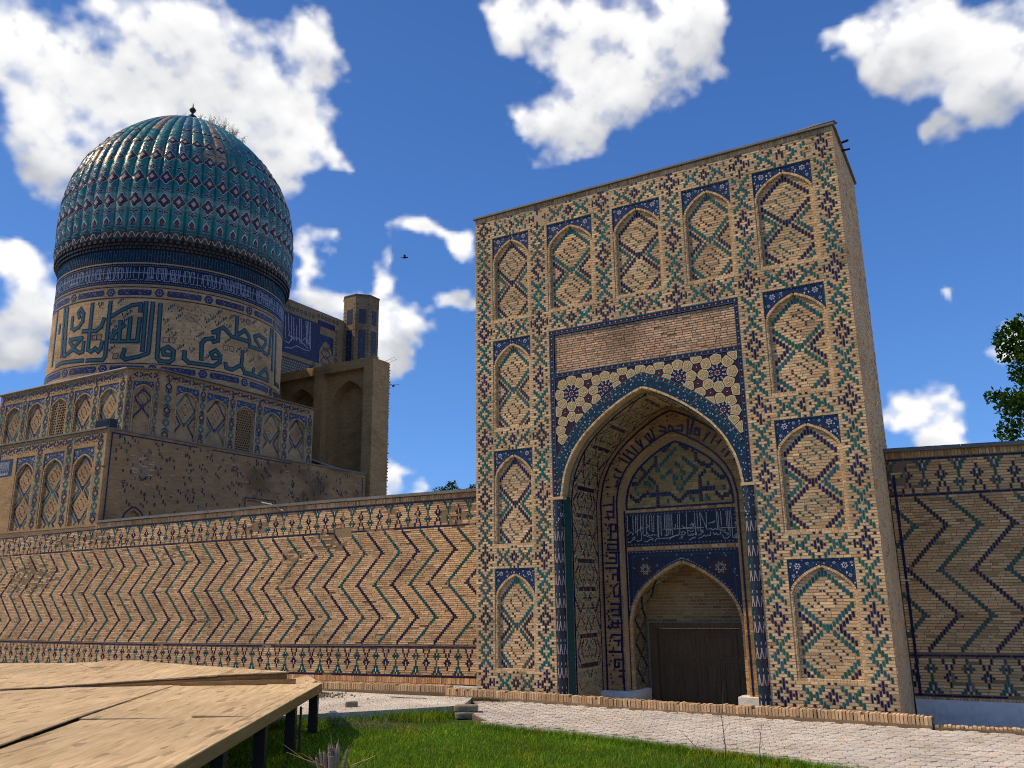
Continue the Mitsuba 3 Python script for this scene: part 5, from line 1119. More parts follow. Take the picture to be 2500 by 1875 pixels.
for zc in (13.66, 17.66):
    for k in range(16):
        t0 = (-44.9 + 22.5 * k) * D2R
        if abs(((t0 / D2R + 37.4 + 180) % 360) - 180) > 105: continue
        hh = 0.17
        pt = Paint(); pt.add(plate(PD, ngon((t0, zc), 0.24, 6, 0, 1 / RD), -0.02, 0.014), (0.020, 0.022, 0.085))
        for j in range(6): pt.add(plate(PD, ngon((t0 + .1 / RD * math.cos(j * 1.047), zc + .1 * math.sin(j * 1.047)), 0.026, 5, 0, 1 / RD), 0, 0.018), (0.45, 0.45, 0.5))
        for sg in (-1, 1): pt.add(cbar([(t0 + sg * .22 / RD, zc - .19), (t0 + sg * .40 / RD, zc + .19)], 0.035, -.02, .016), (0.36, 0.28, 0.09)); pt.add(cbar([(t0 + sg * .40 / RD, zc - .19), (t0 + sg * .22 / RD, zc + .19)], 0.035, -.02, .017), (0.36, 0.28, 0.09))
        pt.build('small_cartouche', mosque)
        t1 = t0 + 11.25 * D2R; w = 0.72
        pt = Paint()
        q = 14; tt = np.linspace(-w, w, q)
        for a, b in zip(tt[:-1], tt[1:]): pt.add(cbar([(t1 + a / RD, zc), (t1 + b / RD, zc)], 0.31, -0.03, 0.012), (0.018, 0.020, 0.075))
        for sg in (-1, 1): pt.add(plate(PD, [(t1 + sg * (w - .05) / RD, zc - .155), (t1 + sg * (w + .13) / RD, zc), (t1 + sg * (w - .05) / RD, zc + .155)][::sg], -0.02, 0.012), (0.018, 0.020, 0.075))
        for j in range(26): 
            a = rng.uniform(-w, w); b = rng.uniform(-.11, .11); e = rng.random() * 6; pt.add(cbar([((t1 + (a + .05 * math.cos(e + f)) / RD), zc + b + .03 * math.sin(e + f)) for f in (0, 1.2, 2.4)], 0.014, 0, 0.017), [(0.25, 0.27, 0.36), (0.30, 0.30, 0.36), (0.05, 0.10, 0.2)][j % 3])
        pt.build('long_cartouche', mosque)
# inscription band on the drum: pale uprights, a long crossing line and knotted letters
pt = Paint(); pb = (0.26, 0.32, 0.44)
for z in (18.20, 19.12):
    for k in range(190): a = -2.35 + k * .0172; pt.add(plate(PD, ngon((a, z), 0.026, 4, 0, 1 / RD), 0, 0.014), (0.20, 0.25, 0.34))
t = np.linspace(-2.3, 0.9, 150); pt.add(cbar(np.stack([t, np.full(150, 18.74)], 1), 0.016, 0, 0.014), pb); pt.add(cbar(np.stack([t, np.full(150, 18.70)], 1), 0.012, 0, 0.013), pb)
r_ = np.random.default_rng(3); a = -2.3
while a < 0.9:
    m = r_.integers(4); top = r_.uniform(18.95, 19.03)
    for o in ((0, .012) if m < 3 else (0,)): pt.add(cbar([(a + o, 18.34 + .1 * r_.random()), (a + o, top)], 0.026, 0, 0.016), pb)
    if m == 0: pt.add(cbar([(a, 18.55), (a - .016, 18.48), (a - .003, 18.40), (a + .018, 18.46), (a + .010, 18.56)], 0.026, 0, 0.016), pb)
    if m == 1: pt.add(cbar([(a + .012, top), (a + .03, top), (a + .03, 18.86)], 0.026, 0, .016), pb)
    x = [(a + .012 + j * .006, 18.33 + .04 * ((j % 3) - 1) * r_.random()) for j in range(5)]; pt.add(cbar(x, 0.026, 0, 0.016), pb)
    if r_.random() < .6: pt.add(plate(PD, ngon((a + .02, 18.84), .03, 5, 0, 1 / RD), 0, .012), (0.06, 0.11, 0.22))
    a += r_.uniform(.026, .044)
pt.build('drum_inscription', mosque, text='pale kufic inscription band running round the blue drum top')
pt = Paint()
for k in range(260):
    a = k * 2 * math.pi / 260
    if abs(((a / D2R + 37.4 + 180) % 360) - 180) > 100: continue
    pt.add(cbar([(a, 19.30), (a, 19.98)], 0.045, -0.01, 0.024), (0.010, 0.060, 0.080))
    if k % 2: pt.add(plate(PD, ngon((a + .012, 19.5 + .2 * (k % 3)), .035, 6, 0, .6 / RD), 0, .016), (0.10, 0.17, 0.22))
pt.build('tile_strips', mosque, kind='stuff')
# overhang of small stalactite cells
obj('overhang', lathe([(RD, 19.98), (RD + .06, 20.05), (RD + .10, 20.2), (RD + .22, 20.32), (RD + .26, 20.5)], AXD, 112), 'm_dark', mosque)
pt = Paint()
for tier, (z, r, n, o) in enumerate(((20.08, .06, 168, 0), (20.24, .14, 168, .5), (20.40, .22, 112, 0))):
    for k in range(n):
        a = (k + o) * 2 * math.pi / n
        if abs(((a / D2R + 37.4 + 180) % 360) - 180) > 105: continue
        pt.add(plate(cylP(RD + r), [(a - .016, z - .07), (a + .016, z - .07), (a + .012, z + .06), (a, z + .10), (a - .012, z + .06)], -0.05, 0.05), tone((0.035, 0.026, 0.026) if tier else (0.028, 0.024, 0.032), .25))
pt.build('stalactite_cells', mosque, kind='stuff')
# ribbed dome
PROF = np.array([(6.20, 20.38), (6.36, 20.52), (6.42, 21.5), (6.44, 22.6), (6.40, 23.6), (6.28, 24.6), (6.02, 25.6), (5.6, 26.6), (5.1, 27.4), (4.4, 28.3), (3.6, 29.1), (2.8, 29.75), (1.9, 30.3), (.9, 30.7), (0.12, 30.86)])
from scipy.interpolate import PchipInterpolator
sp = np.concatenate([[0], np.cumsum(np.hypot(*np.diff(PROF, axis=0).T))]); fr_, fz_ = PchipInterpolator(sp, PROF[:, 0]), PchipInterpolator(sp, PROF[:, 1])
SL = sp[-1]; NR, TH0 = 56, -39.87
s_of_z = lambda z: float(np.interp(z, fz_(np.linspace(0, SL, 400)), np.linspace(0, SL, 400)))
def rib(k):
    t0 = (TH0 + k * 360 / NR) * D2R; dt = 2 * math.pi / NR
    def P(u, s, h):
        u, s, h = np.broadcast_arrays(np.asarray(u, float), np.asarray(s, float), np.asarray(h, float)); s = np.clip(s, 0, SL)
        r, z = fr_(s), fz_(s); e = 0.02; dr_, dz_ = fr_(np.minimum(s + e, SL)) - fr_(np.maximum(s - e, 0)), fz_(np.minimum(s + e, SL)) - fz_(np.maximum(s - e, 0)); L = np.hypot(dr_, dz_)
        nr, nz = dz_ / L, -dr_ / L; B = 0.20 * r / 6.4
        hh = h - B * (1 - np.sqrt(np.maximum(0, 1 - (2 * u) ** 2 * .96)))
        a = t0 + u * dt; rr = r + nr * hh
        return np.stack([AXD[0] + rr * np.cos(a), AXD[1] + rr * np.sin(a), z + nz * hh], -1)
    return P
def contour(s, wu, ws, lob):
    t = np.linspace(0, 2 * math.pi, 25)[:-1]; r = 1 + lob * np.cos(4 * t) + 0.5 * lob * np.abs(np.sin(4 * t))
    c_, n_ = np.cos(t), np.sin(t); k = 1 / (np.abs(c_) ** 1.25 + np.abs(n_) ** 1.25) ** .8
    return lambda f: np.stack([f * wu * r * k * c_, s + f * ws * r * k * n_], 1)
gu_ = np.linspace(-.5, .5, 11); gs_ = np.concatenate([np.linspace(0, SL * .6, 26), np.linspace(SL * .6, SL, 24)[1:]])
for k in range(NR):
    P = rib(k); A_, B_ = np.meshgrid(gu_, gs_); V = P(A_.ravel(), B_.ravel(), np.zeros(A_.size)); n = 11; F = []
    for j in range(len(gs_) - 1):
        for i in range(n - 1): q = j * n + i; F += [[q, q + 1, q + 1 + n], [q, q + 1 + n, q + n]]
    rk = obj('dome_rib', tm(V, F), 'm_teal', mosque, smooth=True)
    if abs(((TH0 + k * 360 / NR + 37.4 + 180) % 360) - 180) > 92: continue
    for z, big, sc in ((22.0, 0, 1), (22.62, 1, 1), (23.3, 0, 1), (24.0, 1, 1), (24.62, 0, 1), (25.38, 1, .92), (25.96, 0, .75), (26.56, 1, .8), (27.12, 0, .55), (27.7, 1, .5)):
        if z > 25.6 and rng.random() < .22 or (z > 27 and rng.random() < .4): continue
        s = s_of_z(z); pt = Paint(); tn = rng.uniform(.75, 1.25); R_ = float(fr_(s)); sc_ = sc
        red = np.array((0.080, 0.030, 0.036)) * tn; dark = np.array((0.016, 0.010, 0.028)); pale = np.array((0.44, 0.47, 0.46))
        if big:
            c1 = contour(s, 0.45, 0.41 * sc_, 0.09)
            for f, h, col in ((1.0, .012, pale), (.90, .018, dark), (.70, .024, red), (.46, .030, dark), (.36, .035, (.36, .33, .33))): pt.add(plate(P, c1(f), -0.02, h), col)
        else:
            c1 = contour(s, 0.20, 0.175 * sc_, 0.05)
            for sg in (-1, 1):
                w = np.array([(0.10, -.05), (.30, -.065), (.42, 0), (.30, .065), (.10, .05)]) * [sg, sc_]
                w = w if sg > 0 else w[::-1]
                for f, h, col in ((1.0, .010, pale), (.78, .016, dark), (.5, .02, red)): c0 = w.mean(0); pt.add(plate(P, (w - c0) * f + c0 + [0, s], -0.02, h), col)
            for f, h, col in ((1.0, .013, pale), (.84, .019, dark)): pt.add(plate(P, c1(f), -0.02, h), col)
            for j in range(4): a = j * math.pi / 2 + math.pi / 4; pt.add(plate(P, ngon((.062 * math.cos(a), s + .05 * math.sin(a) * sc_), .034, 4, math.pi / 4, .85), 0, .026), (.40, .40, .42))
        pt.build('glazed_motif', rk)
    pt = Paint(); s0 = s_of_z(21.12)
    o = np.array([(-.40, 0), (-.26, .10), (-.16, .06), (-.10, .16), (-.20, .26), (-.22, .36), (0, .58), (.22, .36), (.20, .26), (.10, .16), (.16, .06), (.26, .10), (.40, 0)])[::-1]
    for f, h, col in ((1.12, .012, (0.44, .48, .45)), (.86, .018, (0.020, 0.012, 0.03)), (.6, .024, (0.11, 0.034, 0.032))):
        c0 = np.array([0, .2]); pt.add(plate(P, (o - c0) * f + c0 + [0, s0], -0.02, h, (0, s0 + .2)), col)
    for z, w, col in ((21.06, .09, (0.012, .08, .12)), (20.98, .03, (.10, .22, .22))):
        s = s_of_z(z); uu = np.linspace(-.46, .46, 9); pt.add(bar(P, np.stack([uu, np.full(9, s)], 1), w, -0.02, .05), col)
    s = s_of_z(20.72); uu = np.linspace(-.47, .47, 9)
    for a, b in zip(uu[:-1], uu[1:]): pt.add(plate(P, [(a, s - .2), (b, s - .2), (b, s + .2), (a, s + .2)], -0.02, .006), (0.055, 0.040, 0.030))
    uu = np.linspace(-.46, .46, 13); zig = np.array([.11, .02, -.12, -.12, .02, .12, .13, .12, .02, -.12, -.12, .02, .11])
    pt.add(bar(P, np.stack([uu, s + zig], 1), 0.036, 0, .016), (0.52, .46, .36))
    for u_ in (-.2, 0, .2): pt.add(plate(P, ngon((u_, s + (.04 if u_ == 0 else .0)), .05, 5, 0, .9), 0, .014), (0.13, .05, .035) if u_ else (0.02, .09, .10))
    pt.build('border_motif', rk)
obj('dome_core', lathe([(6.0, 20.2), (6.0, 24.5), (5.0, 27.0), (3.0, 29.3), (.05, 30.6)], AXD, 40), 'm_dark', mosque)
obj('finial', lathe([(0.14, 30.8), (.10, 30.95), (.09, 31.05), (.26, 31.18), (.30, 31.30), (.24, 31.42), (.09, 31.52), (.07, 31.66), (.17, 31.76), (.20, 31.86), (.14, 31.95), (.05, 32.02), (.02, 32.3), (0.001, 32.32)], AXD, 20), 'm_black', mosque, smooth=True)
mg.build('glazed_brick', 'glazed_brickwork', 'm_glaze', mosque)
obj('tin_flashing', cat_([beam((-24.7, 19.78, 11.0), (-21.0, 19.78, 9.72), .5, .04, (0, 0, 1))]), 'm_lightcap', mosque)
# dry weeds on the dome top
wc = 0
WEED = ['leftmost but one dry weed tuft on the dome top outline', 'sparse weed tuft on the dome left of the finial', 'leftmost tiny weed on the left shoulder of the dome', 'weed nearest the left foot of the finial', 'thin weed just right of the finial foot', 'brown dry weed tuft right of the finial', 'tallest bushy brown weed on the right shoulder of the dome', 'brown weed right of the tallest one on the dome shoulder', 'lowest weed at the right end of the row on the dome', 'small weed between the two left tufts on the dome top']
for th, s_f, hh, n, dry in ((-128, .86, .55, 14, 1), (-100, .93, .45, 12, 0), (-150, .78, .4, 10, 0), (-75, .97, .35, 10, 1), (5, .955, .6, 14, 0), (18, .90, .8, 22, 1), (24, .85, .9, 26, 1), (28, .80, .85, 24, 1), (32, .76, .5, 16, 1), (-115, .90, .4, 9, 0)):
    s = SL * s_f; r, z = float(fr_(s)), float(fz_(s)); p0 = np.array([AXD[0] + r * math.cos(th * D2R), AXD[1] + r * math.sin(th * D2R), z - .05]); ms = []
    for k in range(n):
        b = p0 + np.array([rng.normal(0, .09), rng.normal(0, .09), rng.normal(0, .03)]); d = np.array([rng.normal(0, .35), rng.normal(0, .35), 1.0]); d /= np.linalg.norm(d); L = hh * rng.uniform(.5, 1.1)
        ms.append(tube([b, b + d * L * .5 + rng.normal(0, .03, 3), b + d * L + rng.normal(0, .06, 3)], .013, .005, 3))
        for q in range(3): e = b + d * L * rng.uniform(.4, 1); ms.append(tube([e, e + np.array([rng.normal(0, .12), rng.normal(0, .12), rng.uniform(.02, .15)])], .010, .004, 3))
    mm = cat_(ms); col = np.tile(np.array((0.30, 0.22, 0.09) if dry else (0.13, 0.13, 0.05)) * rng.uniform(.8, 1.2), (len(mm.vertices), 1))
    obj('dry_weed', mm, 'm_leaf', None, color=col, text=WEED[wc], cat='weed', group='dry weeds on the dome top'); wc += 1
# ------------------------------------------------------------------ buildings behind the mosque
annex = thing('brick_annex', 'unfinished brown brick block with arched recesses beside the dome', 'building')
YA = 20.0
fr2 = sbox(-30.0, 5.0, -20.1, 17.03).difference(unary_union([sbox(-28.2, 8.5, -24.93, 16.52), sbox(-24.2, 8.5, -20.87, 16.50)]))
obj('wall', slab_xz(fr2, YA, YA + .45), 'm_annex', annex)
ar = unary_union([Polygon(arch_pts(1.45, 14.3, 15.95, -22.42, foot=8.4)), Polygon(arch_pts(1.45, 14.3, 15.95, -26.5, foot=8.4))])
obj('wall', slab_xz(sbox(-29.9, 5.0, -20.3, 17.0).difference(ar), YA + .452, YA + 1.3), 'm_annex', annex)
obj('wall', bx(-29.9, -20.3, YA + 1.302, YA + 1.6, 5, 17.0), 'm_annex', annex)
obj('wall', bx(-20.298, -20.102, YA + .452, YA + 1.6, 5, 17.02), 'm_annex', annex)
pt = Paint()
for k, z in enumerate(np.arange(5.2, 17.0, 0.095)): 
    if k % 2: pt.add(bx(-20.3, -20.11 + rng.uniform(-.05, 0.0), YA + 1.6, YA + 1.6 + rng.uniform(.06, .16), z, z + .085), tone((0.36, 0.25, 0.14)))
pt.build('toothing_brick', annex, 'm_brick', kind='stuff')
pt = Paint()
for k, x in enumerate(np.arange(-29.9, -20.2, 0.30)): pt.add(bx(x, x + .28, YA + .02, YA + .4, 17.03, 17.03 + rng.uniform(.02, .09)), tone((0.40, 0.28, 0.15)))
pt.build('top_brick', annex, 'm_brick', kind='stuff')
obj('bent_wire', cat_([tube([(-20.4, YA + 1.2, 17.0), (-20.0, YA + 1.3, 17.12), (-19.5, YA + 1.35, 17.25)], .012, .012, 3), tube([(-20.4, YA + 1.3, 16.9), (-19.9, YA + 1.4, 17.0), (-19.4, YA + 1.45, 17.13)], .012, .012, 3)]), 'm_dark', annex)
XP = -30.5
pish = thing('tiled_gate_wall', 'high tiled wall with blue inscription panel right of the dome', 'wall')
PP = plane((XP, 0, 0), (0, 1, 0), (1, 0, 0))
brick_mat('m_far', (0.20, 0.15, 0.085), (0.33, 0.25, 0.145), 0.09, 0.3, 0.3, 0.004)
obj('wall', bx(XP - 3, XP, 14, 28.9, 5, 23.75), 'm_far', pish)
pt = Paint()
pt.add(bar(PP, [(22.3, 21.2), (25.2, 21.2)], 3.05, -0.05, 0.02), (0.020, 0.022, 0.075)); pt.build('inscription_ground', pish)
pt = Paint()
for s in PISH: pt.add(bar(PP, np.array(s).reshape(-1, 2), 0.045, 0, 0.032), (0.42, 0.43, 0.47))
r_ = np.random.default_rng(6)
for k in range(60): y, z, e = r_.uniform(22.4, 25.2), r_.uniform(19.9, 22.5), r_.random() * 6; pt.add(bar(PP, [(y + .12 * math.cos(e + f), z + .12 * math.sin(e + f)) for f in (0, 1, 2)], .02, 0, .026), (.10, .12, .22))
pt.build('inscription_lettering', pish)
pt = Paint(); pt.add(bar(PP, [(22.45, 18.6), (25.2, 18.6)], 1.5, -.05, .015), (0.035, 0.030, 0.035))
for i in range(14):
    for j in range(7): pt.add(plate(PP, ngon((22.3 + i * .22 + .11 * (j % 2), 17.95 + j * .2), .088, 6), 0, .03), (0.24, 0.21, 0.15))
pt.build('hexagon_panel', pish)
pt = Paint(); pt.add(bar(PP, [(26.15, 22.83), (27.75, 22.83)], .42, -.05, .02), NAVY2); pt.build('small_panel', pish)
spandrel(pish, PP, 26.98, 0.8, 20.6, 21.6, 21.98, 0.02, 0.72, 91, False)
pt = Paint(); pt.add(bar(PP, dense(arch_pts(.66, 20.5, 21.5, 26.98, foot=17), 40), .05, -.02, .02), (.30, .22, .1))
for j in range(6):
    z = 17.5 + j * .62; pt.add(bar(PP, [(26.5, z), (26.98, z + .45), (27.5, z)], .05, -.02, .02), (0.02, .03, .06)); pt.add(bar(PP, [(26.5, z + .6), (26.98, z + .15), (27.5, z + .6)], .05, -.02, .022), (0.02, .03, .06))
for y0_, y1_, z in ((22, 25.6, 23.15), (25.9, 28.3, 23.35)):
    for y in np.arange(y0_, y1_, .42): pt.add(bar(PP, [(y, z), (y + .14, z + .16), (y + .28, z), (y + .14, z - .16), (y, z)], .05, -.02, .02), (0.03, .05, .06))
for z in np.arange(17.5, 22.8, .45): pt.add(bar(PP, [(28.1, z), (28.25, z + .15), (28.1, z + .3), (27.95, z + .15), (28.1, z)], .05, -.02, .02), (0.03, .05, .06)); pt.add(bar(PP, [(25.75, z), (25.9, z + .15), (25.75, z + .3), (25.6, z + .15), (25.75, z)], .05, -.02, .02), (0.03, .05, .06))
pt.build('diamond_ornament', pish, kind='stuff')
tw = thing('octagonal_tower', 'octagonal brick tower stump with blue tiled faces behind the annex', 'tower')
tc_ = np.array([-29.95, 30.3]); RT = 1.46
op_ = np.array([[tc_[0] + RT * math.cos(math.pi / 8 + k * math.pi / 4), tc_[1] + RT * math.sin(math.pi / 8 + k * math.pi / 4)] for k in range(8)])
obj('shaft', slab_xy(Polygon(op_), 5, 25.75), 'm_far', tw); obj('roof_edge', slab_xy(Polygon(op_).buffer(.06, join_style=2), 25.75, 25.82), 'm_cap', tw)
for k in range(8):
    a, b = op_[k], op_[(k + 1) % 8]; m = (a + b) / 2; U = (b - a) / np.linalg.norm(b - a); N_ = np.array([U[1], -U[0]])
    if N_ @ (CAM[:2] - m) < 0: continue
    Pq = plane((*m, 0), (*U, 0), (*N_, 0)); pt = Paint()
    for z0_, z1_ in ((18.0, 22.9), (23.4, 24.6)): pt.add(bar(Pq, [(0, z0_ + .2), (0, z1_ - .2)], .56, -.03, .02), (0.030, 0.036, 0.075))
    for j in range(50): pt.add(plate(Pq, ngon((rng.uniform(-.22, .22), rng.uniform(18, 22.8)), .035, 5), 0, .03), [(.25, .26, .28), (.03, .12, .14), (.2, .12, .04)][j % 3])
    for z in np.arange(17.8, 25.2, .3):
        for sg in (-1, 1): pt.add(plate(Pq, ngon((sg * .43, z), .05, 4), -.02, .02), (0.03, .04, .07))
    pt.build('tile_panel', tw)

# ------------------------------------------------------------------ ground, paving, lawn
LAWN = -0.14
def sheet(name, g, z, m, kind='structure', zf=None, th=0.3):
    mm = slab_xy(g, z - th, z)
    if zf is not None:
        v = mm.vertices.copy(); t = v[:, 2] > z - 1e-6; v[t, 2] = [zf(x, y) for x, y in v[t, :2]]; mm = tm(v, mm.faces)
    return obj(name, mm, m, kind=kind)
sheet('ground', sbox(-900, -700, 900, 1200), -0.58, 'm_ground', th=0.5)
pave_g = Polygon([(0.2, -0.36), (1.45, -2.55), (2.41, -3.65), (5.62, -4.20), (8.04, -4.78), (10.0, -5.37), (17.5, -7.7), (17.5, -1.3), (10.65, -1.05)])
sheet('paving', pave_g, -0.026, 'm_joint')
lawn_g = Polygon([(-26, -40), (30, -40), (30, -11.4), (17.5, -7.66), (10.0, -5.33), (8.04, -4.74), (5.62, -4.16), (2.41, -3.61), (1.6, -2.72), (1.1, -2.42), (-1.3, -5.2), (-4.2, -8.7), (-26, -14)])
sheet('lawn_soil', lawn_g, LAWN, 'm_soil')
a = np.array([1.12, -2.40]); b = np.array([-4.1, -8.62]); nl = np.array([-(b - a)[1], (b - a)[0]]); nl /= np.linalg.norm(nl); nl = nl if nl @ (np.array([-4, 0]) - a) > 0 else -nl
slab_g = Polygon([a, b, (-14, -12.5), (-14, -0.4), (-0.75, -0.34), (0.15, -0.42)])
def slab_z(x, y): return 0.10 - 0.11 * min(1, max(0, ((np.array([x, y]) - a) @ nl) / 3.2))
q = []
for (x0, y0), (x1, y1) in zip(list(slab_g.exterior.coords)[:-1], list(slab_g.exterior.coords)[1:]): q += [(x0 + (x1 - x0) * t, y0 + (y1 - y0) * t) for t in np.linspace(0, 1, 8)[:-1]]
from scipy.spatial import Delaunay
grid = [(x, y) for x in np.arange(-13.5, 1, .5) for y in np.arange(-12, 0, .5) if slab_g.buffer(-.12).contains(Point(x, y))]
pts = np.array(q + grid); tri = Delaunay(pts).simplices; tri = np.array([t for t in tri if slab_g.buffer(.01).contains(Point(*pts[t].mean(0)))])
zz_ = np.array([slab_z(*p) for p in pts]) + (meshkit.fbm(np.c_[pts * .8, pts[:, :1] * 0], 3, 1) - .5) * .02
cr = np.cross(np.c_[pts[tri[:, 1]] - pts[tri[:, 0]]], np.c_[pts[tri[:, 2]] - pts[tri[:, 0]]]); tri[cr < 0] = tri[cr < 0][:, ::-1]
n_ = len(pts); top = np.c_[pts, zz_]; nb_ = len(q); F = list(tri); bot = np.c_[pts[:nb_], np.full(nb_, -.5)]
for i in range(nb_): j = (i + 1) % nb_; F += [[i, n_ + j, j], [i, n_ + i, n_ + j]]; F += [[j, n_ + j, i], [n_ + j, n_ + i, i]]
obj('concrete_slab', tm(np.vstack([top, bot]), F), 'm_conc', kind='structure')
# hexagonal pavers
hx = Bricks(); ex, ey = np.array([.966, -.26]), np.array([.26, .966]); pv = []
for i in range(-10, 90):
    for j in range(-50, 50):
        L, Wd = 0.235, 0.205
        cpt = np.array([0.5, -3.0]) + ex * (i * L * 0.80) + ey * (j * Wd + (i % 2) * Wd / 2)
        if not pave_g.buffer(-0.06).contains(Point(*cpt)): continue
        pv.append(cpt)
pv = np.array(pv); pv = pv[np.argsort(((pv - CAM[:2]) ** 2).sum(1) + 1000 * (np.abs((pv - CAM[:2]) @ np.array([.86, .51])) > .66 * ((pv - CAM[:2]) @ np.array([-.51, .86]))))]
ms, cs = [], []
hexr = np.array([(-.128, 0), (-.068, -.1), (.068, -.1), (.128, 0), (.068, .1), (-.068, .1)])
for k, cpt in enumerate(pv):
    h = hexr * 0.90 + rng.normal(0, .003, (6, 2)); z = rng.normal(0, .0035); tilt = rng.normal(0, .006, 2)
    o = cpt + h[:, :1] * ex + h[:, 1:] * ey; i = cpt + .94 * (h[:, :1] * ex + h[:, 1:] * ey)
    zt = z + (o - cpt) @ tilt
    V = np.vstack([np.c_[o, np.full(6, -.03)], np.c_[o, zt - .006], np.c_[i, zt], [[*cpt, z + .001]]]); F = []
    for t in range(6): u = (t + 1) % 6; F += [[t, u, u + 6], [t, u + 6, t + 6], [t + 6, u + 6, u + 12], [t + 6, u + 12, t + 12], [t + 12, u + 12, 18]]
    st = meshkit.fbm(np.array([[cpt[0] * 1.2, cpt[1] * 1.2, 0]]), 3, 9)[0]
    col = np.array((0.48, 0.445, 0.385)) * rng.uniform(.88, 1.07) * (1.14 - .36 * st) * (np.array([1.0, .93, .86]) if rng.random() < .15 else 1)
    mm, cc = tm(V, F), np.tile(col, (19, 1))
    if k < 300: obj('paver', mm, 'm_brick', 'paving', color=cc)
    else: ms.append(mm); cs.append(cc)
obj('paver_field', cat_(ms), 'm_brick', 'paving', color=np.concatenate(cs), kind='stuff')
# lawn edge kerb
obj('edging', cat_([beam((x0, y0, -.07), (x1, y1, -.07), .06, .12) for (x0, y0), (x1, y1) in zip([(2.43, -3.64), (5.62, -4.185), (8.04, -4.765), (10.0, -5.355)], [(5.60, -4.18), (8.02, -4.76), (9.98, -5.35), (17.5, -7.69)])]), 'm_conc', 'paving')
# brick kerbs on edge
def kerb(text, p0, p1, ztop, h, wave=0.012, dep=0.22, dip=None):
    t = thing('brick_kerb', text, 'kerb', None); p0, p1 = np.array(p0, float), np.array(p1, float); L = np.linalg.norm(p1 - p0); d = (p1 - p0) / L; s = np.array([-d[1], d[0]])
    n = int(L / 0.069); ms, cs = [], []
    near = np.argsort([np.hypot(*(p0 + d * (i + .5) * L / n - CAM[:2])) for i in range(n)])[:300]
    for i in range(n):
        cpt = p0 + d * (i + .5) * L / n + s * (dep / 2 + rng.normal(0, .006)); zt = ztop(i / n) + rng.normal(0, wave * .6) - (.05 * rng.random() if rng.random() < .06 else 0)
        a, w = L / n * .5 * rng.uniform(.72, .89), dep / 2; b0 = zt - h + .05
        yaw = rng.normal(0, .02); dd, ss = d * math.cos(yaw) + s * math.sin(yaw), -d * math.sin(yaw) + s * math.cos(yaw); V = []
        for z, f in ((b0, 1), (zt - .010, 1), (zt, .86)):
            for sx, sy in ((-1, -1), (1, -1), (1, 1), (-1, 1)): V.append([*(cpt + dd * sx * a * f + ss * sy * (w - (1 - f) * .06)), z + rng.normal(0, .003)])
        F = [[8, 9, 10], [8, 10, 11]]
        for k in (0, 4):
            for q in range(4): u = (q + 1) % 4; F += [[k + q, k + u, k + u + 4], [k + q, k + u + 4, k + q + 4]]
        col = tone(np.array((0.50, 0.35, 0.20)), .16); mm, cc = tm(V, F), np.tile(col, (12, 1))
        if i in near: obj('brick', mm, 'm_brick', t, color=cc)
        else: ms.append(mm); cs.append(cc)
    if ms: obj('brickwork', cat_(ms), 'm_brick', t, color=np.concatenate(cs), kind='stuff')
    bs, js = [], []
    for f in np.arange(0, 1, .05):
        a_, b_ = p0 + d * L * f + s * dep / 2, p0 + d * L * (f + .05) + s * dep / 2; bs.append(beam((*a_, ztop(f + .025) - h - .06), (*b_, ztop(f + .025) - h - .06), dep + .02, .23)); js.append(beam((*a_, ztop(f + .025) - h * .55 - .012), (*b_, ztop(f + .025) - h * .55 - .012), dep - .05, h * .9))
    obj('footing', cat_(bs), 'm_mortar_old', t); obj('joint_mortar', cat_(js), 'm_joint', t)
    return t
kerb('low brick kerb running along the foot of the tiled portal', (-0.75, -0.335), (10.66, -1.06), lambda f: 0.20 + 0.015 * math.sin(f * 9), 0.21)
kerb('brick kerb at the back of the concrete slab below the zigzag wall', (-13.5, -1.0), (-0.80, -0.05), lambda f: 0.14 + 0.10 * f, 0.22)
kerb('lowest brick kerb beside the paving at the far right', (10.70, -1.02), (17.5, -0.75), lambda f: 0.055 + .02 * f, 0.09)
# end stones of the slab, a loose stone, gravel, a stick
def stone(name, cpt, size, text, yaw, col, seed, group=None):
    m = trimesh.creation.icosphere(3); v = m.vertices; p = np.sign(v) * np.abs(v) ** 0.38; p /= np.abs(p).max(0)
    p = p * np.array(size) / 2; p += (meshkit.fbm(p * 9 + seed, 4, seed)[:, None] - .5) * v * 0.05 * 2 * min(size) * 1.6
    cy, sy = math.cos(yaw), math.sin(yaw); p = p @ np.array([[cy, sy, 0], [-sy, cy, 0], [0, 0, 1]]) + np.array(cpt)
    nz = meshkit.fbm(p * 14, 3, 3); cc = np.tile(np.array(col), (len(p), 1))
    return obj(name, tm(p, m.faces), 'm_stone', smooth=True, text=text, cat='stone', group=group)
mat('m_stone', mikit.proc(lambda p, n, uv: mix((0.13, 0.11, 0.08), (0.34, 0.29, 0.21), fbm(p.x * 9, p.y * 9, p.z * 9, 4))), 0.95, 0.1)
yb = math.atan2(.49, .87)
stone('stone_block', (1.38, -2.62, 0.085), (.54, .28, .145), 'upper rough stone block at the corner of the concrete slab', yb, 0, 3)
stone('stone_block', (1.42, -2.63, -0.06), (.56, .30, .15), 'lower rough stone block half sunk in the grass under another block', yb + .06, 0, 8)
stone('loose_stone', (-1.32, -3.33, 0.115), (.28, .17, .13), 'loose grey brown stone lying alone on the concrete slab', yb, 0, 14)
ms = []
for k in range(420):
    r_1, t_ = abs(rng.normal(0, .42)), rng.random() * 6.3; x, y = -4.25 + 1.5 * r_1 * math.cos(t_), -1.45 + .8 * r_1 * math.sin(t_); s = rng.uniform(.012, .04)
    m = trimesh.creation.icosphere(0); v = m.vertices * s * rng.uniform(.6, 1.2, 3) + [x, y, slab_z(x, y) + .12 * max(0, 1 - r_1 * 1.5) * rng.random() + s * .3]; ms.append(tm(v, m.faces))
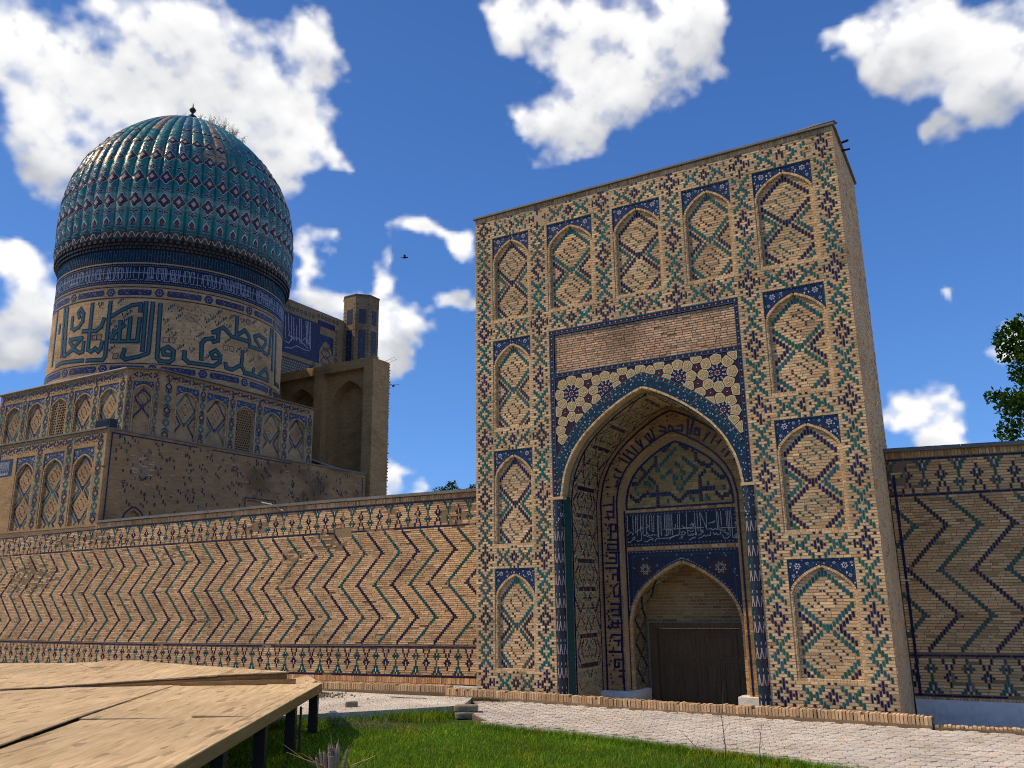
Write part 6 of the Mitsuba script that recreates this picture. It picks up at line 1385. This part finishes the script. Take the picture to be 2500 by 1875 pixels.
for k in range(520):
    x, y = rng.uniform(-6, 0.4), rng.uniform(-5.2, -.6); s = rng.uniform(.004, .014)
    if not slab_g.buffer(-.1).contains(Point(x, y)): continue
    m = trimesh.creation.icosphere(0); ms.append(tm(m.vertices * s + [x, y, slab_z(x, y) + s * .3], m.faces))
obj('gravel', cat_(ms), 'm_stone', kind='stuff', text='scattered gravel and a small heap on the concrete slab', cat='gravel')
obj('stick', tube([(-1.75, -1.28, .045), (-1.2, -1.30, .05), (-.75, -1.15, .045)], .012, .009, 5), 'm_bark', text='thin stick lying on the concrete slab near the kerb', cat='stick')
ms = []
for k in range(420):
    x, y = .55 + rng.normal(0, .38), -.68 + rng.normal(0, .12)
    if y > -.50 - .06 * x: continue
    t_ = rng.random() * 6.3; ms.append(beam((x, y, .012 + .02 * rng.random()), (x + .05 * math.cos(t_), y + .05 * math.sin(t_), .012 + .03 * rng.random()), .006, .004))
obj('dry_litter', cat_(ms), 'm_bark', kind='stuff', text='dry plant litter along the kerb left of the portal', cat='plant litter')
# grass
def blades(n, sampler, hmin, hmax, w, cols, lean=.5):
    p = sampler(n); n = len(p); t_ = rng.random(n) * 6.283; h = rng.uniform(hmin, hmax, n) * rng.uniform(.7, 1.25, n) * (0.75 + .5 * meshkit.fbm(np.c_[p[:, :2] * 3, p[:, :1] * 0], 3, 4)); ln = rng.uniform(.1, lean, n) * h; wt = rng.uniform(.7, 1.3, n) * w
    d = np.c_[np.cos(t_), np.sin(t_)]; f_ = rng.random(n) * 6.283; s = np.c_[np.cos(f_), np.sin(f_)] * wt[:, None] / 2
    b0, b1 = np.c_[p[:, :2] - s, p[:, 2]], np.c_[p[:, :2] + s, p[:, 2]]; m0, m1 = np.c_[p[:, :2] - s * .8 + d * ln[:, None] * .35, p[:, 2] + h * .6], np.c_[p[:, :2] + s * .8 + d * ln[:, None] * .35, p[:, 2] + h * .6]; tp = np.c_[p[:, :2] + d * ln[:, None], p[:, 2] + h]
    V = np.stack([b0, b1, m1, m0, tp], 1).reshape(-1, 3); F = (np.array([[0, 1, 2], [0, 2, 3], [3, 2, 4]])[None] + 5 * np.arange(n)[:, None, None]).reshape(-1, 3)
    patch = meshkit.fbm(np.c_[p[:, :2] * 1.1, p[:, :1] * 0], 4, 6); c_ = np.array(cols)[rng.integers(len(cols), size=n)] * (0.65 + .75 * patch)[:, None] * rng.uniform(.5, 1.5, (n, 1))
    yel = (meshkit.fbm(np.c_[p[:, :2] * 2.3 + 40, p[:, :1] * 0], 3, 8) > .64); c_[yel] = c_[yel] * [1.6, 1.15, 1.0]
    return tm(V, F), np.repeat(c_, 5, 0)
GREEN = [(0.17, 0.35, 0.018), (0.12, 0.27, 0.014), (0.23, 0.42, 0.03), (0.19, 0.33, 0.022), (0.30, 0.44, 0.06)]
lg = lawn_g.buffer(-.01); from shapely import contains_xy
def lawn_pts(n):
    r = 5.5 + 13.5 * rng.random(n) ** .75; t_ = np.radians(rng.uniform(89, 156, n)); p = np.c_[CAM[0] + r * np.cos(t_), CAM[1] + r * np.sin(t_)]
    return np.c_[p, np.full(n, LAWN - .01)][contains_xy(lg, p[:, 0], p[:, 1])]
g1, c1 = blades(210000, lawn_pts, .05, .105, .0095, GREEN, .9)
def edge_pts(n):
    t_ = rng.random(n); p = a + (b - a) * t_[:, None] - nl * np.abs(rng.normal(0, .14, n))[:, None]; e = np.array([0.62, -3.18]) + rng.normal(0, 1, (n // 3, 2)) * [.26, .22]
    p = np.vstack([p[t_ < .75], e]); return np.c_[p, np.full(len(p), LAWN)]
g2, c2 = blades(5200, edge_pts, .08, .26, .010, GREEN + [(0.12, .15, .04)], .8)
def path_pts(n):
    k = np.array([(2.41, -3.63), (5.62, -4.19), (8.04, -4.77), (10.0, -5.36), (13, -6.3)]); t_ = rng.random(n) * 4; i = t_.astype(int); p = k[i] + (k[i + 1] - k[i]) * (t_ - i)[:, None] + np.c_[rng.normal(0, .03, n), -np.abs(rng.normal(0, .07, n))]
    return np.c_[p, np.full(n, LAWN)]
g3, c3 = blades(9000, path_pts, .08, .17, .009, GREEN, .8)
g4, c4 = blades(900, lambda n: np.c_[rng.normal(0.3, .55, n), rng.normal(-4.75, .22, n), np.full(n, LAWN + .05)], .05, .13, .008, [(0.30, .30, .16), (.22, .26, .10)], 2.5)
gk = lg; v = g4.vertices.reshape(-1, 5, 3); ok = contains_xy(lg, v[:, 0, 0], v[:, 0, 1]); g4 = tm(v[ok].reshape(-1, 3), (np.array([[0, 1, 2], [0, 2, 3], [3, 2, 4]])[None] + 5 * np.arange(ok.sum())[:, None, None]).reshape(-1, 3)); c4 = c4.reshape(-1, 5, 3)[ok].reshape(-1, 3)
g5, c5 = blades(2600, lambda n: np.c_[rng.normal(.55, .25, n), rng.normal(-.62, .10, n), np.full(n, .0)], .015, .05, .008, [(.16, .14, .06), (.10, .12, .04)], .8)
scene['m_grass'] = {'type': 'principledthin', 'base_color': VC, 'roughness': 0.45, 'spec_trans': 0.0, 'diff_trans': 0.8, 'eta': 1.35}
gm = cat_([g1, g2, g3, g4, g5]); obj('grass', gm, 'm_grass', color=np.concatenate([c1, c2, c3, c4, c5]), kind='stuff', text='short bright green lawn grass in front of the portal', cat='grass')
# ------------------------------------------------------------------ wooden platform
deck = thing('wooden_platform', 'unfinished wooden stage of plywood sheets on black posts', 'platform')
TO, E1, E2 = np.array([-0.04, -5.79]), np.array([.536, -.845]), np.array([-.845, -.536])
dk = lambda e1, e2: TO + E1 * e1 + E2 * e2
def sheet3(ring, th, m='m_wood'):
    "plywood sheet from corner points (e1, e2, z), subdivided and slightly warped"
    V = np.array([[*dk(p[0], p[1]), p[2]] for p in ring]); n = len(ring); c_ = V.mean(0)
    nm = np.cross(V[1] - V[0], V[2] - V[0]); V = V if nm[2] > 0 else V[::-1]
    F = []; X = np.vstack([V, V - [0, 0, th], [c_], [c_ - [0, 0, th]]])
    for i in range(n): j = (i + 1) % n; F += [[i, j, 2 * n], [n + j, n + i, 2 * n + 1], [i, n + i, n + j], [i, n + j, j]]
    return tm(X, F)
ZD = 0.84
def ply_sheet(ring, th=.018): return obj('plywood_sheet', sheet3(ring, th), 'm_wood', deck)
ply_sheet([(0.0, 0.0, ZD), (4.86, 0.0, ZD), (4.86, .205, ZD + .001), (-.1, .205, ZD + .001), (-.16, .055, ZD)])
ply_sheet([(4.872, 0.0, ZD), (9.8, 0.0, ZD), (9.8, .205, ZD + .003), (4.872, .205, ZD)])
ply_sheet([(-.62, .217, ZD), (4.86, .217, ZD + .002), (4.86, 1.03, ZD + .030), (-.02, 1.03, ZD + .012), (-1.9, .64, ZD + .002)][:5])
ply_sheet([(4.868, .215, ZD), (9.8, .215, ZD), (9.8, 1.5, ZD + .004), (4.868, 1.5, ZD - .002)])
ply_sheet([(0.0, 1.043, ZD - .006), (4.86, 1.043, ZD - .006), (4.86, 2.62, ZD + .020), (0.0, 2.9, ZD + .006)])
ply_sheet([(4.868, 1.505, ZD - .003), (9.8, 1.505, ZD), (9.8, 2.2, ZD + .03), (4.868, 2.60, ZD - .003)])
ply_sheet([(0.02, 2.91, ZD + .016), (4.9, 2.63, ZD + .05), (9.8, 2.21, ZD + .06), (9.8, 3.6, ZD + .01), (4.9, 4.1, ZD), (0.05, 4.4, ZD)])
ply_sheet([(0.06, 4.405, ZD - .004), (4.9, 4.105, ZD - .003), (4.9, 6.6, ZD), (0.15, 6.4, ZD)])
ply_sheet([(4.905, 4.1, ZD - .004), (9.8, 3.605, ZD), (9.8, 6.4, ZD), (4.905, 6.595, ZD - .002)])
ply_sheet([(0.2, 6.41, ZD - .005), (9.8, 6.605, ZD - .005), (9.8, 10.5, ZD), (.3, 10.5, ZD)])
# raised platform behind, its sheets tilting down to the left
def up(e1, e2, dz=0): 
    z = np.interp(e2, [.6, 2.15, 5.1, 6.1, 9.5], [1.085, 1.03, .885, .875, .88]); return (e1, e2, z + np.interp(-e1, [0, 4.8], [0, .14 if e2 > 3 else .05]) + dz)
ply_up = [[up(.12, .64), up(.0, 2.14), up(-.0, 5.1), up(-2.3, 5.25), up(-2.3, 3.06)],
          [up(.02, 5.12, -.004), up(.40, 6.2), up(.55, 10.2), up(-2.3, 10.2), up(-2.3, 5.26)],
          [up(-2.32, 3.08, -.006), up(-2.32, 5.3, -.006), up(-4.67, 6.9, .0), up(-4.67, 5.4, .01)],
          [up(-2.32, 5.31, -.012), up(-2.32, 10.2, -.01), up(-5.2, 10.2, -.01), up(-4.67, 6.95, -.01)]]
for r_2 in ply_up: ply_sheet(r_2, .022)
ply_sheet([up(-3.4, 4.7, .012), up(-3.3, 6.0, .012), up(-4.3, 6.2, .07), up(-4.4, 5.2, .05)], .02)
# dark torn front edge of the raised sheets
ms = []
ee = np.sort(np.concatenate([[.64, 10.2], rng.uniform(.7, 10, 26)]))
for i in range(len(ee) - 1):
    f = lambda e: np.interp(e, [.64, 2.14, 5.1, 6.2, 10.2], [.12, 0, 0, .4, .55])
    p, q_ = up(f(ee[i]), ee[i]), up(f(ee[i + 1]), ee[i + 1]); dz = -.030 - .012 * rng.random()
    ms.append(beam((*dk(p[0] + .006 + .012 * rng.random(), p[1]), p[2] + dz), (*dk(q_[0] + .006, q_[1]), q_[2] + dz), .03, .028))
obj('torn_edge', cat_(ms), 'm_edge', deck, text='dark torn front edge of the raised plywood')
def wedge(e1, w, pr):
    V = []
    for e in (e1, e1 - w): V += [[*dk(e, p[0]), p[1]] for p in pr]
    n = len(pr); F = []
    for i in range(1, n - 1): F += [[0, i, i + 1], [n, n + i + 1, n + i]]
    for i in range(n): j = (i + 1) % n; F += [[i, n + i, n + j], [i, n + j, j]]
    return tm(V, F)
obj('step_beam', wedge(.02, .06, [(.70, ZD + .005), (2.4, ZD + .005), (2.4, .985), (.70, 1.04)]), 'm_beam', deck)
obj('step_beam', wedge(.018, .06, [(2.405, ZD + .005), (5.3, ZD + .004), (5.3, .86), (2.405, .985)]), 'm_beam', deck)
obj('step_beam', wedge(.13, .055, [(.50, ZD + .005), (2.75, ZD + .006), (2.75, ZD + .07), (.50, ZD + .10)]), 'm_beam', deck)
for x0_, x1_ in ((-.16, 4.4), (4.41, 9.8)): obj('fascia_board', beam((*dk(x0_, .03), ZD - .10), (*dk(x1_, .03), ZD - .10), .035, .155), 'm_beam', deck)
obj('fascia_board', beam((*dk(-.13, .05), ZD - .09), (*dk(-1.95, .66), ZD - .09), .03, .14), 'm_beam', deck)
for e in np.arange(.6, 9.5, 1.1): obj('joist', beam((*dk(e, .06), ZD - .09), (*dk(e, 9.5), ZD - .09), .05, .13), 'm_beam', deck)
for e1_ in (-.12, 2.05, 4.25, 6.45, 8.6):
    for e2_ in (.16, 3.4, 7.0): 
        p = dk(e1_, e2_); m = bx(-.085, .085, -.085, .085, LAWN - .1, ZD - .16); Rz = np.eye(4); Rz[:2, 0], Rz[:2, 1], Rz[:2, 3] = E1, [-E1[1], E1[0]], p; m.apply_transform(Rz)
        obj('leg', m, 'm_black', deck)
for e1_, e2_ in ((-3.6, 5.2), (-2.2, 3.1), (-4.6, 8.5), (-2.2, 7.0)): p = dk(e1_, e2_); obj('leg', bx(p[0] - .07, p[0] + .07, p[1] - .07, p[1] + .07, LAWN - .3, .90), 'm_black', deck)
obj('clamp', cat_([beam((*dk(2.05, -.005), ZD - .2), (*dk(2.05, -.005), LAWN + .02), .03, .03, (1, 0, 0)), beam((*dk(4.25, -.005), ZD - .2), (*dk(4.25, -.005), LAWN + .02), .03, .03, (1, 0, 0))][:1]), 'm_bark', deck)

# ------------------------------------------------------------------ trees, plants, small things
scene['m_foliage'] = {'type': 'principledthin', 'base_color': VC, 'roughness': 0.45, 'spec_trans': 0.0, 'diff_trans': 0.55, 'eta': 1.4}
def leaf_cloud(cs, n, size, cols, seed, flat=.5):
    r = np.random.default_rng(seed); V, C = [], []
    for (cx_, cy_, cz_, R_) in cs:
        m = int(n * R_ ** 2); d = r.normal(0, 1, (m, 3)); d /= np.linalg.norm(d, axis=1)[:, None]; p = np.array([cx_, cy_, cz_]) + d * (R_ * r.random((m, 1)) ** .45) * [1, 1, .8]
        u = r.normal(0, 1, (m, 3)); u /= np.linalg.norm(u, axis=1)[:, None]; w = np.cross(u, r.normal(0, 1, (m, 3)) + [0, 0, 1.0]); w /= np.linalg.norm(w, axis=1)[:, None]; s = size * r.uniform(.6, 1.3, (m, 1))
        V.append(np.stack([p - u * s, p - w * s * flat, p + u * s, p + w * s * flat], 1)); C.append(np.array(cols)[r.integers(len(cols), size=m)] * r.uniform(.7, 1.3, (m, 1)))
    V, C = np.concatenate(V), np.concatenate(C); F = (np.array([[0, 1, 2], [0, 2, 3]])[None] + 4 * np.arange(len(V))[:, None, None]).reshape(-1, 3)
    return tm(V.reshape(-1, 3), F), np.repeat(C, 4, 0)
LEAF = [(0.028, 0.075, 0.012), (0.04, 0.095, 0.016), (0.022, 0.06, 0.010), (0.055, 0.11, 0.02)]
tree = thing('leafy_tree', 'dark green leafy tree rising behind the right wall', 'tree')
r = np.random.default_rng(44); cs = [(14.5, 8.2, 8.6, 1.45), (15.8, 8.5, 9.4, 1.6), (14.4, 8.6, 7.0, 1.3), (16.5, 8, 8.0, 1.7), (15.6, 8.3, 10.4, 1.0)]
for k in range(62):
    t_, ph = r.random() * 6.283, r.uniform(-1.1, 1.25); R_ = r.uniform(1.5, 2.75); cs.append((14.75 + R_ * math.cos(t_) * math.cos(ph) * .98, 8.3 + R_ * math.sin(t_) * math.cos(ph), 8.15 + R_ * math.sin(ph) * 1.0, r.uniform(.28, .62)))
lm, lc = leaf_cloud(cs, 900, .085, LEAF, 45)
obj('trunk', tube([(15.7, 8.3, -.6), (15.75, 8.3, 3.0), (15.6, 8.25, 6.0), (15.7, 8.3, 9.0)], .24, .08, 8), 'm_bark', tree)
for k in range(9):
    t_ = k * .7; z = 5.2 + .45 * k; obj('limb', tube([(15.65, 8.28, z), (15.65 + .9 * math.cos(t_), 8.28 + .9 * math.sin(t_), z + .8), (15.65 + 2.0 * math.cos(t_), 8.28 + 2.0 * math.sin(t_), z + 1.7)], .07, .015, 5), 'm_bark', tree)
obj('crown', lm, 'm_foliage', tree, color=lc)
for i, (x, zt, R_) in enumerate(((-8.85, 7.62, .50), (-7.72, 7.46, .34))):
    t = thing('young_tree', ['larger of two small green treetops showing over the left wall', 'smaller treetop over the left wall close to the portal'][i], 'tree')
    cs = [(x, 12, zt - R_, R_ * .8)] + [(x + r.normal(0, R_ * .6), 12 + r.normal(0, R_ * .6), zt - R_ * (.2 + 1.6 * r.random()), R_ * .35) for k in range(9)] + [(x + r.normal(0, R_), 12 + r.normal(0, R_), zt - R_ - r.random() * 1.5, R_ * .7) for k in range(8)]
    m, cc = leaf_cloud(cs, 900, .06, LEAF, 60 + i); obj('trunk', tube([(x, 12, -.6), (x, 12, zt - R_)], .08, .02, 6), 'm_bark', t); obj('crown', m, 'm_foliage', t, color=cc)
# bare shoots standing in the lawn edge
def shoot(pts, r0, text, kids):
    t = thing('bare_shoot', text, 'plant'); obj('stem', tube(pts, r0, .003, 5), 'm_bark', t); pts = np.array(pts)
    ms = []
    for f, dx, dz in kids:
        i = f * (len(pts) - 1); p = pts[int(i)] + (pts[min(int(i) + 1, len(pts) - 1)] - pts[int(i)]) * (i - int(i)); ms.append(tube([p, p + np.array([dx * .6, .02, dz * .5]), p + np.array([dx, .03, dz])], .004, .002, 4))
    if ms: obj('side_twig', cat_(ms), 'm_bark', t, kind='stuff')
shoot([(8.28, -6.35, LAWN), (8.30, -6.3, .3), (8.28, -6.32, .7), (8.34, -6.3, 1.18)], .009, 'tallest thin bare shoot in front of the doorway', [(.35, -.05, .12), (.5, .06, .1), (.66, -.06, .1), (.82, .05, .08)])
shoot([(8.72, -6.02, LAWN), (8.72, -6.0, .25), (8.78, -6.0, .60)], .008, 'short straight bare shoot right of the tallest one', [(.5, .05, .08), (.8, -.04, .07)])
shoot([(8.05, -6.3, LAWN), (7.93, -6.25, .15), (7.70, -6.2, .36), (7.55, -6.15, .46)], .008, 'bare shoot bending left at the lawn edge', [(.5, .05, .1)])
# cut dry grass stump close to the camera
st = thing('cut_plant_stump', 'pale dry cut plant stump with stray straws at the bottom edge', 'plant')
o = np.array([3.95, -9.95, 0.16]); r = np.random.default_rng(77); ms, cc = [], []
RT_ = np.array([.869, .495, 0])
for k in range(34):
    t_, q_ = r.random() * 6.283, abs(r.normal(0, .06)); p = o + np.array([q_ * math.cos(t_), q_ * math.sin(t_), -.15]); d = np.array([.35 * math.cos(t_) * q_ * 8, .35 * math.sin(t_) * q_ * 8, 1.0]); L = r.uniform(.36, .52); pts = [p, p + d * L * .55, p + d * L * .85, p + d * L]
    m = tube(pts, .020, .020, 5); v = m.vertices.reshape(-1, 3); m2 = tube([p + d * L * .98, p + d * L * 1.02 + r.normal(0, .004, 3), p + d * L * (1.08 + .06 * r.random())], .019, .002, 5)
    for x in (m, m2): ms.append(x); cc.append(np.tile(np.array((0.33, .245, .19)) * r.uniform(.6, 1.25), (len(x.vertices), 1)))
obj('stalk', cat_(ms), 'm_leaf', st, color=np.concatenate(cc), kind='stuff')
for dx, dz, L in ((-.05, 1.0, .42), (-.9, .55, .35), (-1, .35, .5), (-.75, .75, .32), (-.6, .3, .4), (.95, .45, .5), (1.0, .42, .35), (.6, .7, .3), (-1.0, .6, .55)):
    d = RT_ * dx + np.array([0, 0, dz]); p = o + RT_ * dx * .12 + [0, 0, .02 + .12 * r.random()]; m = tube([p, p + d * L * .5 + r.normal(0, .01, 3), p + d * L], .008, .003, 4); obj('straw', m, 'm_leaf', st, color=np.tile((.38, .27, .11), (len(m.vertices), 1)))
# birds
def bird(p, s, text, a):
    t = thing('bird', text, 'bird'); ca, sa = math.cos(a), math.sin(a); Rm = np.array([[ca, sa, 0], [-sa, ca, 0], [0, 0, 1]])
    b = trimesh.creation.icosphere(2); v = b.vertices * [.5, .16, .15]; v[:, 1] *= np.where(v[:, 0] < -.2, .6, 1); hd = trimesh.creation.icosphere(1); h = hd.vertices * .13 + [.5, 0, .07]
    obj('body', cat_([tm((v * s) @ Rm + p, b.faces), tm((h * s) @ Rm + p, hd.faces)]), 'm_black', t, smooth=True)
    for sg in (-1, 1):
        w = np.array([(.22, sg * .1, .06), (-.2, sg * .1, .05), (.18, sg * .55, .32), (-.14, sg * .55, .28), (-.1, sg * 1.05, .22), (-.22, sg * .95, .20)]); w = np.vstack([w, w - [0, 0, .03]])
        obj('wing', tm((w * s) @ Rm + p, [[0, 2, 1], [1, 2, 3], [2, 4, 3], [3, 4, 5], [6, 7, 8], [7, 9, 8], [8, 9, 10], [9, 11, 10]]), 'm_black', t)
    tl = np.array([(-.42, -.05, .02), (-.42, .05, .02), (-.8, .12, 0), (-.8, -.12, 0)]); obj('tail', tm((np.vstack([tl, tl - [0, 0, .02]]) * s) @ Rm + p, [[0, 1, 2], [0, 2, 3], [4, 6, 5], [4, 7, 6]]), 'm_black', t)
bird(np.array([-33.1, 40.0, 33.65]), .50, 'small dark bird flying in the sky between dome and portal', .6)
bird(np.array([-34.1, 40.0, 21.3]), .62, 'dark bird flying just right of the brown brick block', 2.4)
# lamp box on the mosque roof edge, metal rod over the wall cap
fl_ = thing('floodlight', 'black floodlight box on the lower roof edge of the mosque', 'lamp')
obj('housing', bx(-21.60, -20.62, 2.95, 3.35, 9.86, 10.22), 'm_black', fl_); obj('bracket', cat_([bx(-21.4, -21.34, 3.1, 3.2, 9.70, 9.86), bx(-20.9, -20.84, 3.1, 3.2, 9.70, 9.86)]), 'm_black', fl_); obj('glass', bx(-21.52, -20.70, 2.935, 2.948, 9.92, 10.16), 'm_navyplain', fl_)
obj('metal_rod', tube([(-10.95, 2.75, 5.93), (-10.3, 2.62, 5.80), (-9.6, 2.5, 5.52)], .022, .018, 6), 'm_lightcap', text='thin metal rod lying across the cap of the left wall', cat='rod')
